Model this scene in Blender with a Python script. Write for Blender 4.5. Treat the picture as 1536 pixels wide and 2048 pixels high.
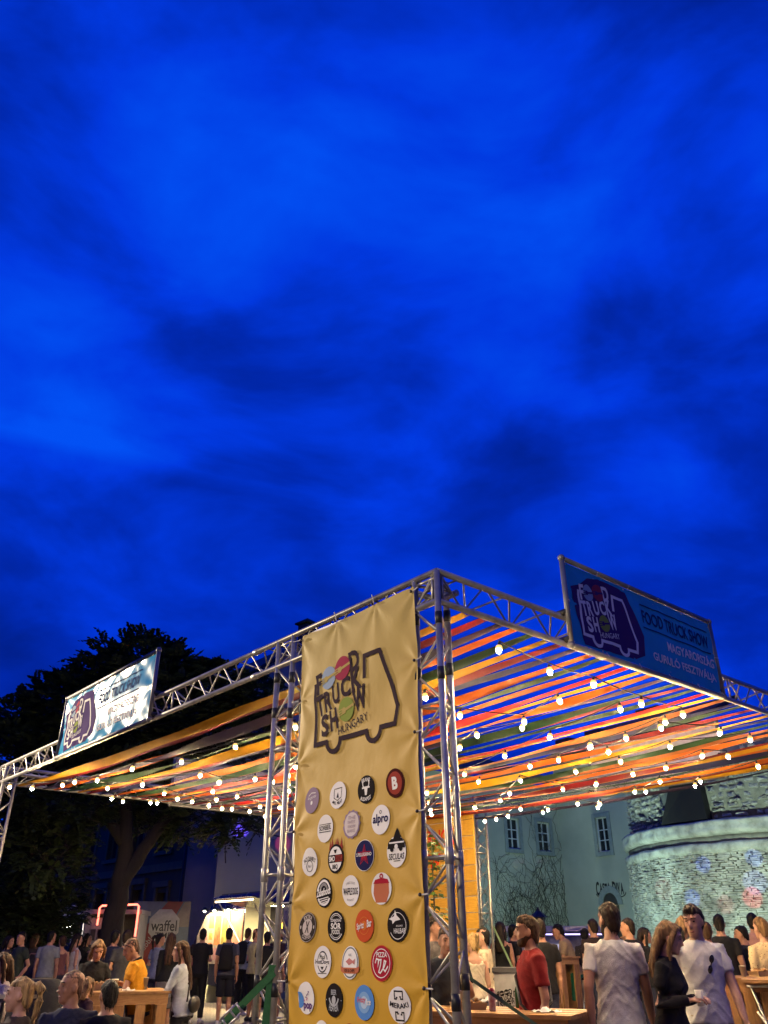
import bpy, math, random
from math import sin, cos, tan, atan2, pi, radians, degrees, sqrt, exp, hypot
from mathutils import Vector, Matrix, noise
random.seed(7)
for o in list(bpy.data.objects): bpy.data.objects.remove(o)
SC = bpy.context.scene
COL = SC.collection

# ------------------------------------------------------------------ camera
F, CX, CY, EYE = 1600.0, 768.0, 1024.0, 1.5
PITCH = math.atan2(866.0, F)
cd = bpy.data.cameras.new('camera'); cam = bpy.data.objects.new('camera', cd); COL.objects.link(cam)
cam.location = (0, 0, EYE); cam.rotation_euler = (pi/2 + PITCH, 0, 0)
cd.sensor_fit = 'VERTICAL'; cd.sensor_height = 24.0; cd.lens = F/2048*24.0
cd.clip_start = 0.05; cd.clip_end = 3000
SC.camera = cam

# ------------------------------------------------------------------ world: blue-hour sky with broken cloud
W = bpy.data.worlds.new('World'); SC.world = W; W.use_nodes = True
nt = W.node_tree; nt.nodes.clear()
def N(t, typ, **kw):
    n = t.nodes.new(typ)
    for k, v in kw.items(): setattr(n, k, v)
    return n
wo = N(nt, 'ShaderNodeOutputWorld'); bg = N(nt, 'ShaderNodeBackground'); nt.links.new(bg.outputs[0], wo.inputs[0])
tc = N(nt, 'ShaderNodeTexCoord'); sep = N(nt, 'ShaderNodeSeparateXYZ'); nt.links.new(tc.outputs['Generated'], sep.inputs[0])
def M(t, op, a, b=None, c=None, clamp=False):
    n = N(t, 'ShaderNodeMath', operation=op); n.use_clamp = clamp
    for i, v in enumerate((a, b, c)):
        if v is None: continue
        if isinstance(v, (int, float)): n.inputs[i].default_value = v
        else: t.links.new(v, n.inputs[i])
    return n.outputs[0]
mp = N(nt, 'ShaderNodeMapping'); mp.inputs['Rotation'].default_value = (0, 0.7022, 0); mp.inputs['Scale'].default_value = (0.75, 1.0, 1.55)
mp.inputs['Location'].default_value = (-4.7994, 15.6716, 0.2575)
nt.links.new(tc.outputs['Generated'], mp.inputs[0])
def noise_node(t, vec, scale, detail, rough, dist=0.0):
    n = N(t, 'ShaderNodeTexNoise'); n.inputs['Scale'].default_value = scale; n.inputs['Detail'].default_value = detail
    n.inputs['Roughness'].default_value = rough; n.inputs['Distortion'].default_value = dist
    t.links.new(vec, n.inputs['Vector']); return n.outputs['Fac']
n1 = noise_node(nt, mp.outputs[0], 2.3, 4.0, 0.48, 0.45)
n2 = noise_node(nt, mp.outputs[0], 4.6, 5.0, 0.55, 0.3)
n3 = noise_node(nt, mp.outputs[0], 1.1, 2.0, 0.5, 0.2)
fac = M(nt, 'ADD', M(nt, 'ADD', M(nt, 'MULTIPLY', n1, 0.44), M(nt, 'MULTIPLY', n2, 0.42)), M(nt, 'MULTIPLY', n3, 0.20))
# one long pale streak of cloud crossing the lower left of the sky
dotn = N(nt, 'ShaderNodeVectorMath', operation='DOT_PRODUCT'); nt.links.new(tc.outputs['Generated'], dotn.inputs[0])
_d = []
for _x, _y in ((0, 845), (760, 1015)):
    _a, _b = (_x-CX)/F, (CY-_y)/F; _d.append(Vector((_a, cos(PITCH)-_b*sin(PITCH), sin(PITCH)+_b*cos(PITCH))))
dotn.inputs[1].default_value = _d[0].cross(_d[1]).normalized()
wob = M(nt, 'ADD', dotn.outputs['Value'], M(nt, 'MULTIPLY', M(nt, 'SUBTRACT', n2, 0.5), 0.03))
band = M(nt, 'SUBTRACT', 1.0, M(nt, 'DIVIDE', M(nt, 'ABSOLUTE', wob), 0.020), clamp=True)
band = M(nt, 'MULTIPLY', band, M(nt, 'MULTIPLY', M(nt, 'SUBTRACT', 0.10, sep.outputs[0], clamp=True), 0.17))
fac = M(nt, 'ADD', fac, band)
ramp = N(nt, 'ShaderNodeValToRGB'); nt.links.new(fac, ramp.inputs[0])
el = ramp.color_ramp.elements
el[0].position = 0.42; el[0].color = (0.0004, 0.013, 0.235, 1)
el[1].position = 0.70; el[1].color = (0.0008, 0.090, 1.0, 1)
e = ramp.color_ramp.elements.new(0.50); e.color = (0.0004, 0.024, 0.47, 1)
e = ramp.color_ramp.elements.new(0.58); e.color = (0.0005, 0.045, 0.82, 1)
# evening sky texture underneath the cloud (sun just below the roofs)
sky = N(nt, 'ShaderNodeTexSky'); sky.sky_type = 'NISHITA'; sky.sun_disc = False
sky.sun_elevation = radians(-3.0); sky.sun_rotation = radians(250); sky.air_density = 1.6; sky.ozone_density = 3.0
tint = N(nt, 'ShaderNodeMix'); tint.data_type = 'RGBA'; tint.blend_type = 'MULTIPLY'; tint.inputs[0].default_value = 1.0
nt.links.new(sky.outputs[0], tint.inputs[6]); tint.inputs[7].default_value = (0.02, 0.10, 0.6, 1)
addn = N(nt, 'ShaderNodeMix'); addn.data_type = 'RGBA'; addn.blend_type = 'ADD'; addn.inputs[0].default_value = 0.12
nt.links.new(ramp.outputs[0], addn.inputs[6]); nt.links.new(tint.outputs[2], addn.inputs[7])
nt.links.new(addn.outputs[2], bg.inputs[0]); bg.inputs[1].default_value = 0.90

# ------------------------------------------------------------------ render settings
SC.render.engine = 'CYCLES'
SC.view_settings.view_transform = 'Standard'; SC.view_settings.look = 'None'
SC.view_settings.exposure = 0.0; SC.view_settings.gamma = 1.0
SC.cycles.use_denoising = True
try: SC.cycles.denoiser = 'OPENIMAGEDENOISE'
except Exception: pass
SC.cycles.max_bounces = 6; SC.cycles.diffuse_bounces = 3; SC.cycles.glossy_bounces = 3; SC.cycles.transmission_bounces = 4
SC.cycles.sample_clamp_indirect = 3.0; SC.cycles.use_light_tree = True
SC.cycles.caustics_reflective = False; SC.cycles.caustics_refractive = False

# ------------------------------------------------------------------ helpers
def tag(o, label=None, cat=None, group=None, kind=None):
    if label: o['label'] = label
    if cat: o['category'] = cat
    if group: o['group'] = group
    if kind: o['kind'] = kind
    return o
def empty(name, loc=(0, 0, 0), rz=0.0, parent=None):
    o = bpy.data.objects.new(name, None); COL.objects.link(o); o.location = loc; o.rotation_euler = (0, 0, rz)
    o.empty_display_size = 0.1
    if parent: o.parent = parent
    return o
def link(name, me, parent=None):
    o = bpy.data.objects.new(name, me); COL.objects.link(o)
    if parent: o.parent = parent
    return o
class MB:
    """collects vertices and faces, then links them as one mesh object"""
    def __init__(s): s.v = []; s.f = []; s.mi = []
    def add(s, vs, fs, m=0):
        b = len(s.v); s.v += [tuple(p) for p in vs]; s.f += [tuple(i+b for i in f) for f in fs]; s.mi += [m]*len(fs)
    def box(s, x0, x1, y0, y1, z0, z1, m=0, T=None):
        vs = [Vector((x, y, z)) for z in (z0, z1) for y in (y0, y1) for x in (x0, x1)]
        if T: vs = [T @ p for p in vs]
        s.add(vs, [(0, 2, 3, 1), (4, 5, 7, 6), (0, 1, 5, 4), (2, 6, 7, 3), (0, 4, 6, 2), (1, 3, 7, 5)], m)
    def hexa(s, p, m=0):  # 8 points: bottom 0-3 ccw, top 4-7
        s.add(p, [(3, 2, 1, 0), (4, 5, 6, 7), (0, 1, 5, 4), (1, 2, 6, 5), (2, 3, 7, 6), (3, 0, 4, 7)], m)
    def loft(s, secs, n=12, m=0, cap=True):
        """secs: (centre, ex, ey) ellipses"""
        b = []
        for c, ex, ey in secs:
            c = Vector(c)
            b += [c + Vector(ex)*cos(2*pi*i/n) + Vector(ey)*sin(2*pi*i/n) for i in range(n)]
        fs = []
        for k in range(len(secs)-1):
            for i in range(n):
                j = (i+1) % n
                fs.append((k*n+i, k*n+j, (k+1)*n+j, (k+1)*n+i))
        if cap:
            fs.append(tuple(reversed(range(n)))); fs.append(tuple((len(secs)-1)*n+i for i in range(n)))
        s.add(b, fs, m)
    def tube(s, pts, rad, n=8, m=0, cap=True):
        pts = [Vector(p) for p in pts]
        if isinstance(rad, (int, float)): rad = [rad]*len(pts)
        secs = []; up = None
        for i, p in enumerate(pts):
            d = (pts[min(i+1, len(pts)-1)] - pts[max(i-1, 0)])
            if d.length < 1e-9: d = Vector((0, 0, 1))
            d.normalize()
            if up is None:
                up = Vector((0, 0, 1)) if abs(d.z) < 0.9 else Vector((0, 1, 0))
            ex = d.cross(up)
            if ex.length < 1e-6: ex = d.orthogonal()
            ex.normalize(); ey = d.cross(ex); up = -ey if False else up
            ey = ex.cross(d)
            secs.append((p, ex*rad[i], -ey*rad[i]))
        s.loft(secs, n, m, cap)
    def lathe(s, prof, n=12, m=0, T=None):
        vs = []; fs = []
        for r, z in prof: vs += [Vector((r*cos(2*pi*i/n), r*sin(2*pi*i/n), z)) for i in range(n)]
        for k in range(len(prof)-1):
            for i in range(n):
                j = (i+1) % n; fs.append((k*n+i, k*n+j, (k+1)*n+j, (k+1)*n+i))
        if prof[0][0] > 1e-5: fs.append(tuple(reversed(range(n))))
        if prof[-1][0] > 1e-5: fs.append(tuple((len(prof)-1)*n+i for i in range(n)))
        if T: vs = [T @ p for p in vs]
        s.add(vs, fs, m)
    def ellipsoid(s, c, r, n=10, k=7, m=0, R=None):
        c = Vector(c); vs = []; fs = []
        for a in range(k+1):
            t = pi*a/k
            for i in range(n):
                p = Vector((r[0]*sin(t)*cos(2*pi*i/n), r[1]*sin(t)*sin(2*pi*i/n), -r[2]*cos(t)))
                vs.append(c + (R @ p if R else p))
        for a in range(k):
            for i in range(n):
                j = (i+1) % n; fs.append((a*n+i, a*n+j, (a+1)*n+j, (a+1)*n+i))
        s.add(vs, fs, m)
    def mesh(s, name, mats, smooth=False):
        me = bpy.data.meshes.new(name); me.from_pydata(s.v, [], s.f)
        if not isinstance(mats, (list, tuple)): mats = [mats]
        for m in mats: me.materials.append(m)
        if len(mats) > 1:
            for p, i in zip(me.polygons, s.mi): p.material_index = i
        if smooth:
            for p in me.polygons: p.use_smooth = True
        me.update(); return me
    def build(s, name, mats, parent=None, smooth=False):
        return link(name, s.mesh(name, mats, smooth), parent)

# ------------------------------------------------------------------ materials
MATS = {}
def srgb(r, g, b):
    f = lambda c: (c/255/12.92 if c/255 <= 0.04045 else ((c/255+0.055)/1.055)**2.4)
    return (f(r), f(g), f(b))
def mat(name, col, rough=0.6, metal=0.0, var=0.12, vscale=6.0, bump=0.0, bscale=40.0, coords='Object', spec=0.5, trans=0.0, stretch=None, emit=None, estr=0.0, var2=None):
    if name in MATS: return MATS[name]
    m = bpy.data.materials.new(name); m.use_nodes = True; t = m.node_tree; b = t.nodes['Principled BSDF']
    b.inputs['Roughness'].default_value = rough; b.inputs['Metallic'].default_value = metal
    b.inputs['Specular IOR Level'].default_value = spec
    tcn = N(t, 'ShaderNodeTexCoord'); mpn = N(t, 'ShaderNodeMapping'); t.links.new(tcn.outputs[coords], mpn.inputs[0])
    if stretch: mpn.inputs['Scale'].default_value = stretch
    vec = mpn.outputs[0]
    nf = noise_node(t, vec, vscale, 4.0, 0.6)
    r = N(t, 'ShaderNodeValToRGB'); t.links.new(nf, r.inputs[0])
    c2 = var2 if var2 else tuple(c*(1-var*2) for c in col)
    r.color_ramp.elements[0].position = 0.32; r.color_ramp.elements[0].color = (*c2, 1)
    r.color_ramp.elements[1].position = 0.62; r.color_ramp.elements[1].color = (*[min(1, c*(1+var*0.4)) for c in col], 1)
    t.links.new(r.outputs[0], b.inputs['Base Color'])
    rr = M(t, 'ADD', M(t, 'MULTIPLY', nf, 0.25), rough-0.12, clamp=True); t.links.new(rr, b.inputs['Roughness'])
    if bump > 0:
        bn = noise_node(t, vec, bscale, 4.0, 0.6); bp = N(t, 'ShaderNodeBump'); bp.inputs['Strength'].default_value = bump
        bp.inputs['Distance'].default_value = 0.01; t.links.new(bn, bp.inputs['Height']); t.links.new(bp.outputs[0], b.inputs['Normal'])
    if emit:
        b.inputs['Emission Color'].default_value = (*emit, 1); b.inputs['Emission Strength'].default_value = estr
    if trans > 0:
        out = t.nodes['Material Output']; tr = N(t, 'ShaderNodeBsdfTranslucent'); t.links.new(r.outputs[0], tr.inputs[0])
        mx = N(t, 'ShaderNodeMixShader'); mx.inputs[0].default_value = trans
        t.links.new(b.outputs[0], mx.inputs[1]); t.links.new(tr.outputs[0], mx.inputs[2]); t.links.new(mx.outputs[0], out.inputs[0])
    MATS[name] = m; return m
def emis(name, col, strength, sample=True):
    if name in MATS: return MATS[name]
    m = bpy.data.materials.new(name); m.use_nodes = True; t = m.node_tree; t.nodes.clear()
    o = N(t, 'ShaderNodeOutputMaterial'); e = N(t, 'ShaderNodeEmission'); e.inputs[0].default_value = (*col, 1); e.inputs[1].default_value = strength
    t.links.new(e.outputs[0], o.inputs[0])
    if not sample: m.cycles.emission_sampling = 'NONE'
    MATS[name] = m; return m
def wood(name, c1, c2, rough=0.55, scale=(1, 12, 12)):
    if name in MATS: return MATS[name]
    m = bpy.data.materials.new(name); m.use_nodes = True; t = m.node_tree; b = t.nodes['Principled BSDF']
    tcn = N(t, 'ShaderNodeTexCoord'); oi = N(t, 'ShaderNodeObjectInfo'); mpn = N(t, 'ShaderNodeMapping'); mpn.inputs['Scale'].default_value = scale
    va = N(t, 'ShaderNodeVectorMath', operation='ADD'); cx = N(t, 'ShaderNodeCombineXYZ')
    t.links.new(M(t, 'MULTIPLY', oi.outputs['Random'], 17.0), cx.inputs[0]); t.links.new(M(t, 'MULTIPLY', oi.outputs['Random'], 5.0), cx.inputs[1])
    t.links.new(tcn.outputs['Object'], va.inputs[0]); t.links.new(cx.outputs[0], va.inputs[1]); t.links.new(va.outputs[0], mpn.inputs[0])
    nf = noise_node(t, mpn.outputs[0], 3.0, 5.0, 0.65, 1.2)
    r = N(t, 'ShaderNodeValToRGB'); t.links.new(nf, r.inputs[0])
    r.color_ramp.elements[0].position = 0.35; r.color_ramp.elements[0].color = (*c2, 1)
    r.color_ramp.elements[1].position = 0.62; r.color_ramp.elements[1].color = (*c1, 1)
    hv = N(t, 'ShaderNodeHueSaturation'); t.links.new(r.outputs[0], hv.inputs['Color']); t.links.new(M(t, 'ADD', M(t, 'MULTIPLY', oi.outputs['Random'], 0.3), 0.85), hv.inputs['Value'])
    t.links.new(hv.outputs[0], b.inputs['Base Color']); b.inputs['Roughness'].default_value = rough
    bp = N(t, 'ShaderNodeBump'); bp.inputs['Strength'].default_value = 0.25; bp.inputs['Distance'].default_value = 0.004
    t.links.new(nf, bp.inputs['Height']); t.links.new(bp.outputs[0], b.inputs['Normal'])
    MATS[name] = m; return m

# ------------------------------------------------------------------ where things stand
CORNER = Vector((0.3953, 5.4969, 0.0))
VL = Vector((-0.6490, 0.7608, 0.0)).normalized()      # along the wall with the tall banner
VR = Vector((VL.y, -VL.x, 0.0))                        # along the wall with the shaded blue banner
def P(s, v, z): return CORNER + VL*s + VR*v + Vector((0, 0, z))
def az_of(px): return atan2(px-CX, F/cos(PITCH))
def gp(px, d): a = az_of(px); return Vector((d*sin(a), d*cos(a), 0))
def ray(x, y):
    a = (x-CX)/F; b = (CY-y)/F
    return Vector((a, cos(PITCH)-b*sin(PITCH), sin(PITCH)+b*cos(PITCH)))
def at(x, y, d):
    r = ray(x, y); return Vector((0, 0, EYE)) + r*(d/hypot(r.x, r.y))
def zt(x, y, d): return at(x, y, d).z

# ================================================================== SETTING: ground
def ground_mat():
    m = bpy.data.materials.new('paving'); m.use_nodes = True; t = m.node_tree; b = t.nodes['Principled BSDF']
    tcn = N(t, 'ShaderNodeTexCoord'); mpn = N(t, 'ShaderNodeMapping'); mpn.inputs['Rotation'].default_value = (0, 0, 0.6); t.links.new(tcn.outputs['Object'], mpn.inputs[0])
    br = N(t, 'ShaderNodeTexBrick'); br.inputs['Scale'].default_value = 4.0; br.inputs['Mortar Size'].default_value = 0.02
    br.inputs['Color1'].default_value = (0.30, 0.25, 0.19, 1); br.inputs['Color2'].default_value = (0.22, 0.19, 0.15, 1); br.inputs['Mortar'].default_value = (0.09, 0.08, 0.07, 1)
    t.links.new(mpn.outputs[0], br.inputs[0])
    nf = noise_node(t, mpn.outputs[0], 0.8, 5.0, 0.6)
    mx = N(t, 'ShaderNodeMix'); mx.data_type = 'RGBA'; mx.blend_type = 'MULTIPLY'; mx.inputs[0].default_value = 0.6
    rr = N(t, 'ShaderNodeValToRGB'); t.links.new(nf, rr.inputs[0]); rr.color_ramp.elements[0].color = (0.45, 0.45, 0.45, 1)
    t.links.new(br.outputs[0], mx.inputs[6]); t.links.new(rr.outputs[0], mx.inputs[7]); t.links.new(mx.outputs[2], b.inputs['Base Color'])
    b.inputs['Roughness'].default_value = 0.75
    bp = N(t, 'ShaderNodeBump'); bp.inputs['Strength'].default_value = 0.6; bp.inputs['Distance'].default_value = 0.02
    t.links.new(br.outputs['Fac'], bp.inputs['Height']); bp.invert = True; t.links.new(bp.outputs[0], b.inputs['Normal'])
    return m
g = MB(); g.add([(-900, -900, 0), (900, -900, 0), (900, 900, 0), (-900, 900, 0)], [(0, 1, 2, 3)])
tag(g.build('ground', ground_mat()), kind='structure')

# ================================================================== BUILDINGS
GLASS = mat('window_glass', (0.012, 0.014, 0.02), 0.08, 0.0, 0.05, 2.0, spec=0.9)
WHITEP = mat('white_window_paint', (0.62, 0.62, 0.60), 0.5, 0.0, 0.08)
class Wall:
    """a vertical wall plane: origin, direction along it and outward normal"""
    def __init__(s, O, ux, n): s.O = Vector(O); s.u = Vector(ux).normalized(); s.n = Vector(n).normalized()
    def p(s, a, z, off=0.0): return s.O + s.u*a + s.n*off + Vector((0, 0, z))
    def hit(s, x, y):
        r = ray(x, y); o = Vector((0, 0, EYE)); t = (s.O-o).dot(s.n)/r.dot(s.n); q = o+r*t
        return (q-s.O).dot(s.u), q.z
    def quad(s, mb, a0, a1, z0, z1, off=0.0, m=0):
        q = [s.p(a0, z0, off), s.p(a1, z0, off), s.p(a1, z1, off), s.p(a0, z1, off)]
        if s.u.cross(Vector((0, 0, 1))).dot(s.n) < 0: q.reverse()
        mb.add(q, [(0, 1, 2, 3)], m)
    def block(s, mb, a0, a1, z0, z1, o0, o1, m=0):
        mb.hexa([s.p(a0, z0, o0), s.p(a1, z0, o0), s.p(a1, z0, o1), s.p(a0, z0, o1), s.p(a0, z1, o0), s.p(a1, z1, o0), s.p(a1, z1, o1), s.p(a0, z1, o1)], m)
    def opened(s, mb, a0, a1, z0, z1, ops, depth=0.22):
        xs = sorted({a0, a1} | {o[0] for o in ops} | {o[1] for o in ops}); zs = sorted({z0, z1} | {o[2] for o in ops} | {o[3] for o in ops})
        for i in range(len(xs)-1):
            for k in range(len(zs)-1):
                cx, cz = (xs[i]+xs[i+1])/2, (zs[k]+zs[k+1])/2
                if any(o[0] < cx < o[1] and o[2] < cz < o[3] for o in ops): continue
                s.quad(mb, xs[i], xs[i+1], zs[k], zs[k+1])
        for (x0, x1, y0, y1) in ops:
            for A, B in (((x0, y0), (x1, y0)), ((x1, y0), (x1, y1)), ((x1, y1), (x0, y1)), ((x0, y1), (x0, y0))):
                mb.add([s.p(*A), s.p(*B), s.p(*B, -depth), s.p(*A, -depth)], [(0, 1, 2, 3)])
def window(par, w, a0, a1, z0, z1, cols, rows, fmat, depth=0.14, sill=None, split=None):
    mb = MB(); fw = 0.07*(a1-a0); 
    w.block(mb, a0, a1, z0, z0+fw, -depth-0.05, -depth+0.03); w.block(mb, a0, a1, z1-fw, z1, -depth-0.05, -depth+0.03)
    w.block(mb, a0, a0+fw, z0+fw, z1-fw, -depth-0.05, -depth+0.03); w.block(mb, a1-fw, a1, z0+fw, z1-fw, -depth-0.05, -depth+0.03)
    cs = [a0+fw+(a1-a0-2*fw)*i/cols for i in range(cols+1)]
    fr = split if split else [i/rows for i in range(rows+1)]
    zs = [z0+fw+(z1-z0-2*fw)*f for f in fr]
    for i in range(1, cols): w.block(mb, cs[i]-fw*0.45, cs[i]+fw*0.45, z0+fw, z1-fw, -depth-0.04, -depth+0.022)
    for k in range(1, len(zs)-1): w.block(mb, a0+fw, a1-fw, zs[k]-fw*0.35, zs[k]+fw*0.35, -depth-0.045, -depth+0.018)
    wo_ = mb.build('window', fmat, par)
    for i in range(cols):
        for k in range(len(zs)-1):
            q = MB(); w.quad(q, cs[i], cs[i+1], zs[k], zs[k+1], -depth-0.02); q.build('pane', GLASS, wo_)
    if sill:
        q = MB(); w.block(q, a0-0.1, a1+0.1, z0-0.1, z0, -depth, 0.10); q.build('sill', sill, wo_)
    return wo_

# --- the plain gabled house behind the tree and the dark van
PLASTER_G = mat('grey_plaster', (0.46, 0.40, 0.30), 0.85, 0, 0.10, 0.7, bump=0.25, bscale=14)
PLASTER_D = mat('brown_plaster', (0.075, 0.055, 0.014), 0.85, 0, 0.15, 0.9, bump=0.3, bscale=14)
ROOFT = mat('dark_roof_tile', (0.035, 0.028, 0.026), 0.8, 0, 0.2, 5, bump=0.5, bscale=10)
STONE_T = mat('trim_stone', (0.13, 0.10, 0.03), 0.8, 0, 0.12, 3, bump=0.3, bscale=20)
hc = gp(352, 36.0)
gable = Wall(hc, VR, -VL*1.0); facade = Wall(hc, VL, -VR*1.0)
house = empty('gabled_house', hc); tag(house, 'tall gabled house with a blank grey end wall behind the dark van', 'house')
def hb(mb, name, m, par=house, smooth=False):
    o = mb.build(name, m, None, smooth); o.parent = par; o.matrix_parent_inverse = Matrix.Translation(-par.location); return o
mb = MB(); GW = 12.6; EV = 11.0; AP = 15.4
mb.add([gable.p(0, 0), gable.p(GW, 0), gable.p(GW, EV), gable.p(GW/2, AP), gable.p(0, EV)], [(0, 1, 2, 3, 4)])
mb.add([gable.p(GW, 0), gable.p(GW, 0, -12), gable.p(GW, EV, -12), gable.p(GW, EV)], [(0, 1, 2, 3)])
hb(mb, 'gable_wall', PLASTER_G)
mb = MB(); ops = []; FL = 24.0
wins = []
for a in (1.3, 3.9, 6.6, 9.3, 12.0, 15.0, 18.0, 21.0):
    wins.append((a, a+1.25, 5.0, 7.3)); wins.append((a, a+1.25, 8.4, 10.3))
doors = [(1.2, 2.1, 0.0, 3.4), (3.4, 4.5, 0.0, 3.6), (5.4, 6.3, 0.9, 3.4), (7.2, 8.4, 0.0, 3.6), (9.4, 10.4, 0.9, 3.4)]
facade.opened(mb, 0, FL, 0, EV, wins+doors, 0.3)
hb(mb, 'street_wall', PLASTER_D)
CURT = mat('blue_curtain', (0.10, 0.16, 0.34), 0.8, 0, 0.35, 3, stretch=(6, 6, 0.3))
for k, (a0, a1, z0, z1) in enumerate(wins):
    w = window(None, facade, a0, a1, z0, z1, 2, 2, STONE_T, 0.2, None, [0, 0.66, 1]); w.parent = house; w.matrix_parent_inverse = Matrix.Translation(-house.location)
    q = MB(); facade.block(q, a0-0.25, a1+0.25, z1+0.12, z1+0.34, 0, 0.16); facade.block(q, a0-0.12, a0, z0, z1, 0, 0.05); facade.block(q, a1, a1+0.12, z0, z1, 0, 0.05); facade.block(q, a0-0.2, a1+0.2, z0-0.16, z0, 0, 0.14)
    hb(q, 'window_surround', STONE_T)
    if k in (2, 4):
        q = MB(); n = 22; vs = []
        for i in range(n+1):
            a = a0+0.08+(a1-a0-0.16)*i/n; o = -0.27+0.03*sin(i*2.1)
            vs += [facade.p(a, z0+0.1, o), facade.p(a, z1-0.1, o)]
        q.add(vs, [(2*i, 2*i+2, 2*i+3, 2*i+1) for i in range(n)]); hb(q, 'curtain', CURT)
for a0, a1, z0, z1 in doors:
    q = MB(); facade.block(q, a0, a1, z0, z1, -0.34, -0.28); hb(q, 'shop_door' if z0 == 0 else 'shop_window', mat('dark_shop_door', (0.035, 0.022, 0.02), 0.5, 0, 0.2))
    q = MB(); facade.block(q, a0-0.2, a0-0.02, 0, z1+0.2, 0, 0.09); facade.block(q, a1+0.02, a1+0.2, 0, z1+0.2, 0, 0.09); facade.block(q, a0-0.26, a1+0.26, z1+0.2, z1+0.42, 0, 0.16)
    hb(q, 'door_surround', STONE_T)
for z0_, z1_, o_ in ((4.2, 4.5, 0.12), (EV-0.35, EV, 0.3)):
    q = MB(); facade.block(q, 0, FL, z0_, z1_, 0, o_); hb(q, 'cornice', STONE_T)
for a, z in ((0.6, 2.6), (4.9, 2.7)):
    q = MB(); facade.block(q, a-0.22, a+0.22, z-0.3, z+0.3, 0.06, 0.10); hb(q, 'wall_sign', mat('pale_sign', (0.5, 0.5, 0.52), 0.5))
q = MB(); q.tube([facade.p(-0.12, 0, 0.08), facade.p(-0.12, EV, 0.08)], 0.07); hb(q, 'drainpipe', mat('black_pipe', (0.01, 0.01, 0.012), 0.5))
mb = MB(); ov = 0.4
for sgn in (0, 1):
    e = gable.p(-ov if sgn == 0 else GW+ov, EV-ov*0.7, 0.35); r = gable.p(GW/2, AP+0.1, 0.35)
    e2 = gable.p(-ov if sgn == 0 else GW+ov, EV-ov*0.7, -12); r2 = gable.p(GW/2, AP+0.1, -12); up = Vector((0, 0, 0.18))
    mb.hexa([e, r, r2, e2, e+up, r+up, r2+up, e2+up])
roof = hb(mb, 'roof', ROOFT)
mb = MB(); cc = at(612, 1300, 39.0); T = Matrix.Translation((cc.x, cc.y, 0)) @ Matrix.Rotation(0.85, 4, 'Z')
mb.box(-0.32, 0.32, -0.32, 0.32, 12.0, zt(612, 1252, 39.0), T=T); mb.box(-0.45, 0.45, -0.45, 0.45, zt(612, 1250, 39.0), zt(612, 1247, 39.0), T=T)
zc0 = zt(612, 1247, 39.0); mb.add([T @ Vector(p) for p in ((-0.45, -0.45, zc0), (0.45, -0.45, zc0), (0.45, 0.45, zc0), (-0.45, 0.45, zc0), (0, 0, zc0+0.3))], [(0, 1, 4), (1, 2, 4), (2, 3, 4), (3, 0, 4)])
ch = mb.build('chimney', mat('dark_brick', (0.05, 0.035, 0.03), 0.85, 0, 0.2), roof)

# --- plaster house with the vines
QP = gp(1140, 38.0)
dA = Vector((-sin(radians(54)), -cos(radians(54)), 0)); wallA = Wall(QP, dA, (-dA.y, dA.x, 0) if Vector((-dA.y, dA.x, 0)).dot(-QP) > 0 else (dA.y, -dA.x, 0))
dB = Vector((sin(radians(36)), -cos(radians(36)), 0)); wallB = Wall(QP, dB, (-dB.y, dB.x, 0) if Vector((-dB.y, dB.x, 0)).dot(-QP) > 0 else (dB.y, -dB.x, 0))
PALE = mat('pale_plaster', (0.42, 0.43, 0.33), 0.9, 0, 0.08, 0.6, bump=0.2, bscale=10)
villa = empty('plaster_house', QP); tag(villa, 'pale plaster house with bare vines, behind the open side of the canopy', 'house')
VI = Matrix.Translation(-villa.location)
def vb(mb, name, m, par=None, smooth=False):
    o = mb.build(name, m, None, smooth); o.parent = par or villa; o.matrix_parent_inverse = VI; return o
EA = wallA.hit(923, 1549)[1]
def rect(w, x0, y0, x1, y1):
    a, z = w.hit(x0, y0); b, z2 = w.hit(x1, y1); return (min(a, b), max(a, b), min(z, z2), max(z, z2))
wA = [rect(wallA, 1012, 1635, 1041, 1699), rect(wallA, 1073, 1643, 1103, 1704)]
aw = wA[0]; 
wA += [(wA[1][1]+2.6*i+1.2, wA[1][1]+2.6*i+2.3, aw[2], aw[3]) for i in range(1)] if False else []
wB = [rect(wallB, 1190, 1636, 1222, 1702)]
doorB = rect(wallB, 1206, 1797, 1247, 1880); doorB = (doorB[0], doorB[1], 0.0, doorB[3]-0.25)
mb = MB(); LA, LB = 16.0, 6.5
wallA.opened(mb, 0, LA, 0, EA, wA); vb(mb, 'vine_wall', PALE)
mb = MB(); wallB.opened(mb, 0, LB, 0, EA+1.0, wB+[doorB], 0.3); vb(mb, 'side_wall', PALE)
TRIM = mat('grey_green_trim', (0.28, 0.31, 0.28), 0.8, 0, 0.1)
for w, L in ((wallA, wA), (wallB, wB)):
    for (a0, a1, z0, z1) in L:
        o = window(None, w, a0, a1, z0, z1, 2, 3, WHITEP, 0.10, None, [0, 0.33, 0.66, 1] if False else [0, 0.32, 0.64, 1]); o.parent = villa; o.matrix_parent_inverse = VI
        b = 0.16; q = MB()
        w.block(q, a0-b, a0, z0-b, z1+b, 0, 0.05); w.block(q, a1, a1+b, z0-b, z1+b, 0, 0.05); w.block(q, a0, a1, z1, z1+b, 0, 0.045); w.block(q, a0, a1, z0-b, z0, 0, 0.06)
        vb(q, 'window_surround', TRIM)
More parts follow.
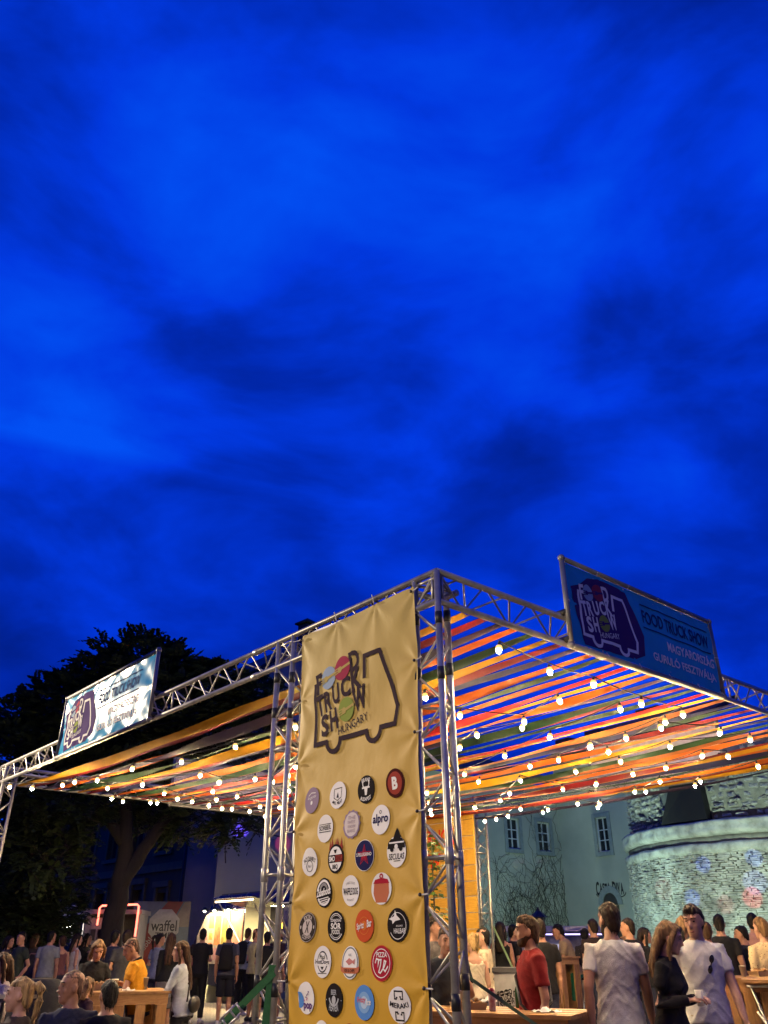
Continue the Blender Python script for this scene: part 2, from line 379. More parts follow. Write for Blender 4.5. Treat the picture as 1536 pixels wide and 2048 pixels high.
# arched door
a0, a1, z0, z1 = doorB; q = MB(); wallB.block(q, a0, a1, z0, z1, -0.36, -0.28); door = vb(q, 'door', mat('dark_door', (0.05, 0.045, 0.04), 0.5))
q = MB(); n = 14; R0 = (a1-a0)/2; ca = (a0+a1)/2; zz = z1
for i in range(n):
    t0, t1 = pi*i/n, pi*(i+1)/n
    pts = []
    for o in (0.0, 0.06):
        for t, r in ((t0, R0), (t1, R0), (t1, R0+0.22), (t0, R0+0.22)): pts.append(wallB.p(ca+r*cos(t), zz+r*sin(t)*1.15, o))
    q.hexa(pts)
vb(q, 'door_arch', TRIM)
q = MB(); q.add([wallB.p(ca+R0*cos(pi*i/n), zz+R0*sin(pi*i/n)*1.15, 0.012) for i in range(n+1)], [tuple(range(n+1))]); vb(q, 'fanlight', mat('dark_door', (0.05, 0.045, 0.04)))
# roofs
mb = MB(); up = Vector((0, 0, 0.2)); ov = 0.5
e0, e1 = wallA.p(-0.2, EA, ov), wallA.p(LA+0.5, EA, ov); RZ = EA+1.8
r0, r1 = wallA.p(-0.2, RZ, -4.5), wallA.p(LA-4, RZ, -4.5)
mb.hexa([e0, e1, r1, r0, e0+up, e1+up, r1+up, r0+up])
f0, f1 = wallB.p(-0.3, EA+1.0, ov), wallB.p(LB+0.4, EA+1.0, ov); g0, g1 = wallB.p(-0.3, EA+3.2, -4.5), wallB.p(LB+0.4, EA+3.2, -4.5)
mb.hexa([f0, f1, g1, g0, f0+up, f1+up, g1+up, g0+up])
vroof = vb(mb, 'roof', ROOFT)
for px, y1_, d_, w_ in ((1385, 1424, 41.0, 0.55), (1252, 1470, 41.0, 0.4), (1180, 1488, 42.0, 0.35)):
    mb = MB(); c = gp(px, d_); ztop = zt(px, y1_, d_); T = Matrix.Translation((c.x, c.y, 0)) @ Matrix.Rotation(0.6, 4, 'Z')
    mb.box(-w_, w_, -w_, w_, EA, ztop, T=T); mb.box(-w_-0.1, w_+0.1, -w_-0.1, w_+0.1, ztop, ztop+0.25, T=T)
    mb.build('chimney', mat('dark_brick', (0.05, 0.035, 0.03)), vroof)

# lettering helper: a flat text turned into vertices (centre at 0,0; height 1 = cap height)
TXT = {}
def text_geo(s, bold=0.0, shear=0.0, spacing=1.0):
    key = (s, bold, shear, spacing)
    if key in TXT: return TXT[key]
    cu = bpy.data.curves.new('t', 'FONT'); cu.body = s; cu.offset = bold; cu.shear = shear; cu.space_character = spacing; cu.resolution_u = 3
    ob = bpy.data.objects.new('t', cu); COL.objects.link(ob)
    dg = bpy.context.evaluated_depsgraph_get(); me = bpy.data.meshes.new_from_object(ob.evaluated_get(dg))
    vs = [(v.co.x, v.co.y) for v in me.vertices]; fs = [tuple(p.vertices) for p in me.polygons]
    bpy.data.objects.remove(ob); bpy.data.curves.remove(cu); bpy.data.meshes.remove(me)
    if not vs: vs = [(0, 0)]
    x0, x1 = min(v[0] for v in vs), max(v[0] for v in vs); y0, y1 = min(v[1] for v in vs), max(v[1] for v in vs)
    TXT[key] = ([((x-x0)/max(x1-x0, 1e-6)-0.5, (y-y0)/max(y1-y0, 1e-6)-0.5) for x, y in vs], fs, (x1-x0)/max(y1-y0, 1e-6)); return TXT[key]
def put_text(mb, s, mapf, cx, cy, w, h, rot=0.0, bold=0.0, shear=0.0, m=0, off=0.004, arc=None):
    vs, fs, asp = text_geo(s, bold, shear)
    if w is None: w = asp*h
    c, sn = cos(rot), sin(rot); pts = []
    for x, y in vs:
        if arc:  # bend the line round a circle of radius arc (positive: over the top)
            r = abs(arc)+(y*h if arc > 0 else -y*h); t = x*w/abs(arc)
            X, Y = r*sin(t), (r*cos(t)-abs(arc) if arc > 0 else abs(arc)-r*cos(t))
        else: X, Y = x*w, y*h
        pts.append(mapf(cx+X*c-Y*sn, cy+X*sn+Y*c, off))
    mb.add(pts, fs, m)
SIGNK = mat('black_lettering', (0.008, 0.008, 0.01), 0.5)
sgn = empty('wall_lettering', wallB.p(0, 0, 0)); tag(sgn, 'curly black CASTA DIVA lettering above the arched door', 'sign')
a_, z_ = wallB.hit(1221, 1776); wa = abs(wallB.hit(1251, 1776)[0]-wallB.hit(1192, 1776)[0]); hz = 0.42
fl = 1 if wallB.u.cross(Vector((0, 0, 1))).dot(wallB.n) > 0 else -1
q = MB(); mf = lambda a, z, o: wallB.p(a, z, o+0.01)
xx = -0.5
for ch_, w_1, h_1, dz_ in (('C', 0.13, 1.25, 0.0), ('A', 0.10, 0.85, 0.02), ('S', 0.08, 0.85, 0.02), ('T', 0.09, 1.05, -0.05), ('A', 0.10, 0.85, 0.02), (' ', 0.06, 1, 0), ('D', 0.14, 1.2, -0.02), ('I', 0.035, 0.85, 0), ('V', 0.10, 0.85, 0), ('A', 0.11, 1.0, -0.05)):
    if ch_ != ' ': put_text(q, ch_, mf, a_+fl*wa*(xx+w_1/2), z_+dz_, fl*wa*w_1*0.9, hz*h_1, shear=0.05, bold=0.035)
    xx += w_1
for sg in (-1, 1):
    pts = [wallB.p(a_+fl*sg*wa*(0.30+0.20*sin(t)), z_-0.22-0.12*cos(t*1.2), 0.015) for t in [i*0.2 for i in range(9)]]
    q.tube(pts, 0.016, 5)
o = q.build('lettering', SIGNK); o.parent = sgn; o.matrix_parent_inverse = Matrix.Translation(-sgn.location)

# vines: bare stems climbing the wall
VINE = mat('vine_stem', (0.05, 0.047, 0.035), 0.9, 0, 0.2)
def vine(px, top_y, n, spread, label):
    a_, _ = wallA.hit(px, 1800); base = wallA.p(a_, 0, 0.03); ztop = wallA.hit(px, top_y)[1]
    rt = empty('climbing_vine', base); tag(rt, label, 'vine'); mb = MB(); rnd = random.Random(px)
    for k in range(n):
        a, z = a_+rnd.uniform(-0.2, 0.2), 0.0; da = rnd.uniform(-0.5, 0.5)*spread; pts = []; r0 = rnd.uniform(0.007, 0.018)
        lim = ztop*rnd.uniform(0.45, 1.0); ph = rnd.uniform(0, 6)
        while z < lim and len(pts) < 60:
            pts.append(wallA.p(a, z, 0.02+0.03*rnd.random()))
            z += rnd.uniform(0.12, 0.26); a += (da*0.16*sin(z*0.8+ph)+rnd.uniform(-0.16, 0.16)+da*0.05)
        mb.tube(pts, [r0*(1-0.75*i/len(pts)) for i in range(len(pts))], 4)
        for j in range(5):   # side twigs
            i0 = rnd.randrange(2, len(pts)); p = Vector(pts[i0]); tw = [p]
            d = rnd.choice((-1, 1))
            for q_ in range(7):
                p = p + wallA.u*(d*rnd.uniform(0.04, 0.2)) + Vector((0, 0, rnd.uniform(-0.05, 0.16))); tw.append(p)
            mb.tube(tw, [0.007*(1-0.1*i) for i in range(8)], 3)
    o = mb.build('stems', VINE, None); o.parent = rt; o.matrix_parent_inverse = Matrix.Translation(-rt.location)
vine(1000, 1700, 26, 1.6, 'tangled bare vine low on the pale wall beside the truss tower')
vine(1050, 1690, 34, 1.8, 'dense bare vine below the two white windows')
vine(1112, 1575, 26, 1.3, 'tall bare vine reaching the eaves near the inner wall corner')

# --- round stone bastion
BC = Vector((32.0*sin(radians(25)), 32.0*cos(radians(25)), 0)); BR = 5.2
bast = empty('stone_bastion', BC); tag(bast, 'round rubble stone bastion washed in green floodlight', 'bastion')
tocam = atan2(-BC.y, -BC.x)
MORT = mat('old_mortar', (0.20, 0.19, 0.16), 0.95, 0, 0.2, 4, bump=0.6, bscale=18)
STN = mat('rubble_stone', (0.40, 0.38, 0.33), 0.9, 0, 0.22, 2.5, bump=0.8, bscale=22, var2=(0.16, 0.15, 0.13))
RENDER = mat('smooth_band_stone', (0.42, 0.41, 0.36), 0.9, 0, 0.2, 3.0, bump=1.0, bscale=24, var2=(0.22, 0.21, 0.18))
def lathe_obj(prof, name, m, n=72):
    mb = MB(); pf = []
    for (r0, z0), (r1, z1) in zip(prof, prof[1:]):
        k = max(1, int(hypot(r1-r0, z1-z0)/0.06)) if 'mould' in name else 1
        pf += [(r0+(r1-r0)*i/k, z0+(z1-z0)*i/k) for i in range(k)]
    pf.append(prof[-1]); mb.lathe(pf, n*(4 if 'mould' in name else 1))
    if 'mould' in name:   # weathered, chipped edges
        w = []
        for x, y, z in mb.v:
            p = Vector((x, y, z)); f = noise.noise(p*3.1)*0.045+noise.noise(p*9)*0.03+noise.noise(p*22)*0.014; l = hypot(x, y); w.append((x*(1+f/l), y*(1+f/l), z+0.03*noise.noise(p*2+Vector((9, 0, 0)))))
        mb.v = w
    return mb.build(name, m, bast, True)
Z1, Z2, Z3, Z4, ZT = 3.92, 4.18, 4.36, 4.78, 7.2
lathe_obj([(BR-0.06, 0), (BR-0.06, Z1)], 'lower_core', MORT)
lathe_obj([(BR-0.02, Z1-0.05), (BR+0.04, Z1), (BR+0.07, Z1+0.06), (BR+0.075, Z1+0.16), (BR+0.05, Z2-0.03), (BR-0.05, Z2)], 'lower_moulding', RENDER)
lathe_obj([(BR-0.08, Z2-0.01), (BR-0.08, Z3)], 'groove', MORT)
lathe_obj([(BR-0.08, Z3), (BR+0.05, Z3+0.04), (BR+0.09, Z3+0.12), (BR+0.085, Z3+0.24), (BR+0.10, Z4-0.06), (BR+0.05, Z4), (BR-0.5, Z4+0.1)], 'upper_moulding', RENDER)
lathe_obj([(BR-0.32, Z4), (BR-0.36, ZT), (0.5, ZT+0.1)], 'upper_core', MORT)
# individual rubble stones of the upper wall
SM = []
for k in range(6):
    rnd = random.Random(40+k); mb = MB(); n = 8
    ang = [2*pi*(i+0.35*rnd.uniform(-1, 1))/n for i in range(n)]
    sq = lambda t: (abs(cos(t))**0.5*(1 if cos(t) > 0 else -1), abs(sin(t))**0.5*(1 if sin(t) > 0 else -1))
    ring = []
    for dep, sc_ in ((0.0, 1.0), (0.6, 0.95), (1.0, 0.62)):
        for t in ang:
            c, s_ = sq(t); ring.append((c*0.5*sc_*rnd.uniform(0.74, 1), s_*0.5*sc_*rnd.uniform(0.72, 1), dep*rnd.uniform(0.6, 1.1)))
    fs = []
    for a in range(2):
        for i in range(n): fs.append((a*n+i, a*n+(i+1) % n, (a+1)*n+(i+1) % n, (a+1)*n+i))
    fs.append(tuple(2*n+i for i in range(n))); mb.add(ring, fs)
    SM.append(mb.mesh('stone', STN, False))
def stone_T(th, z, w, h, dep, R):
    c, s_ = cos(th), sin(th)
    X = Vector((-s_, c, 0)); Y = Vector((0, 0, 1)); Z = Vector((c, s_, 0))
    Mx = Matrix(((X.x*w, Y.x*h, Z.x*dep, c*R), (X.y*w, Y.y*h, Z.y*dep, s_*R), (X.z*w, Y.z*h, Z.z*dep, z), (0, 0, 0, 1))); return Mx
rnd = random.Random(5); z = Z4+0.06; cnt = 0
EMB = (at(1365, 1620, 27.6)-BC); emb_th = atan2(EMB.y, EMB.x)
th0, th1 = tocam-radians(86), tocam+radians(18)
th_lo, th_hi = tocam-radians(18), tocam+radians(86)
sgnv = 1
# which way round is the visible left flank
left_dir = Vector((-cos(radians(25)), sin(radians(25)), 0)); la = atan2(left_dir.y, left_dir.x)
A0, A1 = (tocam, la)
dth = ((la-tocam+pi) % (2*pi))-pi
while z < ZT-0.1:
    h = rnd.uniform(0.10, 0.21); t = -0.06
    while t < 1.0 and cnt < 298:
        w = rnd.uniform(0.16, 0.46); th = tocam+dth*t
        zz_ = z+h/2+rnd.uniform(-0.02, 0.02)
        rel = (((th-emb_th+pi) % (2*pi))-pi)*BR
        inside = zz_ < 6.35 and -0.75 < rel*(1 if dth > 0 else -1) < 1.0
        if not inside:
            o = link('stone', SM[rnd.randrange(6)], bast); cnt += 1
            o.matrix_local = stone_T(th, zz_, w*0.97, h*rnd.uniform(0.9, 1.0), rnd.uniform(0.06, 0.26), BR-0.40) @ Matrix.Rotation(rnd.uniform(-0.12, 0.12), 4, 'Z')
        t += w/(BR*abs(dth))
    z += h
# thin coursed masonry of the lower wall, too fine to count
mb = MB(); rnd = random.Random(9); z = 0.9
while z < Z1-0.04:
    h = rnd.uniform(0.038, 0.066); t = -0.25+rnd.random()*0.02
    while t < 1.0:
        w = rnd.uniform(0.09, 0.30); th = tocam+dth*t; d0, d1 = BR-0.06, BR+rnd.uniform(-0.03, 0.05)
        a0_, a1_ = th-dth/abs(dth)*w/2/BR*0.94, th+dth/abs(dth)*w/2/BR*0.94; zb, zu = z+0.006, z+h*0.9
        j = [rnd.uniform(-0.012, 0.012) for _ in range(4)]
        pts = [(cos(a)*d, sin(a)*d, zv) for d, in_ in ((d0, 0), (d1, 1)) for a, zv in ((a0_, zb+j[0]), (a1_, zb+j[1]), (a1_, zu+j[2]), (a0_, zu+j[3]))]
        mb.add(pts, [(4, 5, 6, 7), (0, 1, 5, 4), (1, 2, 6, 5), (2, 3, 7, 6), (3, 0, 4, 7)])
        t += w/(BR*abs(dth))
    z += h
o = mb.build('thin_masonry', STN, bast); o['kind'] = 'stuff'
# the dark boarded embrasure standing on the ledge: upright side towards the frame edge, sloped side towards the house
mb = MB(); DW = mat('tarred_boards', (0.006, 0.004, 0.003), 0.7, 0, 0.3, 6, bump=0.4, bscale=30)
sg = 1 if dth > 0 else -1
def ep(x, z, dep): a = emb_th+sg*x/BR; r = BR-0.30+dep; return (cos(a)*r, sin(a)*r, z)
prof = [(-0.75, Z4+0.05), (-0.66, 6.35), (0.10, 6.42), (0.28, 6.1), (0.95, Z4+0.05)]
mb.add([ep(x, z, 0) for x, z in prof]+[ep(x, z, 0.34) for x, z in prof], [(5, 6, 7, 8, 9), (4, 3, 2, 1, 0)]+[(i, (i+1) % 5, 5+(i+1) % 5, 5+i) for i in range(5)])
mb.build('boarded_embrasure', DW, bast)

# ================================================================== TREES
BARK = mat('dark_bark', (0.022, 0.017, 0.013), 0.95, 0, 0.3, 5, bump=1.0, bscale=20, stretch=(1, 1, 0.2))
LEAF = mat('ash_leaf', (0.050, 0.080, 0.018), 0.7, 0, 0.35, 1.2, trans=0.3)
LEAF2 = mat('dark_leaf', (0.035, 0.06, 0.02), 0.7, 0, 0.35, 1.2, trans=0.25)
def spray(mb, p, d, L, rnd, k=7, droop=0.35):
    """a pinnate leaf: leaflets in pairs along a drooping stalk"""
    d = d.normalized(); side = d.cross(Vector((0, 0, 1)))
    if side.length < 0.05: side = Vector((1, 0, 0))
    side.normalize()
    for i in range(k):
        f = (i+1)/k; q = p + d*(L*f) + Vector((0, 0, -droop*L*f*f))
        for sg_ in ((-1, 1) if i < k-1 else (0,)):
            w = L*0.13; l = L*0.42*(1-0.35*f)
            dd = (side*sg_*0.9 + d*0.55 + Vector((0, 0, -0.25+rnd.uniform(-0.25, 0.25)))).normalized()
            n_ = dd.cross(side if sg_ == 0 else d).normalized(); wv = dd.cross(n_).normalized()*w
            mb.add([q, q+dd*l*0.5+wv, q+dd*l, q+dd*l*0.5-wv], [(0, 1, 2, 3)])
def tree(name, base, limbs, blobs, nspray, label, leafm, L=(0.26, 0.48), seed=1, trunk_r=0.27):
    rt = empty(name, base); tag(rt, label, 'tree'); rnd = random.Random(seed); mb = MB()
    for pts, r0, r1 in limbs:
        n = len(pts); P_ = [Vector(p)-base for p in pts]
        sm = []
        for i in range(n-1):
            for f in (0, 0.33, 0.66): sm.append(P_[i].lerp(P_[i+1], f)+Vector((rnd.uniform(-1, 1), rnd.uniform(-1, 1), 0))*r0*0.15)
        sm.append(P_[-1]); mb.tube(sm, [r0+(r1-r0)*i/(len(sm)-1) for i in range(len(sm))], 9)
    tb = mb
    lf = MB()
    tot = sum(b[3] for b in blobs)
    for c, rx, rz, wgt in blobs:
        c = Vector(c)-base
        for k in range(int(nspray*wgt/tot)):
            while True:
                v = Vector((rnd.uniform(-1, 1), rnd.uniform(-1, 1), rnd.uniform(-1, 1)))
                if 0.35 < v.length < 1: break
            if rnd.random() < 0.75: v = v.normalized()*rnd.uniform(0.72, 1.06)
            bump_ = 1+0.22*noise.noise(Vector((v.x*2.3, v.y*2.3, v.z*2.3))+c)
            p = c + Vector((v.x*rx, v.y*rx, v.z*rz))*bump_
            d = (Vector((v.x, v.y, v.z*0.5+0.25)) + Vector((rnd.uniform(-1, 1), rnd.uniform(-1, 1), rnd.uniform(-0.6, 0.6)))*0.7)
            spray(lf, p, d, rnd.uniform(*L), rnd, 6)
            if rnd.random() < 0.10: tb.tube([p-d.normalized()*rnd.uniform(0.4, 1.0)+Vector((0, 0, -0.15)), p+d.normalized()*0.2], [0.016, 0.006], 4)
    tb.build('trunk', BARK, rt, True); lf.build('crown', leafm, rt)
    return rt
tb_ = gp(222, 22.0); D0 = 22.0
w_ = lambda x, y, dd=0: at(x, y, D0+dd)
tree('street_tree', tb_, [
    ([tb_, w_(228, 1850), w_(236, 1780), w_(250, 1700), w_(252, 1600), w_(258, 1480), w_(270, 1360)], 0.30, 0.06),
    ([w_(238, 1775), w_(285, 1700), w_(345, 1620), w_(400, 1540, .5), w_(450, 1440, 1)], 0.20, 0.04),
    ([w_(250, 1690), w_(190, 1600), w_(110, 1500), w_(40, 1430)], 0.15, 0.03),
    ([w_(252, 1600), w_(320, 1480, 1), w_(360, 1380, 1)], 0.12, 0.03),
    ([w_(258, 1480), w_(200, 1400), w_(150, 1360)], 0.09, 0.02)],
    [(w_(280, 1400), 1.8, 1.6, 3.0), (w_(170, 1450), 1.7, 1.3, 3.0), (w_(390, 1440, 1), 1.7, 1.4, 3.0), (w_(60, 1520), 1.25, 0.9, 2.0), (w_(470, 1480, 1.5), 1.6, 1.3, 2.4),
     (w_(120, 1580), 1.6, 1.0, 2.2), (w_(250, 1540, 1), 1.9, 1.2, 2.6), (w_(430, 1600), 1.2, 0.75, 0.9), (w_(100, 1690), 0.75, 0.7, 0.8), (w_(350, 1620, 1), 1.0, 0.7, 0.9),
     (w_(290, 1330), 0.9, 0.75, 1.2), (w_(350, 1350), 0.7, 0.6, 0.8), (w_(430, 1370), 0.75, 0.55, 0.8), (w_(505, 1390, 1), 0.8, 0.5, 0.8), (w_(130, 1400), 0.8, 0.5, 0.9), (w_(210, 1355), 0.7, 0.5, 0.7), (w_(35, 1440), 0.7, 0.5, 0.6), (w_(455, 1650), 0.5, 0.35, 0.25), (w_(500, 1640), 0.45, 0.3, 0.2)],
    7600, 'big dark leafy tree with forked trunk behind the canopy', LEAF, seed=3)
sb = gp(20, 24.0); D0 = 24.0
tree('garden_tree', sb, [([sb, w_(25, 1800), w_(40, 1700), w_(30, 1640)], 0.16, 0.04)],
    [(w_(45, 1760), 1.5, 1.2, 3), (w_(-20, 1700), 1.5, 1.3, 3), (w_(90, 1830), 0.9, 0.6, 1.2), (w_(20, 1850), 1.2, 0.6, 1.5)],
    3600, 'low dark bushy tree at the edge behind the seated guests', LEAF2, L=(0.2, 0.38), seed=8)

# ================================================================== unseen houses added round the camera to block blue sky light
PLW = mat('ochre_plaster', (0.36, 0.27, 0.17), 0.9, 0, 0.1, 0.6)
def sky_blocking_house(c, ux, wd, ht, label):
    ux = Vector(ux).normalized(); n_ = Vector((-ux.y, ux.x, 0)); n_ = n_ if n_.dot(-Vector(c)) > 0 else -n_
    rt = empty('sky_blocking_house', c); tag(rt, label, 'house', 'unseen houses added to block sky light'); w = Wall(Vector((0, 0, 0)), ux, n_); mb = MB(); ops = []
    nw = int(wd/3)
    for f in range(3):
        for i in range(nw): a = -wd/2+wd*(i+0.5)/nw; ops.append((a-0.55, a+0.55, 1.0+3.8*f, 3.0+3.8*f))
    w.opened(mb, -wd/2, wd/2, 0, ht, ops, 0.25); w.quad(mb, -wd/2, wd/2, 0, ht, -9)
    mb.add([w.p(-wd/2, 0), w.p(-wd/2, 0, -9), w.p(-wd/2, ht, -9), w.p(-wd/2, ht)], [(0, 1, 2, 3)]); mb.add([w.p(wd/2, 0), w.p(wd/2, 0, -9), w.p(wd/2, ht, -9), w.p(wd/2, ht)], [(0, 1, 2, 3)])
    mb.build('wall', PLW, rt)
    for a0, a1, z0, z1 in ops:
        q = MB(); w.block(q, a0, a1, z0, z1, -0.3, -0.24); q.build('window', GLASS, rt)
    q = MB(); q.add([w.p(-wd/2-0.3, ht-0.1, 0.4), w.p(wd/2+0.3, ht-0.1, 0.4), w.p(wd/2+0.3, ht+3, -4.5), w.p(-wd/2-0.3, ht+3, -4.5), w.p(-wd/2-0.3, ht-0.1, -9.4), w.p(wd/2+0.3, ht-0.1, -9.4)], [(0, 1, 2, 3), (3, 2, 5, 4), (0, 3, 4), (1, 5, 2)]); q.build('roof', ROOFT, rt)
sky_blocking_house((-20, -13, 0), (1, -0.1, 0), 15, 12.5, 'added ochre house behind the photographer blocking sky light, first of the row')  # made-up houses out of view, keeping blue sky light off the guests
sky_blocking_house((-4, -14, 0), (1, 0, 0), 15, 13.5, 'added ochre house behind the photographer blocking sky light, second of the row')
sky_blocking_house((12, -14, 0), (1, 0, 0), 15, 12.0, 'added ochre house behind the photographer blocking sky light, third of the row')
sky_blocking_house((-27, 4, 0), (0.1, 1, 0), 18, 12.5, 'added ochre house blocking sky light beyond the street lamp outside the frame')
sky_blocking_house((25, 2, 0), (0.0, 1, 0), 20, 12.5, 'added ochre house blocking sky light on the bastion side outside the frame')

# ================================================================== TRUSS PAVILION
ALU = mat('aluminium_tube', (0.40, 0.385, 0.34), 0.38, 0.7, 0.15, 9, bump=0.06, bscale=60)
TAPE = mat('black_tape', (0.008, 0.008, 0.009), 0.5)
STEEL = mat('base_plate_steel', (0.25, 0.25, 0.25), 0.5, 0.8)
pav = empty('truss_pavilion', CORNER); tag(pav, 'aluminium truss pavilion frame on tall lattice towers', 'pavilion')
PI_ = Matrix.Translation(-CORNER)
LONG, WIDE, ZTOP, ZBOT, TRI = 9.9, 7.9, 3.972, 3.732, 0.208
_c = MB(); _n = 8
_c.add([(cos(2*pi*i/_n), sin(2*pi*i/_n), z) for z in (0, 1) for i in range(_n)], [(i, (i+1) % _n, _n+(i+1) % _n, _n+i) for i in range(_n)])
BRACE = _c.mesh('brace', ALU, True)
def rodM(a, b, r):
    d = b-a; L = d.length; q = d.to_track_quat('Z', 'Y').to_matrix().to_4x4()
    return Matrix.Translation(a) @ q @ Matrix.Diagonal((r, r, L, 1))
nbrace = [0]
def truss(name, a, b, e1, e2, single, step=0.235, tapes=()):
    """three chords from a to b; e1 and e2 place the second and third chord"""
    root = empty(name, (0, 0, 0), 0, pav); root.matrix_parent_inverse = PI_
    ch = [(a, b), (a+e1, b+e1), (a+e2, b+e2)]
    for p, q in ch:
        mb = MB(); mb.tube([p, q], 0.025, 14); mb.build('chord', ALU, root, True)
    d = (b-a); L = d.length; n = max(2, int(L/step)); u = d/L; bulk = MB()
    for fi, (i, j) in enumerate(((0, 1), (1, 2), (2, 0))):
        for k in range(n):
            s0, s1 = (i, j) if (k+fi) % 2 == 0 else (j, i)
            p = ch[s0][0]+u*(L*(k+0.08)/n); q = ch[s1][0]+u*(L*(k+0.92)/n)
            if single and nbrace[0] < 300 and (fi == 0 or k % 1 == 0):
                o = link('brace', BRACE, root); o.matrix_local = rodM(p, q, 0.0085); nbrace[0] += 1
            else: bulk.tube([p, q], 0.0085, 6)
        for k in range(0, n+1, 4 if L < 6 else 8):
            p = ch[i][0]+u*min(max(L*k/n, 0.05), L-0.05); q = ch[j][0]+u*min(max(L*k/n, 0.05), L-0.05)
            bulk.tube([p, q], 0.011, 6)
    if bulk.v:
        o = bulk.build('bracing', ALU, root, True); o['kind'] = 'stuff'
    for f in tapes:   # couplings / tape bands
        for ci, (p, q) in enumerate(ch):
            c = p.lerp(q, f+0.012*ci); mb = MB(); mb.tube([c-u*0.045, c+u*0.045], 0.0275, 12); mb.build('tape_band', TAPE, root, True)
    for f in (0.25, 0.5, 0.75) if L > 6 else (0.5,):
        for p, q in ch:
            c = p.lerp(q, f); mb = MB(); mb.tube([c-u*0.05, c-u*0.045, c+u*0.045, c+u*0.05], [0.026, 0.030, 0.030, 0.026], 12); mb.build('coupling', ALU, root, True)
    return root
def tower(s, v, along, inward, single, tapes=(), lean=0.0):
    t = truss('tower', P(s, v, 0.02)-VL*lean, P(s, v, ZTOP), along*0.24, along*0.12+inward*TRI, single, tapes=tapes)
    c = P(s, v, 0)+along*0.12+inward*0.08; mb = MB(); T = Matrix.Translation(c) @ Matrix.Rotation(atan2(VL.y, VL.x), 4, 'Z')
    mb.box(-0.3, 0.3, -0.3, 0.3, 0, 0.018, T=T); mb.build('base_plate', STEEL, t)
tower(0.0, 0.0, VL, VR, True, (0.30, 0.80, 0.905), 0.055)
tower(1.86, 0.0, VL, VR, True, (0.30, 0.82, 0.90))
up = Vector((0, 0, 1))
truss('beam', P(0.0, 0, ZTOP), P(LONG, 0, ZTOP), up*(ZBOT-ZTOP), up*(ZBOT-ZTOP)/2+VR*TRI, True, 0.26)
truss('beam', P(0, 0.0, ZTOP), P(0, WIDE, ZTOP), up*(ZBOT-ZTOP), up*(ZBOT-ZTOP)/2+VL*TRI, True, 0.26)
truss('beam', P(LONG, 0, ZTOP), P(LONG, WIDE, ZTOP), up*(ZBOT-ZTOP), up*(ZBOT-ZTOP)/2-VL*TRI, False, 0.26)
truss('beam', P(0, WIDE, ZTOP), P(LONG, WIDE, ZTOP), up*(ZBOT-ZTOP), up*(ZBOT-ZTOP)/2-VR*TRI, False, 0.26)
tower(LONG-0.24, 0.0, VL, VR, False, (0.6,))
tower(6.93, WIDE, VL, -VR, False)
tower(LONG-0.24, WIDE, VL, -VR, False)
tower(0.0, WIDE, VL, -VR, False)

# ================================================================== BANNERS
def cloth_mat(name, zones, rough=0.55, spec=0.16):
    """printed vinyl; zones = list of (height, colour) in object z, with a wavy edge"""
    m = bpy.data.materials.new(name); m.use_nodes = True; t = m.node_tree; b = t.nodes['Principled BSDF']
    tcn = N(t, 'ShaderNodeTexCoord'); sp = N(t, 'ShaderNodeSeparateXYZ'); t.links.new(tcn.outputs['Object'], sp.inputs[0])
    r = N(t, 'ShaderNodeValToRGB'); z0, z1 = zones[0][0], zones[-1][0]
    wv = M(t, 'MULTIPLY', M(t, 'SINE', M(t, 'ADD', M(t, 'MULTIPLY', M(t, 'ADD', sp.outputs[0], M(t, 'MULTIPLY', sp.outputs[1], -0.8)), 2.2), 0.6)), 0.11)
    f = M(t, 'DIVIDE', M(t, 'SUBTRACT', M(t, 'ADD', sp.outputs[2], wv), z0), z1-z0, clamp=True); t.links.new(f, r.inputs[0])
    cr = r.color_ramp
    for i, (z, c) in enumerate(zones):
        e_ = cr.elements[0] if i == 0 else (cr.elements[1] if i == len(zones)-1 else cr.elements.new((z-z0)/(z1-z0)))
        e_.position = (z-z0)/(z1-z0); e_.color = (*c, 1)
    t.links.new(r.outputs[0], b.inputs['Base Color']); b.inputs['Roughness'].default_value = rough; b.inputs['Specular IOR Level'].default_value = spec
    nf = noise_node(t, tcn.outputs['Object'], 5.0, 4.0, 0.55); bp = N(t, 'ShaderNodeBump'); bp.inputs['Strength'].default_value = 0.22; bp.inputs['Distance'].default_value = 0.03
    t.links.new(nf, bp.inputs['Height']); t.links.new(bp.outputs[0], b.inputs['Normal'])
    MATS[name] = m; return m
def wrinkle(grom, amp, seed, low=0.008):
    ph = [random.Random(seed+i).uniform(0, 6) for i in range(len(grom))]
    def f(a, z):
        w = low*2*noise.noise(Vector((a*1.7+seed, z*1.7, 0)))+low*0.8*noise.noise(Vector((a*4+seed, z*4, 3)))
        for (ga, gz), p in zip(grom, ph):
            dx, dz = a-ga, z-gz; r = hypot(dx, dz)
            if r < 1.1: w += amp*exp(-r/0.32)*min(1, r/0.08)*cos(6.5*atan2(dz, abs(dx)+1e-6)+p)
        return w
    return f
def subdivide(vs, fs, maxl):
    """split long edges of flat prints so that they follow the folds"""
    import bmesh
    bm = bmesh.new(); bv = [bm.verts.new((x, y, 0)) for x, y in vs]
    for f in fs:
        try: bm.faces.new([bv[i] for i in f])
        except ValueError: pass
    bmesh.ops.triangulate(bm, faces=bm.faces[:])
    for _ in range(4):
        es = [e for e in bm.edges if e.calc_length() > maxl]
        if not es: break
        bmesh.ops.subdivide_edges(bm, edges=es, cuts=1); bmesh.ops.triangulate(bm, faces=bm.faces[:])
    bm.verts.index_update(); out = [(v.co.x, v.co.y) for v in bm.verts], [tuple(v.index for v in f.verts) for f in bm.faces]; bm.free(); return out
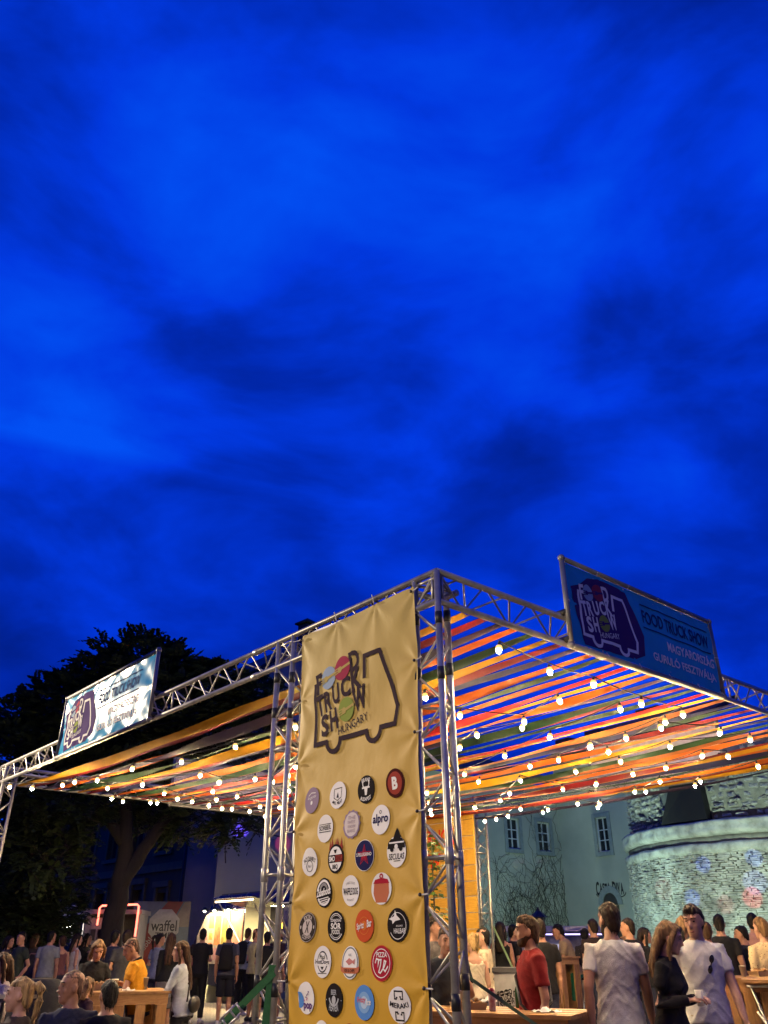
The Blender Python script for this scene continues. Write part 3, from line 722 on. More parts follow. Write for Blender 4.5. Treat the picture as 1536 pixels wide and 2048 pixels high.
class Print:
    """collects flat shapes in banner coordinates; maps them on the folded cloth"""
    def __init__(s, mapf, maxl=0.05): s.m = mapf; s.mb = MB(); s.ml = maxl
    def poly(s, vs, fs, off, m=0):
        vs, fs = subdivide(vs, fs, s.ml); s.mb.add([s.m(x, y, off) for x, y in vs], fs, m)
    def disc(s, cx, cy, rx, ry, off, m=0, n=28): s.poly([(cx+rx*cos(2*pi*i/n), cy+ry*sin(2*pi*i/n)) for i in range(n)], [tuple(range(n))], off, m)
    def ring(s, cx, cy, r0, r1, off, m=0, n=28, t0=0, t1=2*pi):
        vs = []; 
        for i in range(n+1):
            t = t0+(t1-t0)*i/n; vs += [(cx+r0*cos(t), cy+r0*sin(t)), (cx+r1*cos(t), cy+r1*sin(t))]
        s.poly(vs, [(2*i, 2*i+1, 2*i+3, 2*i+2) for i in range(n)], off, m)
    def path(s, pts, w, off, m=0, closed=False):
        n = len(pts); vs = []
        for i in range(n):
            a = Vector(pts[(i-1) % n] if (closed or i) else pts[0]); b = Vector(pts[i]); c = Vector(pts[(i+1) % n] if (closed or i < n-1) else pts[-1])
            d1 = (b-a).normalized() if (b-a).length > 1e-6 else None; d2 = (c-b).normalized() if (c-b).length > 1e-6 else None
            d = ((d1 or d2)+(d2 or d1)); d = d.normalized(); nn = Vector((-d.y, d.x)); k = 1/max(0.5, nn.dot(Vector((-(d2 or d1).y, (d2 or d1).x))))
            vs += [tuple(b+nn*w/2*k), tuple(b-nn*w/2*k)]
        fs = [(2*i, 2*i+1, 2*i+3, 2*i+2) for i in range(n-1)]
        if closed: fs.append((2*n-2, 2*n-1, 1, 0))
        s.poly(vs, fs, off, m)
    def text(s, t, cx, cy, w, h, rot=0.0, bold=0.0, off=0.006, m=0, shear=0.0, arc=None):
        tmp = MB(); put_text(tmp, t, lambda x, y, o: (x, y, 0), cx, cy, w, h, rot, bold, shear, 0, 0, arc)
        s.poly([(v[0], v[1]) for v in tmp.v], tmp.f, off, m)
    def rect(s, x0, x1, y0, y1, off, m=0): s.poly([(x0, y0), (x1, y0), (x1, y1), (x0, y1)], [(0, 1, 2, 3)], off, m)
    def build(s, name, mats, parent): return s.mb.build(name, mats, parent)
def ink(name, c): return mat('ink_'+name, c, 0.75, 0, 0.03, 3.0, spec=0.02)
K = ink('charcoal', (0.018, 0.015, 0.016)); WH = ink('white', (0.78, 0.76, 0.72)); PUR = ink('aubergine', (0.045, 0.030, 0.038)); RED = ink('raspberry', (0.32, 0.045, 0.08)); SKYB = ink('pale_blue', (0.30, 0.38, 0.48))
GRN = ink('leaf_green', (0.24, 0.30, 0.07)); BRICK = ink('brick_red', (0.30, 0.05, 0.035)); GREY = ink('grey', (0.25, 0.24, 0.24)); ORG = ink('orange_red', (0.55, 0.09, 0.03)); BLU = ink('blue', (0.10, 0.26, 0.60)); LIL = ink('lilac', (0.28, 0.21, 0.28)); NAVY = ink('navy', (0.02, 0.02, 0.08)); TERRA = ink('terracotta', (0.50, 0.16, 0.08)); CRIM = ink('crimson', (0.38, 0.02, 0.04))
_arc = lambda cx: [(cx-0.085*cos(pi*i/9), 0.088-0.085*sin(pi*i/9)) for i in range(10)]
TRUCK = [(0.0, 0.594), (0.02, 0.088)] + _arc(0.26) + _arc(0.75) + [(0.99, 0.085), (1.02, 0.212), (0.83, 0.679), (0.64, 0.681), (0.64, 0.50)]
def show_logo(pr, ox, oy, k, ml, outline=None):
    """the van-shaped event logo; ml: material slots (line, pale disc, red disc, green disc, cutlery)"""
    T = lambda x, y: (ox+x*k, oy+y*k); LN, C1, C2, C3, CT = ml
    if outline is not None:
        pr.path([T(*p) for p in TRUCK], 0.065*k, 0.003, outline)
        for cx, cy, r in ((0.185, 0.605, 0.108), (0.365, 0.645, 0.115), (0.425, 0.30, 0.108)): pr.disc(*T(cx, cy), r*k, r*k, 0.0035, outline)
    pr.path([T(*p) for p in TRUCK], 0.037*k, 0.005, LN)
    r_ = 0.18
    for ch, x, y, w, h in (('F', 0.062, 0.58, 0.08, 0.17), ('D', 0.515, 0.675, 0.115, 0.17), ('T', 0.08, 0.395, 0.095, 0.17), ('R', 0.185, 0.415, 0.09, 0.165), ('U', 0.295, 0.45, 0.09, 0.16), ('C', 0.415, 0.48, 0.11, 0.16), ('K', 0.545, 0.515, 0.12, 0.18), ('S', 0.145, 0.225, 0.095, 0.175), ('H', 0.265, 0.25, 0.095, 0.165), ('W', 0.585, 0.355, 0.15, 0.18)):
        pr.text(ch, *T(x, y), w*k*1.04, h*k*1.04, r_, 0.036, 0.007, LN)
    pr.disc(*T(0.185, 0.605), 0.095*k, 0.095*k, 0.0055, C1); pr.disc(*T(0.365, 0.645), 0.10*k, 0.10*k, 0.0075, C2); pr.disc(*T(0.425, 0.30), 0.095*k, 0.095*k, 0.0065, C3)
    for cx, cy in ((0.185, 0.605), (0.365, 0.645), (0.425, 0.30)):   # a fork lies across each disc
        pr.path([T(cx-0.02, cy-0.006), T(cx+0.10, cy+0.022)], 0.022*k, 0.0095, CT)
        for j in (-1, 0, 1): pr.path([T(cx-0.095, cy-0.022+j*0.022), T(cx-0.02, cy-0.006+j*0.016)], 0.010*k, 0.0095, CT)
        pr.disc(*T(cx-0.025, cy-0.007), 0.026*k, 0.026*k, 0.0092, CT)
    pr.text('HUNGARY', *T(0.50, 0.175), 0.36*k, 0.062*k, 0.17, 0.0, 0.007, LN)

# --- tall yellow banner between the two front towers
BW = 1.46; BASE = P(1.67, -0.038, 0.0)
grom = [(e, z) for z in (0.75, 1.27, 1.78, 2.28, 2.80, 3.32) for e in (0.0, BW)] + [(0.0, 3.86), (BW, 3.86), (0.5, 3.9), (1.0, 3.9)]
wf = wrinkle(grom, 0.008, 11, 0.009)
OUT = -VR
def tall(a, z, off=0.0): return Vector(-VL*(a+0.05*(3.9-z)/2.9)) + OUT*(wf(a, z)+(off+0.004 if off else 0)) + Vector((0, 0, z))
tb = empty('tall_banner', BASE); tag(tb, 'tall mustard yellow banner with truck logo and round brand badges', 'banner')
KH = (0.43, 0.34, 0.12); MU = (0.40, 0.245, 0.025); YE = (0.62, 0.33, 0.012)
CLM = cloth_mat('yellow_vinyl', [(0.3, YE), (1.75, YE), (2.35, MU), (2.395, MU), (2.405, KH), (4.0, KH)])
mb = MB(); na, nz = 90, 220; zt0, zt1 = 0.42, 3.90
for i in range(na+1):
    for k in range(nz+1):
        a, z = BW*i/na, zt0+(zt1-zt0)*k/nz
        ed = 0.007*(sin((z-0.75)/0.52*2*pi/1.0-pi/2)*0.5+0.5) ; a2 = a + (ed if i == 0 else (-ed if i == na else 0))
        mb.v.append(tuple(tall(a2, z)))
for i in range(na):
    for k in range(nz):
        q = i*(nz+1)+k; mb.f.append((q, q+nz+1, q+nz+2, q+1)); mb.mi.append(0)
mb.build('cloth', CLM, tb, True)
pr = Print(tall, 0.06); show_logo(pr, 0.228, 2.82, 1.0, (0, 1, 2, 3, 4))
pr.build('truck_logo_print', [PUR, SKYB, RED, GRN, ink('khaki', KH)], tb)
def badge(cx, cy, mats, fn):
    p = Print(tall, 0.06); fn(p, cx, cy); p.build('badge_print', mats, tb)
r = 0.098
def plain(p, x, y, rim=None):
    p.disc(x, y, r, r, 0.004, 0)
    if rim is not None: p.ring(x, y, r*0.88, r, 0.0048, rim)
B = {}
col = [[0.222, 0.552, 0.882, 1.212], [0.41, 0.73, 1.052]]
rows = [2.492, 2.268, 2.050, 1.833, 1.614, 1.397, 1.175]
def g01(p, x, y):
    plain(p, x, y); p.path([(x-0.05, y+0.035), (x-0.01, y+0.055), (x+0.05, y+0.05)], 0.006, 0.006, 1); p.text('le gusto', x, y+0.02, 0.12, 0.03, 0.1, 0, 0.006, 1, 0.2); p.disc(x, y-0.02, 0.015, 0.015, 0.006, 1)
badge(col[0][0], rows[0], [LIL, WH], g01)
def g02(p, x, y):
    plain(p, x, y); p.path([(x-0.045, y+0.045), (x+0.045, y+0.05), (x+0.042, y-0.02), (x, y-0.04), (x-0.042, y-0.02)], 0.005, 0.006, 1, True); p.poly([(x-0.012, y-0.02), (x+0.012, y-0.02), (x, y+0.02)], [(0, 1, 2)], 0.006, 1); p.text('MRS. MEAT', x, y-0.058, 0.12, 0.022, 0, 0.01, 0.006, 1, arc=-0.12)
badge(col[0][1], rows[0], [WH, K], g02)
def g03(p, x, y):
    plain(p, x, y); p.text('BRANS', x, y+0.068, 0.10, 0.028, 0, 0.02, 0.006, 1, arc=0.15); p.text('BUDAPEST', x, y-0.068, 0.12, 0.026, 0, 0.02, 0.006, 1, arc=-0.14)
    p.poly([(x-0.022, y+0.02), (x+0.022, y+0.02), (x+0.010, y-0.04), (x-0.010, y-0.04)], [(0, 1, 2, 3)], 0.006, 1); p.ring(x, y+0.042, 0.032, 0.042, 0.006, 1, 16, radians(150), radians(390)); p.rect(x-0.045, x+0.045, y+0.006, y+0.018, 0.006, 1)
badge(col[0][2], rows[0], [K, WH], g03)
def g04(p, x, y): plain(p, x, y); p.disc(x, y, r*0.78, r*0.78, 0.0048, 1); p.text('B', x, y, 0.06, 0.085, 0, 0.05, 0.006, 2)
badge(col[0][3], rows[0], [ink('dark_red', (0.06, 0.012, 0.012)), BRICK, WH], g04)
def g11(p, x, y): plain(p, x, y); p.text('SORBEIL', x, y+0.005, 0.15, 0.035, 0.03, 0.012, 0.006, 1); p.rect(x-0.075, x+0.075, y-0.026, y-0.021, 0.006, 1); p.rect(x-0.075, x+0.075, y+0.028, y+0.032, 0.006, 1)
badge(col[1][0], rows[1], [WH, K], g11)
def g12(p, x, y):
    n = 40; p.poly([(x+r*(0.98+0.07*cos(13*2*pi*i/n*1.0))*cos(2*pi*i/n), y+r*(0.98+0.07*cos(13*2*pi*i/n))*sin(2*pi*i/n)) for i in range(n)], [tuple(range(n))], 0.004, 0); p.disc(x, y, r*0.84, r*0.84, 0.005, 1)
    for j, t in enumerate(('THE', 'SWEET', 'WAGON', 'BAKE')): p.text(t, x, y+0.045-0.03*j, 0.09, 0.022, 0, 0.01, 0.0065, 2)
badge(col[1][1], rows[1], [LIL, ink('blush', (0.62, 0.55, 0.52)), ink('mauve', (0.36, 0.28, 0.32))], g12)
def g13(p, x, y): plain(p, x, y); p.text('alpro', x, y, 0.165, 0.078, 0, 0.03, 0.006, 1); p.ring(x, y+0.05, 0.008, 0.013, 0.006, 1, 10)
badge(col[1][2], rows[1], [WH, NAVY], g13)
def g21(p, x, y): plain(p, x, y); p.text("JACK DANIEL'S", x, y+0.02, 0.15, 0.038, 0, 0.01, 0.006, 1, arc=0.13); p.ring(x, y-0.03, 0.036, 0.041, 0.006, 1, 20); p.text('No.7', x, y-0.03, 0.04, 0.018, 0, 0, 0.006, 1)
badge(col[0][0], rows[2], [WH, K], g21)
def g22(p, x, y):
    for i in range(7):
        fx = x-0.07+0.0233*i; hh = 0.055+0.03*sin(i*2.2); p.poly([(fx-0.016, y+0.062), (fx+0.016, y+0.062), (fx+0.006*sin(i*3), y+0.075+hh)], [(0, 1, 2)], 0.003, 3)
    plain(p, x, y); p.disc(x, y, r*0.84, r*0.84, 0.005, 1); p.rect(x-0.09, x+0.09, y-0.026, y+0.026, 0.0058, 0); p.rect(x, x+0.088, y-0.022, y+0.022, 0.0062, 3); p.text('SMO', x-0.042, y, 0.075, 0.036, 0, 0.03, 0.007, 1); p.text('KING', x+0.042, y, 0.075, 0.034, 0, 0.02, 0.007, 2); p.text('BBQ', x, y-0.056, 0.065, 0.036, 0, 0.02, 0.007, 0)
    p.poly([(x-0.02, y+0.06), (x+0.02, y+0.06), (x+0.006, y+0.035), (x-0.006, y+0.035)], [(0, 1, 2, 3)], 0.007, 0)
badge(col[0][1], rows[2], [K, WH, ink('dark_maroon', (0.12, 0.02, 0.02)), BRICK], g22)
def star(p, x, y, R0, R1, off, m): p.poly([(x+(R0 if i % 2 == 0 else R1)*sin(pi*i/5), y+(R0 if i % 2 == 0 else R1)*cos(pi*i/5)) for i in range(10)], [tuple(range(10))], off, m)
def g23(p, x, y): p.disc(x, y, r*1.04, r*1.04, 0.003, 2); plain(p, x, y); star(p, x, y, 0.075, 0.03, 0.005, 1); star(p, x, y, 0.062, 0.022, 0.0058, 0); star(p, x, y, 0.05, 0.018, 0.0064, 1); p.text('S.PELLEGRINO', x, y+0.005, 0.16, 0.022, 0, 0.02, 0.0075, 2)
badge(col[0][2], rows[2], [NAVY, CRIM, WH], g23)
def g24(p, x, y):
    plain(p, x, y); p.poly([(x-0.09, y+0.02), (x+0.09, y+0.02), (x+0.085, y+0.055), (x+0.055, y+0.082), (x-0.05, y+0.082), (x-0.08, y+0.06)], [tuple(range(6))], 0.006, 1)
    p.poly([(x-0.03, y+0.082), (x+0.045, y+0.082), (x+0.03, y+0.125), (x+0.012, y+0.15), (x-0.01, y+0.12)], [tuple(range(5))], 0.005, 1); p.rect(x-0.07, x+0.08, y+0.052, y+0.062, 0.007, 0)
    p.disc(x-0.045, y+0.018, 0.018, 0.018, 0.007, 1); p.disc(x+0.045, y+0.018, 0.018, 0.018, 0.007, 1); p.disc(x, y+0.03, 0.017, 0.017, 0.0074, 0); p.text('SECULAS', x, y-0.03, 0.16, 0.038, 0, 0.015, 0.006, 1, 0.2); p.rect(x-0.03, x+0.04, y-0.06, y-0.055, 0.006, 1)
badge(col[0][3], rows[2], [WH, K], g24)
def g31(p, x, y):
    plain(p, x, y); p.ring(x, y, 0.07, 0.086, 0.005, 1, 28, 0.2, pi-0.2); p.ring(x, y, 0.07, 0.086, 0.005, 1, 28, pi+0.5, 2*pi-0.5); p.ring(x, y+0.01, 0.035, 0.055, 0.0055, 2, 20, 0, pi)
    p.text('Zabafoods', x, y+0.005, 0.18, 0.05, 0.12, 0.03, 0.008, 1, 0.3)
    for j in range(3): p.path([(x-0.07+0.01*j, y-0.045-0.014*j), (x+0.06-0.01*j, y-0.03-0.014*j)], 0.006, 0.007, 1)
badge(col[1][0], rows[3], [K, WH, GREY], g31)
def g32(p, x, y): plain(p, x, y); p.text('WAFFLE DOG', x, y-0.005, 0.165, 0.045, 0, 0.02, 0.006, 1); p.text('STREET FOOD', x, y+0.05, 0.10, 0.014, 0, 0, 0.006, 2, arc=0.15); p.text('BUDAPEST', x, y-0.06, 0.08, 0.012, 0, 0, 0.006, 2, arc=-0.15)
badge(col[1][1], rows[3], [WH, K, GREY], g32)
def g33(p, x, y):
    plain(p, x, y); p.poly([(x-0.07, y+0.03), (x+0.07, y+0.03), (x+0.075, y-0.03), (x+0.05, y-0.085), (x-0.05, y-0.085), (x-0.075, y-0.03)], [tuple(range(6))], 0.005, 1); p.poly([(x-0.078, y+0.03), (x+0.078, y+0.03), (x+0.06, y+0.055), (x, y+0.065), (x-0.06, y+0.055)], [tuple(range(5))], 0.0058, 2); p.ring(x, y+0.075, 0.008, 0.018, 0.006, 2, 14)
badge(col[1][2], rows[3], [WH, TERRA, CRIM], g33)
def g41(p, x, y): p.disc(x, y, r*1.0, r*1.0, 0.004, 0); p.ring(x, y, r*0.94, r*0.97, 0.005, 1); p.disc(x, y, r*0.55, r*0.55, 0.005, 1); p.text('X', x, y, 0.045, 0.075, 0, 0.02, 0.0065, 0); p.text('EXTRA', x, y+0.068, 0.10, 0.028, 0, 0.02, 0.0065, 1, arc=0.075); p.text('COFFEE', x, y-0.068, 0.10, 0.026, 0, 0.02, 0.0065, 1, arc=-0.075); p.disc(x-0.074, y, 0.007, 0.012, 0.006, 1, 10); p.disc(x+0.074, y, 0.007, 0.012, 0.006, 1, 10)
badge(col[0][0], rows[4], [ink('brown_black', (0.045, 0.035, 0.03)), ink('cream', (0.55, 0.48, 0.42))], g41)
def g42(p, x, y):
    plain(p, x, y); p.ring(x, y, r*0.80, r*0.85, 0.005, 1, 32); p.ring(x, y, r*0.70, r*0.73, 0.005, 1, 32); p.rect(x-0.085, x+0.085, y-0.045, y+0.045, 0.0056, 0); p.text('SZABADSAG', x, y+0.038, 0.12, 0.018, 0, 0.02, 0.007, 1); p.text('SÖR', x, y+0.006, 0.115, 0.046, 0, 0.03, 0.007, 1); p.text('FOODS', x, y-0.034, 0.09, 0.028, 0, 0.02, 0.007, 1)
badge(col[0][1], rows[4], [K, WH], g42)
def g43(p, x, y): plain(p, x, y); p.disc(x, y, 0.028, 0.028, 0.005, 2); p.ring(x, y, 0.05, 0.054, 0.005, 2); p.text('Spritz', x-0.038, y-0.006, 0.08, 0.05, 0.16, 0.02, 0.007, 1, 0.2); p.text('Bar', x+0.055, y+0.014, 0.05, 0.045, 0.16, 0.03, 0.007, 1, 0.2)
badge(col[0][2], rows[4], [ORG, WH, ink('amber', (0.62, 0.17, 0.04))], g43)
def g44(p, x, y):
    plain(p, x, y); p.ring(x, y-0.005, 0.074, 0.078, 0.005, 1, 28, radians(-150), radians(150)); p.text('HALBAR', x+0.02, y-0.034, 0.105, 0.03, 0, 0.01, 0.007, 1); p.text('BUDAPEST', x+0.02, y-0.006, 0.06, 0.010, 0, 0, 0.007, 1)
    p.poly([(x-0.08, y+0.035), (x-0.03, y+0.05), (x-0.02, y+0.085), (x-0.005, y+0.055), (x+0.03, y+0.03), (x-0.02, y+0.022), (x-0.045, y+0.005), (x-0.05, y+0.025)], [tuple(range(8))], 0.006, 1)
badge(col[0][3], rows[4], [K, WH], g44)
def g51(p, x, y):
    plain(p, x, y); p.disc(x, y, 0.058, 0.066, 0.005, 1); p.disc(x, y, 0.05, 0.058, 0.0056, 0); p.text('Paul', x, y+0.03, 0.06, 0.028, 0, 0.02, 0.007, 1); p.rect(x-0.085, x+0.085, y-0.024, y+0.014, 0.0062, 0); p.text('HotDogs', x, y-0.004, 0.155, 0.036, 0, 0.02, 0.007, 1); p.poly([(x-0.02, y-0.03), (x+0.02, y-0.03), (x, y-0.05)], [(0, 1, 2)], 0.007, 1); p.rect(x-0.05, x+0.05, y-0.072, y-0.068, 0.006, 1)
badge(col[1][0], rows[5], [WH, K], g51)
def g52(p, x, y):
    plain(p, x, y); p.ring(x, y, r*0.84, r*0.93, 0.005, 1); p.poly([(x-0.05, y+0.005), (x-0.01, y+0.026), (x+0.035, y+0.01), (x+0.06, y+0.024), (x+0.055, y-0.012), (x+0.03, y-0.002), (x-0.01, y-0.016)], [tuple(range(7))], 0.006, 2)
    p.poly([(x-0.11, y-0.018), (x-0.08, y-0.03), (x+0.08, y-0.03), (x+0.11, y-0.018), (x+0.10, y-0.052), (x+0.07, y-0.064), (x-0.07, y-0.064), (x-0.10, y-0.052)], [tuple(range(8))], 0.0065, 3); p.text('FISH & CHIPS', x, y-0.047, 0.12, 0.02, 0, 0.02, 0.008, 4); p.text('HAL', x, y+0.045, 0.04, 0.016, 0, 0, 0.007, 1)
badge(col[1][1], rows[5], [WH, ink('slate', (0.16, 0.19, 0.21)), ink('pale_salmon', (0.50, 0.20, 0.18)), TERRA, ink('deep_brown', (0.12, 0.04, 0.03))], g52)
def g53(p, x, y):
    p.disc(x, y, r*1.05, r*1.05, 0.003, 2); plain(p, x, y); p.ring(x, y, r*0.80, r*0.85, 0.005, 1); p.text('PIZZA', x+0.005, y+0.048, 0.10, 0.028, 0, 0.02, 0.007, 1)
    p.path([(x-0.055, y+0.0), (x-0.045, y+0.025), (x-0.025, y+0.02), (x-0.03, y-0.02), (x-0.02, y+0.018), (x+0.0, y+0.02), (x-0.005, y-0.01), (x-0.02, y-0.05), (x-0.005, y-0.055), (x+0.03, y-0.02), (x+0.045, y+0.01), (x+0.03, y+0.015), (x+0.02, y-0.03), (x+0.04, y-0.045), (x+0.065, y-0.015)], 0.009, 0.007, 1)
badge(col[1][2], rows[5], [CRIM, WH, ORG], g53)
def g61(p, x, y):
    plain(p, x, y); n = 16; p.poly([(x-0.094+0.0, y+0.035)]+[(x-0.075+0.048*cos(t), y-0.015+0.05*sin(t)) for t in [radians(80-160*i/n) for i in range(n+1)]]+[(x-0.085, y-0.06)], [tuple(range(n+3))], 0.006, 1); p.text('pop', x+0.02, y-0.055, 0.10, 0.05, 0, 0.03, 0.007, 2)
    rn = random.Random(2)
    for i in range(7): p.disc(x-0.01+rn.uniform(-0.015, 0.045), y+0.0+rn.uniform(-0.02, 0.04), 0.006, 0.006, 0.007, 2+(i % 2), 8)
badge(col[0][0], rows[6], [WH, BLU, ink('violet', (0.10, 0.03, 0.18)), ink('pinkish', (0.5, 0.15, 0.3))], g61)
def g62(p, x, y):
    plain(p, x, y); p.text('BEER', x, y+0.045, 0.06, 0.03, 0, 0.02, 0.007, 1); p.text('HEAVEN', x, y-0.045, 0.10, 0.04, 0, 0.02, 0.007, 1, arc=-0.3); p.disc(x, y, 0.022, 0.026, 0.006, 1, 16); p.ring(x, y+0.02, 0.045, 0.058, 0.006, 1, 14, radians(190), radians(350)); p.disc(x-0.084, y, 0.004, 0.004, 0.006, 1, 8); p.disc(x+0.084, y, 0.004, 0.004, 0.006, 1, 8)
badge(col[0][1], rows[6], [K, ink('silver', (0.42, 0.44, 0.45))], g62)
def g63(p, x, y): plain(p, x, y); p.disc(x, y, 0.06, 0.06, 0.005, 1); p.disc(x, y, 0.035, 0.035, 0.0056, 2); p.text('Frizzy', x-0.025, y+0.01, 0.085, 0.04, 0.05, 0.02, 0.007, 4, 0.2); p.text('Ice', x+0.045, y+0.004, 0.045, 0.036, 0.05, 0.02, 0.007, 3, 0.2)
badge(col[0][2], rows[6], [BLU, ink('light_blue', (0.22, 0.40, 0.66)), ink('ice_blue', (0.45, 0.58, 0.72)), WH, ink('pink_red', (0.6, 0.12, 0.16))], g63)
def g64(p, x, y):
    plain(p, x, y); p.text('MERAKI', x, y-0.006, 0.16, 0.028, 0, 0.015, 0.007, 1, arc=-0.25)
    for sg_ in (1, -1):
        yy = y+sg_*0.055-0.004
        p.path([(x-0.008, yy-sg_*0.012), (x-0.018, yy-sg_*0.012), (x-0.018, yy-sg_*0.02), (x-0.036, yy-sg_*0.02), (x-0.036, yy+sg_*0.022), (x+0.036, yy+sg_*0.022), (x+0.036, yy-sg_*0.02), (x+0.018, yy-sg_*0.02), (x+0.018, yy-sg_*0.008), (x+0.008, yy-sg_*0.008)], 0.008, 0.006, 1)
badge(col[0][3], rows[6], [WH, K], g64)
for i, (cx, m_) in enumerate(((0.41, WH), (0.73, BRICK), (1.05, K))):
    badge(cx, 0.955, [m_, WH], lambda p, x, y: (plain(p, x, y), p.ring(x, y, r*0.7, r*0.75, 0.005, 1)))
CORD = mat('white_cord', (0.6, 0.58, 0.55), 0.8)
BALL = mat('black_toggle', (0.02, 0.012, 0.01), 0.4)
for (e, z) in grom:   # bungee loops holding the banner
    q = MB(); dx = -0.075 if e == 0 else (0.075 if e == BW else 0.0); dz = 0.07 if dx == 0 else 0.0
    q.tube([tall(e, z, 0.012), tall(e, z, 0.02)+Vector(-VL*dx*0.5)+Vector((0, 0, dz*0.5)), tall(e, z, 0.035)+Vector(-VL*dx*1.1)+Vector((0, 0, dz))], 0.0045, 5); q.build('bungee_loop', CORD, tb)
    q = MB(); q.ellipsoid(tall(e, z, 0.018)+Vector(-VL*(0.012 if e == 0 else -0.012)), (0.012, 0.012, 0.012), 8, 6); q.build('toggle', BALL, tb, True)

# --- framed blue banners above the beams
def side_banner(base, ax, out, wd, label, seed, low, detailed=True):
    """ax: reading direction along the banner, out: towards the viewer"""
    rt = empty('framed_banner', base); tag(rt, label, 'banner', 'framed blue banners on the truss'); ht = 0.80
    gr = [(wd*i/5, 0.0) for i in range(6)] + [(wd*i/5, ht) for i in range(6)] + [(0.0, ht/2), (wd, ht/2)]
    f = wrinkle(gr, 0.008, seed, low); mp_ = lambda a, z, o=0.0: ax*a + out*(f(a, z)+o) + Vector((0, 0, z))
    mb = MB(); na, nz = 60, 26
    for i in range(na+1):
        for k in range(nz+1): mb.v.append(tuple(mp_(0.03+(wd-0.06)*i/na, 0.03+(ht-0.06)*k/nz)))
    for i in range(na):
        for k in range(nz): q = i*(nz+1)+k; mb.f.append((q, q+nz+1, q+nz+2, q+1)); mb.mi.append(0)
    cl = mb.build('cloth', [mat('banner_blue_vinyl', (0.03, 0.32, 0.56), 0.24, 0, 0.03, 3.0, spec=0.035)], rt, True)
    # white reverse of the vinyl
    mb2 = MB(); mb2.v = [tuple(Vector(v)-out*0.004) for v in mb.v]; mb2.f = [tuple(reversed(q)) for q in mb.f]; mb2.mi = mb.mi
    mb2.build('cloth_reverse', mat('vinyl_reverse', (0.62, 0.55, 0.52), 0.6), rt, True)
    if detailed:
        pr = Print(mp_, 0.08)
        hexp = [(0.08, 0.555), (0.20, 0.60), (0.34, 0.70), (0.50, 0.735), (0.84, 0.735), (0.93, 0.72), (1.14, 0.335), (1.11, 0.142), (0.93, 0.07), (0.60, 0.06), (0.19, 0.045)]
        pr.poly(hexp, [tuple(range(len(hexp)))], 0.003, 5)
        show_logo(pr, 0.185, 0.075, 0.80, (0, 1, 2, 3, 5))
        pr.rect(1.15, 2.36, 0.655, 0.668, 0.005, 4); pr.rect(1.15, 2.36, 0.425, 0.438, 0.005, 4)
        pr.text('FOOD TRUCK SHOW', 1.755, 0.545, 1.19, 0.135, 0, 0.02, 0.005, 4)
        pr.text('MAGYARORSZÁG', 1.95, 0.335, 0.86, 0.115, 0, 0.022, 0.005, 0); pr.text('GURULÓ FESZTIVÁLJA', 1.80, 0.17, 1.12, 0.125, 0, 0.024, 0.005, 0)
        pr.build('banner_print', [WH, ink('ice', (0.30, 0.40, 0.50)), RED, GRN, ink('deep_blue', (0.012, 0.05, 0.16)), ink('deep_purple', (0.06, 0.03, 0.14))], rt)
    FR = mat('dull_pipe', (0.22, 0.22, 0.22), 0.5, 0.6)
    for a, b in (((0, 0), (wd, 0)), ((0, ht), (wd, ht)), ((0, 0), (0, ht)), ((wd, 0), (wd, ht))):
        q = MB(); q.tube([mp_(*a)*0+ax*a[0]+Vector((0, 0, a[1])), ax*b[0]+Vector((0, 0, b[1]))], 0.024, 10); q.build('frame_pipe', FR, rt, True)
    for a, z in ((0, 0), (wd, 0), (0, ht), (wd, ht)):
        q = MB(); q.ellipsoid(ax*a+Vector((0, 0, z)), (0.034, 0.034, 0.034), 8, 6); q.build('pipe_elbow', FR, rt, True)
    for a in (0, wd):
        for z in (0.06, 0.30): 
            q = MB(); q.tube([ax*a+Vector((0, 0, z)), ax*a-out*0.10+Vector((0, 0, z))], 0.03, 8); q.build('pipe_clamp', TAPE, rt, True)
    for a, z in gr:
        q = MB(); q.tube([mp_(min(max(a, 0.04), wd-0.04), min(max(z, 0.04), ht-0.04), 0.006), ax*a+out*0.026+Vector((0, 0, z))], 0.004, 4); q.build('cable_tie', CORD, rt)
side_banner(P(-0.075, 1.47, 3.70), VR, -VL, 2.45, 'blue framed banner in shade on the beam facing the bastion side', 31, 0.004)
side_banner(P(7.27, -0.075, 3.70), -VL, -VR, 2.74, 'blue framed banner washed pale by a street lamp above the yellow one', 57, 0.007)
side_banner(P(4.53, WIDE+0.075, 3.70), -VL, VR, 2.40, 'white reverse of a framed banner on the far beam near the bastion', 71, 0.004, False)
side_banner(P(LONG+0.075, 2.97, 3.70), VR, VL, 2.45, 'white reverse of a framed banner on the far beam before the tree', 83, 0.004, False)

# ================================================================== RIBBONS under the roof
RC = {'golden yellow': (0.60, 0.30, 0.012), 'dark red': (0.20, 0.012, 0.015), 'grey violet': (0.05, 0.035, 0.07), 'orange': (0.60, 0.13, 0.012), 'bottle green': (0.018, 0.05, 0.022), 'scarlet': (0.46, 0.008, 0.012), 'navy': (0.02, 0.022, 0.075), 'russet': (0.38, 0.11, 0.03)}
RM = {k: mat('ribbon_'+k.replace(' ', '_'), c, 0.75, 0, 0.06, 5, bump=0.15, bscale=50, trans=0.10, spec=0.12) for k, c in RC.items()}
seq = ['golden yellow', 'dark red', 'grey violet', 'orange', 'bottle green', 'golden yellow', 'dark red', 'navy', 'orange', 'bottle green', 'russet', 'scarlet', 'golden yellow', 'orange', 'grey violet', 'bottle green', 'dark red', 'bottle green', 'scarlet', 'golden yellow', 'russet', 'navy', 'bottle green', 'dark red', 'orange', 'golden yellow', 'navy', 'bottle green', 'russet', 'orange', 'grey violet', 'dark red', 'golden yellow', 'orange', 'navy', 'bottle green', 'orange']
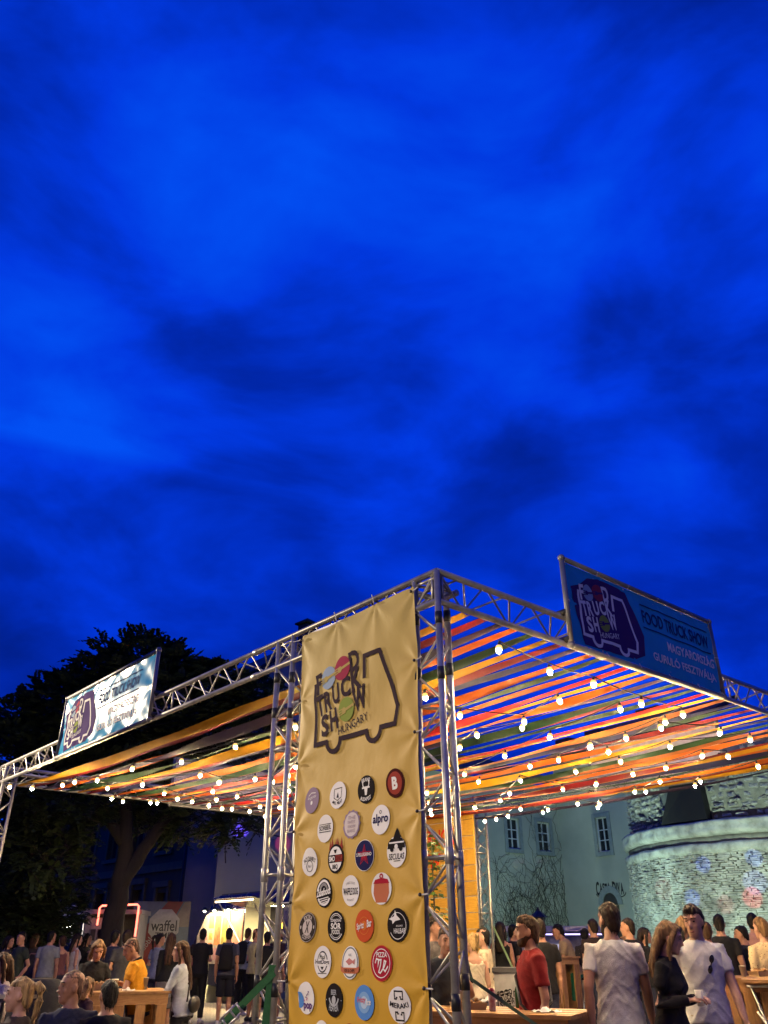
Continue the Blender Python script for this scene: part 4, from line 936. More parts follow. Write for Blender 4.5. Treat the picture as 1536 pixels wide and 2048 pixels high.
ORD = 'first second third fourth fifth sixth seventh eighth ninth tenth eleventh twelfth thirteenth fourteenth fifteenth sixteenth seventeenth eighteenth nineteenth twentieth'.split()
def ordn(i): return ORD[i] if i < 20 else ('twenty-'+ORD[i-20] if i < 29 else ('thirtieth' if i == 29 else ('thirty-'+ORD[i-30] if i < 39 else ('fortieth' if i == 39 else 'forty-'+ORD[i-40]))))
rnd = random.Random(12)
seq += ['dark red', 'golden yellow', 'grey violet', 'orange', 'bottle green', 'scarlet', 'russet', 'golden yellow', 'navy', 'orange', 'dark red', 'golden yellow']
for i, cname in enumerate(seq):
    v = 0.33+0.19*i+rnd.uniform(-0.025, 0.025)
    if v > WIDE-0.15: break
    wdt = 0.158*rnd.uniform(0.9, 1.12); sag = rnd.uniform(0.07, 0.20); n = 90; dv = rnd.uniform(-0.06, 0.06)
    f1, f2, p1, p2, a1, a2 = rnd.uniform(0.5, 1.1), rnd.uniform(1.4, 2.6), rnd.uniform(0, 6), rnd.uniform(0, 6), rnd.uniform(0.06, 0.3), rnd.uniform(0.03, 0.16)
    base = P(0.02, v, ZBOT-0.01); mb = MB()
    for k in range(n+1):
        f = k/n; s = f*(LONG-0.04); z = -sag*4*f*(1-f)*0.9-0.005*sin(s*3+p1)
        tw = (a1*sin(f1*s+p1)+a2*sin(f2*s+p2))*min(1, 6*f, 6*(1-f)); w = wdt*(0.55+0.45*min(1, 10*f, 10*(1-f)))
        c = VL*s+VR*(dv*sin(pi*f)*0.5+0.008*sin(s*1.3+p2))+Vector((0, 0, z)); e_ = VR*cos(tw)*w/2+Vector((0, 0, sin(tw)*w/2)); bow = Vector((0, 0, -0.010))
        mb.v += [tuple(c-e_), tuple(c+bow), tuple(c+e_)]
    for k in range(n):
        q = 3*k; mb.f += [(q, q+3, q+4, q+1), (q+1, q+4, q+5, q+2)]; mb.mi += [0, 0]
    o = mb.build('fabric_ribbon', RM[cname], None, True); o.location = base
    tag(o, '%s fabric ribbon, %s counted from the tall banner side' % (cname, ordn(i)), 'ribbon', 'fabric ribbons stretched under the truss')

# ================================================================== STRING LIGHTS
def bulb_mat():
    m = bpy.data.materials.new('lit_bulb'); m.use_nodes = True; t = m.node_tree; t.nodes.clear()
    o = N(t, 'ShaderNodeOutputMaterial'); e = N(t, 'ShaderNodeEmission'); tcn = N(t, 'ShaderNodeTexCoord'); sp = N(t, 'ShaderNodeSeparateXYZ'); t.links.new(tcn.outputs['Object'], sp.inputs[0])
    f = M(t, 'DIVIDE', M(t, 'ADD', sp.outputs[2], 0.064), 0.088, clamp=True)       # 0 at the tip, 1 at the top, where amber imitates a glow halo
    r = N(t, 'ShaderNodeValToRGB'); t.links.new(f, r.inputs[0]); r.color_ramp.elements[0].color = (1.0, 0.72, 0.38, 1); r.color_ramp.elements[1].color = (1.0, 0.55, 0.17, 1); r.color_ramp.elements[1].position = 0.8; r.color_ramp.elements[0].position = 0.35
    s_ = N(t, 'ShaderNodeMapRange'); t.links.new(f, s_.inputs[0]); s_.inputs[1].default_value = 0.34; s_.inputs[2].default_value = 0.50; s_.inputs[3].default_value = 1800.0; s_.inputs[4].default_value = 1.5
    t.links.new(r.outputs[0], e.inputs[0]); t.links.new(s_.outputs[0], e.inputs[1]); t.links.new(e.outputs[0], o.inputs[0]); return m
BULB = bulb_mat()
SOCK = mat('black_socket', (0.012, 0.012, 0.012), 0.5)
CABLE = mat('black_cable', (0.008, 0.008, 0.008), 0.6)
b_ = MB(); b_.lathe([(0.0, -0.064), (0.011, -0.061), (0.019, -0.052), (0.0235, -0.040), (0.027, -0.024), (0.031, -0.008), (0.033, 0.006), (0.027, 0.018), (0.013, 0.024)], 10); BULBM = b_.mesh('bulb', BULB, True)  # upper half flared to imitate the warm halo round a lit bulb
b_ = MB(); b_.lathe([(0.016, 0.022), (0.017, 0.028), (0.017, 0.05), (0.009, 0.062)], 8); SOCKM = b_.mesh('socket', SOCK, True)
def string(pts, label, z=3.56, ends=None):
    W_ = []
    for p in pts:
        if len(p) == 3: x, y, zz = p
        else: x, y = p; zz = z
        r_ = ray(x, y); t = (zz-EYE)/r_.z; W_.append(Vector((0, 0, EYE))+r_*t)
    W2 = [W_[0]]
    for a_, b_2 in zip(W_, W_[1:]):
        for q_ in range(1, int((a_-b_2).length/0.62)): W2.append(a_.lerp(b_2, q_/int((a_-b_2).length/0.62))+Vector((0, 0, -0.03)))
        W2.append(b_2)
    W_ = W2
    rt = empty('light_string', W_[0]); tag(rt, label, 'string lights', 'festoon light strings in the canopy')
    mb = MB(); cp = []
    full = ([Vector(ends[0])] if ends else [])+W_+([Vector(ends[1])] if ends else [])
    for i in range(len(full)-1):
        a, b = full[i]+Vector((0, 0, 0.055)), full[i+1]+Vector((0, 0, 0.055)); L = (a-b).length
        for k in range(8): f = k/8; cp.append(a.lerp(b, f)+Vector((0, 0, -0.03*L*4*f*(1-f)*0.6))-W_[0])
    cp.append(full[-1]+Vector((0, 0, 0.055))-W_[0]); mb.tube(cp, 0.006, 5); mb.build('cable', CABLE, rt)
    for w in W_:
        o = link('bulb', BULBM, rt); o.location = w-W_[0]; o.scale = (0.78,)*3; o.rotation_euler = (random.uniform(-0.3, 0.3), random.uniform(-0.3, 0.3), 0)
        link('socket', SOCKM, o)
string([(590, 1450), (470, 1490), (363, 1520), (265, 1535), (195, 1558), (125, 1568), (65, 1574), (20, 1571)], 'light string running along the inside of the tall banner wall', 3.51)
string([(225, 1594), (246, 1600), (300, 1602), (314, 1603), (418, 1608), (465, 1615), (530, 1630)], 'light string looped along the far beam before the tree', 3.49)
string([(510, 1555), (425, 1580), (355, 1595)], 'short light string crossing before the white reverse banner', 3.47)
string([(575, 1500), (578, 1578), (475, 1590), (520, 1610), (432, 1596)], 'light string zigzagging behind the second tower', 3.45)
string([(998, 1295), (1187, 1365), (1365, 1425), (1330, 1440), (1180, 1490), (1060, 1530), (958, 1560)], 'light string turning back from the shaded banner beam', 3.51)
string([(850, 1390), (920, 1427), (1048, 1440), (1118, 1398)], 'light string beside the corner tower lattice', 3.49)
string([(920, 1492), (953, 1467), (1045, 1452)], 'short light string beside the corner tower, lower loop', 3.47)
string([(1455, 1510), (1405, 1508), (1265, 1545), (1125, 1575), (1040, 1558), (1000, 1598)], 'light string across the middle of the far half', 3.48)
string([(1515, 1530), (1400, 1560), (1390, 1568), (1320, 1560), (1290, 1580), (1270, 1580), (1200, 1605), (1195, 1612), (1155, 1605), (1095, 1617), (1085, 1622), (1040, 1615), (992, 1636), (970, 1640)], 'light string sagging along the far beam before the vine wall', 3.46)
string([(1180, 1488), (1216, 1500), (1320, 1452), (1440, 1462)], 'light string with bulbs in front of the dark roof', 3.49)
string([(150, 1561), (215, 1574), (285, 1566), (400, 1547), (440, 1562), (545, 1560), (590, 1530)], 'light string sagging across the middle of the banner side', 3.48)
string([(330, 1584), (385, 1600), (500, 1620), (560, 1612), (540, 1598)], 'light string hung before the far beam beside the second tower', 3.47)
string([(930, 1545), (1010, 1508), (1100, 1470), (1240, 1415)], 'light string climbing from the corner tower to the shaded banner', 3.50)
string([(1150, 1540), (1240, 1520), (1340, 1490), (1500, 1475)], 'light string crossing the far half before the white reverse banner', 3.49)
string([(855, 1582), (862, 1626), (950, 1612)], 'low light string seen through the corner tower', 3.43)

# ================================================================== YELLOW PLANK WALL at the back of the pavilion
PLK = wood('yellow_planks', (0.62, 0.34, 0.03), (0.48, 0.25, 0.02), 0.5, (2, 2, 14))
wr = empty('plank_wall', P(LONG, WIDE-0.28, 0)); tag(wr, 'bright yellow horizontal plank wall with red lettering behind the corner tower', 'sign wall')
s0_, s1_ = 6.98, 9.75; O_ = P(s1_, WIDE-0.30, 0); wallY = Wall(O_, -VL, -VR)
zz = 0.05; k = 0; rnd = random.Random(3)
while zz < 3.62:
    h = rnd.uniform(0.19, 0.30); h = min(h, 3.66-zz); mb = MB()
    wallY.block(mb, 0, s1_-s0_, zz+0.006, zz+h-0.006, -0.025, rnd.uniform(0.0, 0.006))
    o = mb.build('plank', PLK); o.parent = wr; o.matrix_parent_inverse = Matrix.Translation(-wr.location); zz += h
mb = MB(); mfY = lambda a, z, o: wallY.p(a, z, o+0.008); RL = ink('sign_red', (0.60, 0.03, 0.015))
put_text(mb, 'FOOD TRUCK', mfY, 1.42, 3.30, 1.75, 0.30, bold=0.02); put_text(mb, 'SHOW', mfY, 1.42, 2.88, 0.95, 0.30, bold=0.02)
put_text(mb, '20', mfY, 0.52, 3.02, 0.26, 0.20, bold=0.01); put_text(mb, '22', mfY, 0.52, 2.76, 0.26, 0.20, bold=0.01)
n = 30
for i in range(n):
    t0, t1 = 2*pi*i/n, 2*pi*(i+0.9)/n
    mb.add([mfY(0.52+r_*cos(t), 2.89+r_*sin(t), 0.002) for t, r_ in ((t0, 0.30), (t1, 0.30), (t1, 0.325), (t0, 0.325))], [(0, 1, 2, 3)])
o = mb.build('red_lettering', RL); o.parent = wr; o.matrix_parent_inverse = Matrix.Translation(-wr.location)
mb = MB(); BRL = ink('sign_brown', (0.16, 0.06, 0.02))
for j, (t, w, h) in enumerate((('2022. JÚNIUS 10-12.', 0.9, 0.05), ('VESZPRÉM', 0.6, 0.13), ('STREET FOOD', 0.75, 0.07), ('KÉZMŰVES SÖRÖK', 0.8, 0.06), ('KÁVÉ & KOKTÉL', 0.75, 0.06), ('ÉLŐZENE', 0.5, 0.07), ('FOOD TRUCKOK', 0.75, 0.06), ('GYEREKPROGRAMOK', 0.8, 0.05))):
    put_text(mb, t, mfY, 1.0, 2.42-0.22*j, w, h, bold=0.01)
o = mb.build('brown_lettering', BRL); o.parent = wr; o.matrix_parent_inverse = Matrix.Translation(-wr.location)

# leafy plants standing before it
HOP = mat('hop_leaf', (0.07, 0.13, 0.025), 0.5, 0, 0.3, 3, trans=0.25)
def leafy(px, d, z1, n, rad, label, seed, pot=True):
    b = gp(px, d); rt = empty('potted_plant', b); tag(rt, label, 'plant'); rnd = random.Random(seed); mb = MB(); st = MB()
    st.tube([(0, 0, 0.3), (0.03, 0.02, z1*0.5), (0.0, -0.02, z1)], [0.02, 0.014, 0.006], 6)
    for k in range(n):
        z = rnd.uniform(0.5, z1); a = rnd.uniform(0, 2*pi); rr = rad*rnd.uniform(0.15, 1)*(1.1-0.5*z/z1); p = Vector((rr*cos(a), rr*sin(a), z)); s = rnd.uniform(0.04, 0.075)
        d_ = Vector((cos(a), sin(a), rnd.uniform(-0.9, 0.3))).normalized(); sd = d_.cross(Vector((0, 0, 1))).normalized(); nn = d_.cross(sd)
        mb.add([p, p+d_*s*0.4+sd*s*0.75, p+d_*s*0.9+sd*s*0.45+nn*0.01, p+d_*s*1.7, p+d_*s*0.9-sd*s*0.45-nn*0.01, p+d_*s*0.4-sd*s*0.75], [(0, 1, 2, 3), (0, 3, 4, 5)])
    st.build('stem', BARK, rt, True); o = mb.build('leaves', HOP, rt)
    if pot:
        q = MB(); q.lathe([(0.15, 0.0), (0.2, 0.35), (0.21, 0.36), (0.18, 0.35), (0.17, 0.3)], 14); q.build('pot', mat('clay_pot', (0.12, 0.06, 0.04), 0.8), rt, True)
leafy(868, 13.2, zt(868, 1668, 13.2), 420, 0.32, 'tall leafy green plant before the yellow plank wall', 4)
leafy(452, 27.5, 1.0, 10, 0.1, 'x', 5) if False else None

# ================================================================== FOOD TRUCKS
LK_ = mat('black_iron', (0.01, 0.01, 0.011), 0.5)
NAVYP = mat('navy_van_paint', (0.02, 0.02, 0.05), 0.25, 0.0, 0.1, 2, spec=0.8)
RUB = mat('tyre_rubber', (0.012, 0.012, 0.012), 0.85, 0, 0.1, bump=0.3)
RIM = mat('wheel_rim', (0.45, 0.45, 0.46), 0.35, 0.8)
def wheel(par, c, ax, R=0.36):
    w = empty('wheel', c, 0, par); q = MB(); T = ax.to_track_quat('Z', 'Y').to_matrix().to_4x4()
    q.lathe([(R*0.62, -0.11), (R*0.92, -0.12), (R, -0.08), (R, 0.08), (R*0.92, 0.12), (R*0.62, 0.11)], 24, T=T); q.build('tyre', RUB, w, True)
    q = MB(); q.lathe([(0.0, 0.06), (R*0.15, 0.09), (R*0.2, 0.06), (R*0.55, 0.05), (R*0.63, 0.10), (R*0.65, -0.1)], 24, T=T)
    for k in range(5):
        a = 2*pi*k/5; q.tube([T @ Vector((R*0.15*cos(a), R*0.15*sin(a), 0.08)), T @ Vector((R*0.6*cos(a), R*0.6*sin(a), 0.075))], 0.035, 6)
    q.build('rim', RIM, w, True)
WARMP = emis('van_interior_panel', (1.0, 0.74, 0.36), 130.0)
# the van: local x = along its length towards the front, y = outward on the serving side
vf = gp(362, 30.0); vdir = VL; vout = -VR
van = empty('food_van', vf); tag(van, 'dark navy high-roof van with brightly lit serving hatch', 'van')
van.rotation_euler = (0, 0, atan2(vdir.y, vdir.x))
# local frame: +x = VL (front), +y = left of it = VL rotated +90 = (-vdir.y, vdir.x) ; serving side is -VR = that direction
VLn = 6.0; HV = zt(470, 1790, 28.5)
prof = [(0, 0.45), (0.0, 1.05), (-0.35, 1.35), (-0.75, 1.5), (-1.35, 2.35), (-1.75, HV-0.25), (-2.2, HV), (-VLn, HV), (-VLn-0.05, HV-0.2), (-VLn-0.05, 0.45)]
def vx(x, y, z): return (x, y, z)
HAT = (-5.75, -3.75, 1.15, HV-0.42)
mb = MB(); yw = 0.0; yb = -2.0
import bmesh
def side_with_hole(y):
    bm = bmesh.new(); ring = [bm.verts.new((x, y, z)) for x, z in prof]
    return bm, ring
# shell: top / front / rear strips, rounded a little at the roof edge
for i in range(len(prof)-1):
    (x0, z0), (x1, z1) = prof[i], prof[i+1]
    mb.add([(x0, yw-0.08, z0), (x1, yw-0.08, z1), (x1, yb+0.08, z1), (x0, yb+0.08, z0)], [(0, 1, 2, 3)])
    cx, cz = -3.0, 1.5
    for ya, yc in ((yw-0.08, yw), (yb+0.08, yb)):
        sh = lambda x, z: (x+(0.06 if x < cx else -0.06), z-(0.05 if z > 1.9 else -0.0))
        a_, b_2 = sh(x0, z0), sh(x1, z1); mb.add([(x0, ya, z0), (x1, ya, z1), (b_2[0], yc, b_2[1]), (a_[0], yc, a_[1])], [(0, 1, 2, 3)])
def side(y, hole):
    # vertical slabs between profile x-breaks
    xs = sorted({p[0] for p in prof} | {hole[0], hole[1], -2.0, -3.5} if hole else {p[0] for p in prof} | {-2.0, -3.5})
    def topz(x):
        pts = [(p[0], p[1]) for p in prof[1:8]]
        for (xa, za), (xb, zb) in zip(pts, pts[1:]):
            if xb <= x <= xa: return za+(zb-za)*((x-xa)/(xb-xa) if xb != xa else 0)
        return HV
    for xa, xb in zip(xs, xs[1:]):
        if xa < -VLn: continue
        ta, tb2 = topz(xa)-0.05, topz(xb)-0.05
        xm = (xa+xb)/2
        if hole and hole[0] < xm < hole[1]:
            mb.add([(xa, y, 0.45), (xb, y, 0.45), (xb, y, hole[2]), (xa, y, hole[2])], [(0, 1, 2, 3)]); mb.add([(xa, y, hole[3]), (xb, y, hole[3]), (xb, y, tb2), (xa, y, ta)], [(0, 1, 2, 3)])
        else: mb.add([(xa, y, 0.45), (xb, y, 0.45), (xb, y, tb2), (xa, y, ta)], [(0, 1, 2, 3)])
side(yw, HAT); side(yb, None); mb.box(-VLn, -0.02, yb+0.05, yw-0.05, 0.42, 0.47)
mb.build('body', NAVYP, van)
q = MB(); q.add([(-0.78, yw-0.12, 1.55), (-1.33, yw-0.12, 2.3), (-1.33, yb+0.12, 2.3), (-0.78, yb+0.12, 1.55)], [(0, 1, 2, 3)]); q.v = [(x+0.03, y, z+0.02) for x, y, z in q.v]; q.build('windscreen', GLASS, van)
# printed lower side panel: pink / yellow / orange artwork
ART = mat('pink_artwork', (0.55, 0.10, 0.28), 0.5, 0, 0.2, 2.0, var2=(0.6, 0.25, 0.05)); ARTY = mat('yellow_artwork', (0.75, 0.42, 0.04), 0.5, 0, 0.2, 2.0, var2=(0.6, 0.14, 0.03))
q = MB(); q.box(-3.68, -2.95, yw, yw+0.012, 0.62, HV-0.45); q.build('side_artwork', mat('salmon_artwork', (0.70, 0.26, 0.16), 0.5, 0, 0.2, 2.0, var2=(0.75, 0.45, 0.25)), van)
q = MB(); q.box(-1.3, -0.3, yw, yw+0.012, 0.62, 1.15); q.build('side_artwork', ART, van)
q = MB(); q.box(-VLn+0.1, -3.72, yw, yw+0.014, 0.55, 1.1); q.build('side_artwork', ARTY, van)
# lit interior
INT = mat('cream_interior', (0.75, 0.62, 0.42), 0.6, 0, 0.15, 1.5)
q = MB(); q.box(HAT[0]+0.02, HAT[1]-0.02, -1.5, -1.46, HAT[2], HAT[3]); q.build('interior_wall', INT, van)
q = MB(); q.box(HAT[0], HAT[1], -1.4, -0.1, HAT[3]+0.06, HAT[3]+0.08); q.build('ceiling_light', WARMP, van)
q = MB(); q.box(HAT[0], HAT[1], -0.1, 0.35, HAT[2]-0.05, HAT[2]); q.build('serving_counter', mat('counter_steel', (0.5, 0.5, 0.5), 0.35, 0.8), van)
rn = random.Random(6)
MENU = [mat('menu_card_%d' % i, c, 0.6, 0, 0.25, 6) for i, c in enumerate(((0.7, 0.6, 0.4), (0.7, 0.25, 0.08), (0.72, 0.55, 0.1), (0.6, 0.3, 0.25)))]
for i in range(7):
    x = HAT[0]+0.12+i*0.3; q = MB(); q.box(x, x+0.24, -1.45, -1.43, HAT[2]+0.35+rn.uniform(0, 0.15), HAT[3]-0.25-rn.uniform(0, 0.2)); q.build('menu_board', MENU[i % 4], van)
q = MB(); T = Matrix.Translation((0, yw, HAT[3])) @ Matrix.Rotation(radians(10), 4, 'X'); q.box(HAT[0]-0.05, HAT[1]+0.05, 0.0, 1.1, 0.0, 0.04, T=T); q.build('raised_hatch', NAVYP, van)
q = MB(); q.tube([(HAT[0], 1.02, HAT[3]+0.12), (HAT[1], 1.02, HAT[3]+0.12)], 0.02, 6); q.build('light_strip', emis('warm_strip', (1.0, 0.75, 0.4), 14.0), van)
for x in (HAT[0]+0.1, HAT[1]-0.1):
    q = MB(); q.tube([(x, 0.02, HAT[2]+0.2), (x, 0.95, HAT[3]+0.08)], 0.018, 6); q.build('gas_strut', RIM, van)
# menu cards on the open front part of the side
panel_pts = [(-2.93, 1.0), (-1.05, 1.0), (-1.05, 1.75), (-1.5, 2.3), (-1.75, HV-0.5), (-2.93, HV-0.5)]
q = MB(); q.add([(x, yw+o_, z) for o_ in (0.012, 0.03) for x, z in panel_pts], [tuple(range(6)), tuple(reversed(range(6, 12)))]+[(i, (i+1) % 6, 6+(i+1) % 6, 6+i) for i in range(6)]); q.build('menu_panel', mat('menu_cream', (0.70, 0.58, 0.38), 0.6, 0, 0.2, 4), van)
for i in range(3):
    for j in range(3):
        q = MB(); q.box(-2.0+i*0.30, -1.8+i*0.30, yw+0.031, yw+0.036, 1.12+j*0.26, 1.30+j*0.26); q.build('menu_picture', MENU[(i+j) % 4], van)
for j, (x0, x1, z0, z1, mi) in enumerate(((-2.85, -2.55, 1.15, 2.25, 2), (-2.48, -2.12, 1.5, 2.3, 1), (-2.48, -2.12, 1.1, 1.42, 3), (-2.05, -1.75, 1.95, 2.3, 2))):
    q = MB(); q.box(x0, x1, yw+0.031, yw+0.036, z0, z1); q.build('menu_picture', MENU[mi], van)
for x in (-3.3, -2.5, -1.9):
    q = MB(); q.tube([(x, yw, HV-0.5), (x, 0.3, HV-0.42)], 0.015, 5); q.build('lamp_arm', LK_, van); q = MB(); q.lathe([(0.11, HV-0.47), (0.05, HV-0.37), (0.0, HV-0.36)], 12, T=Matrix.Translation((x, 0.32, 0))); q.build('lamp_shade', LK_, van); q = MB(); q.ellipsoid((x, 0.32, HV-0.45), (0.04, 0.04, 0.04), 8, 6); q.build('arm_lamp', emis('arm_lamp_glow', (1.0, 0.8, 0.5), 2600.0), van)
wheel(van, (-1.05, yw-0.1, 0.36), Vector((0, 1, 0))); wheel(van, (-4.9, yw-0.1, 0.36), Vector((0, 1, 0)))
q = MB()
for x in (-1.05, -4.9):
    for k in range(10):
        t0, t1 = pi*k/10, pi*(k+1)/10
        q.add([(x+r_*cos(t), yw+0.006, 0.36+r_*sin(t)) for t, r_ in ((t0, 0.40), (t1, 0.40), (t1, 0.47), (t0, 0.47))], [(0, 1, 2, 3)])
q.build('wheel_arch', RUB, van)
for sx in (yw-0.25, yb+0.25):
    q = MB(); q.ellipsoid((-0.12, sx, 0.95), (0.16, 0.14, 0.1), 10, 6); q.build('headlight', mat('headlight_glass', (0.5, 0.5, 0.5), 0.1), van, True)

# striped waffle truck beyond it (only its front half shows over the crowd)
def box_truck(px, d, w, zt_, label, name, paint):
    b = gp(px, d); rt = empty(name, b); tag(rt, label, 'food truck'); rt.rotation_euler = (0, 0, atan2(VR.y, VR.x)-0.5); return rt
wt = box_truck(316, 30.5, 2.2, 3, 'blue and red striped waffle trailer between the neon stall and the van', 'waffle_trailer', None)
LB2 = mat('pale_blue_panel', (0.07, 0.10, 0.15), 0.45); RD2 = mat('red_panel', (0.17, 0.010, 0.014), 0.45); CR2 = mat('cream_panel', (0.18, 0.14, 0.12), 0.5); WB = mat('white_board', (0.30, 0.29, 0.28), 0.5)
hx = 0.92; H2 = zt(318, 1800, 29.5)
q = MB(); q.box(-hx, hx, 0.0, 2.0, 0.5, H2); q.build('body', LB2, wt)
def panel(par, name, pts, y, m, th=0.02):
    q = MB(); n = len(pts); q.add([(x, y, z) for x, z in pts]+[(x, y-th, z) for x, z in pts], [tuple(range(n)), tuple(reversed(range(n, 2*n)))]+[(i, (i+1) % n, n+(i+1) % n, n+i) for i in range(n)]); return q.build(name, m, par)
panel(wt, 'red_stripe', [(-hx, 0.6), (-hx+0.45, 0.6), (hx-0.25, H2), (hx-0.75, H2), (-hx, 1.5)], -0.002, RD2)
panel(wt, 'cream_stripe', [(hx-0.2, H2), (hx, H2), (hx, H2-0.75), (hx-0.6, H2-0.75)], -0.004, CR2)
n = 14; zs_ = zt(318, 1850, 29.5); oc = [(0.12+0.52*cos(2*pi*(i+0.5)/8), zs_+0.52*sin(2*pi*(i+0.5)/8)) for i in range(8)]
panel(wt, 'round_sign', oc, -0.03, WB, 0.04)
q = MB(); fm = lambda a, z, o: Vector((a, -0.078-o, z)); put_text(q, 'waffel', fm, 0.12, zs_+0.0, 0.82, 0.32, bold=0.01); put_text(q, 'TIME', fm, 0.12, zs_-0.28, 0.5, 0.16, bold=0.01); q.build('sign_lettering', SIGNK, wt)
q = MB(); put_text(q, 'O Bubble', lambda a, z, o: Vector((a, -0.03-o, z)), -0.45, 1.42, 0.9, 0.17, rot=0.98, bold=0.01); q.build('stripe_lettering', WB, wt)
q = MB(); 
for i in range(6):
    x0 = -hx+i*2*hx/6; q.add([(x0, -0.02, H2), (x0+2*hx/6, -0.02, H2), (x0+2*hx/6, -0.55, H2-0.28), (x0, -0.55, H2-0.28)], [(0, 1, 2, 3)], i % 2)
wheel(wt, (-0.5, 0.1, 0.3), Vector((0, -1, 0)), 0.3); wheel(wt, (0.5, 0.1, 0.3), Vector((0, -1, 0)), 0.3)

# white kiosk outlined with red neon
ns = empty('neon_kiosk', gp(232, 28.6)); tag(ns, 'white kiosk framed by a red neon tube behind the tree trunk', 'kiosk'); ns.rotation_euler = (0, 0, radians(6))
H3 = zt(232, 1828, 28.6)
q = MB(); q.box(-1.0, 0.6, 0.0, 1.6, 0.0, 1.0); q.box(-1.0, -0.85, 0.0, 1.6, 1.0, H3); q.box(0.48, 0.6, 0.0, 1.6, 1.0, H3); q.box(-0.85, 0.48, 1.5, 1.6, 1.0, H3); q.box(-1.1, 0.66, -0.15, 1.7, H3, H3+0.12); q.build('body', WB, ns)
NEON = emis('red_neon', (1.0, 0.13, 0.08), 6.0)
zn0, zn1 = zt(265, 1873, 28.4), zt(265, 1809, 28.4); 
q = MB(); q.tube([(-0.60, -0.2, zn0+0.3), (-0.60, -0.2, zn1-0.10), (-0.54, -0.2, zn1-0.04), (0.50, -0.2, zn1), (0.56, -0.2, zn1-0.05), (0.56, -0.2, zn0)], 0.028, 8); q.build('neon_tube', NEON, ns, True)
for i in range(3):
    for j in range(2):
        q = MB(); q.box(-0.80+i*0.2, -0.66+i*0.2, -0.02, 0.0, 1.2+j*0.42, 1.5+j*0.42); q.build('menu_picture', mat('dark_picture', (0.04, 0.03, 0.03), 0.5), ns)
q = MB(); q.box(-0.84, -0.22, 0.0, 0.02, 1.0, H3-0.1); q.build('menu_wall', WB, ns)
# bright stand far left
bs = empty('lit_stand', gp(112, 31.0)); tag(bs, 'small brightly lit stand with a glowing canopy left of the neon kiosk', 'stall')
H4 = zt(112, 1845, 31.0)
q = MB()
for sx in (-0.5, 0.5):
    for sy in (0, 1.0): q.tube([(sx, sy, 0), (sx*0.9, sy, H4)], 0.03, 6)
q.build('posts', RIM, bs); q = MB(); q.add([(-0.75, -0.3, H4-0.1), (0.75, -0.3, H4+0.05), (0.75, 1.2, H4+0.35), (-0.75, 1.2, H4+0.2), (0.1, 0.4, H4+0.55)], [(0, 1, 4), (1, 2, 4), (2, 3, 4), (3, 0, 4), (3, 2, 1, 0)]); q.build('canopy', mat('white_tarp', (0.7, 0.68, 0.64), 0.7, trans=0.4), bs)
q = MB(); q.tube([(-0.45, -0.1, H4-0.2), (0.45, -0.1, H4-0.1)], 0.035, 8); q.build('tube_lamp', emis('white_tube', (1.0, 0.86, 0.7), 40.0), bs)
q = MB(); q.box(-0.6, 0.6, -0.1, 0.5, 0.85, 0.92); q.box(-0.55, 0.55, 0.0, 0.4, 0.0, 0.85); q.build('counter', WB, bs)
for i in range(6):
    q = MB(); q.lathe([(0.03, 0.92), (0.03, 1.12), (0.012, 1.18), (0.012, 1.24)], 8, T=Matrix.Translation((-0.45+0.18*i, 0.1, 0))); q.build('bottle', mat('pale_bottle', (0.4, 0.42, 0.36), 0.2), bs, True)
# brown stall roof behind the van
rs = empty('brown_stall', gp(545, 33.0)); tag(rs, 'brown flat-roofed stall showing above the navy van', 'stall'); Hs = zt(545, 1776, 33.0)
q = MB(); q.box(-0.8, 1.2, 0, 1.5, 0, Hs-0.3); q.build('body', mat('brown_boards', (0.10, 0.035, 0.02), 0.7, 0, 0.2, 5), rs); q = MB(); q.box(-0.95, 1.35, -0.2, 1.7, Hs-0.3, Hs); q.build('roof_box', mat('brown_fascia', (0.08, 0.025, 0.018), 0.6), rs)
# bluish drinks van behind the bar on the other side
bv = empty('drinks_trailer', gp(1150, 23.0)); tag(bv, 'pale trailer glowing blue-violet behind the wooden bar', 'food truck'); bv.rotation_euler = (0, 0, -az_of(1150)); H5 = zt(1150, 1852, 23.0)
PV = mat('pale_trailer', (0.30, 0.30, 0.42), 0.4); 
q = MB(); q.box(-1.7, 0.9, 0.0, 2.0, 0.4, 1.15); q.box(-1.7, 0.9, 1.0, 2.0, 1.15, H5); q.box(-1.8, 1.0, -0.25, 2.1, H5-0.12, H5); q.build('body', PV, bv)
q = MB(); q.box(-1.6, 0.8, -0.26, -0.24, H5-0.2, H5-0.17); q.build('light_strip', emis('violet_strip', (0.55, 0.45, 1.0), 3.0), bv)
q = MB(); q.box(-0.75, -0.4, 0.9, 0.93, 1.35, H5-0.4); q.build('lit_screen', emis('pale_screen', (0.75, 0.7, 1.0), 0.8), bv)
q = MB(); q.box(-1.7, 0.9, -0.2, 0.05, 1.12, 1.17); q.build('counter', WB, bv)
wheel(bv, (-0.4, 0.0, 0.3), Vector((0, -1, 0)), 0.3)
# garden lantern behind
gl = empty('garden_lantern', gp(1082, 21.0)); tag(gl, 'black pointed lantern on a post before the vine wall', 'lantern'); zl = zt(1082, 1815, 21.0)
LK = mat('black_iron', (0.01, 0.01, 0.011), 0.5)
q = MB(); q.tube([(0, 0, 0), (0, 0, zl-0.5)], 0.04, 8); q.build('post', LK, gl); q = MB(); q.lathe([(0.10, zl-0.5), (0.15, zl-0.2), (0.21, zl-0.2), (0.04, zl-0.06), (0.02, zl), (0.0, zl+0.02)], 6); q.build('head', LK, gl)

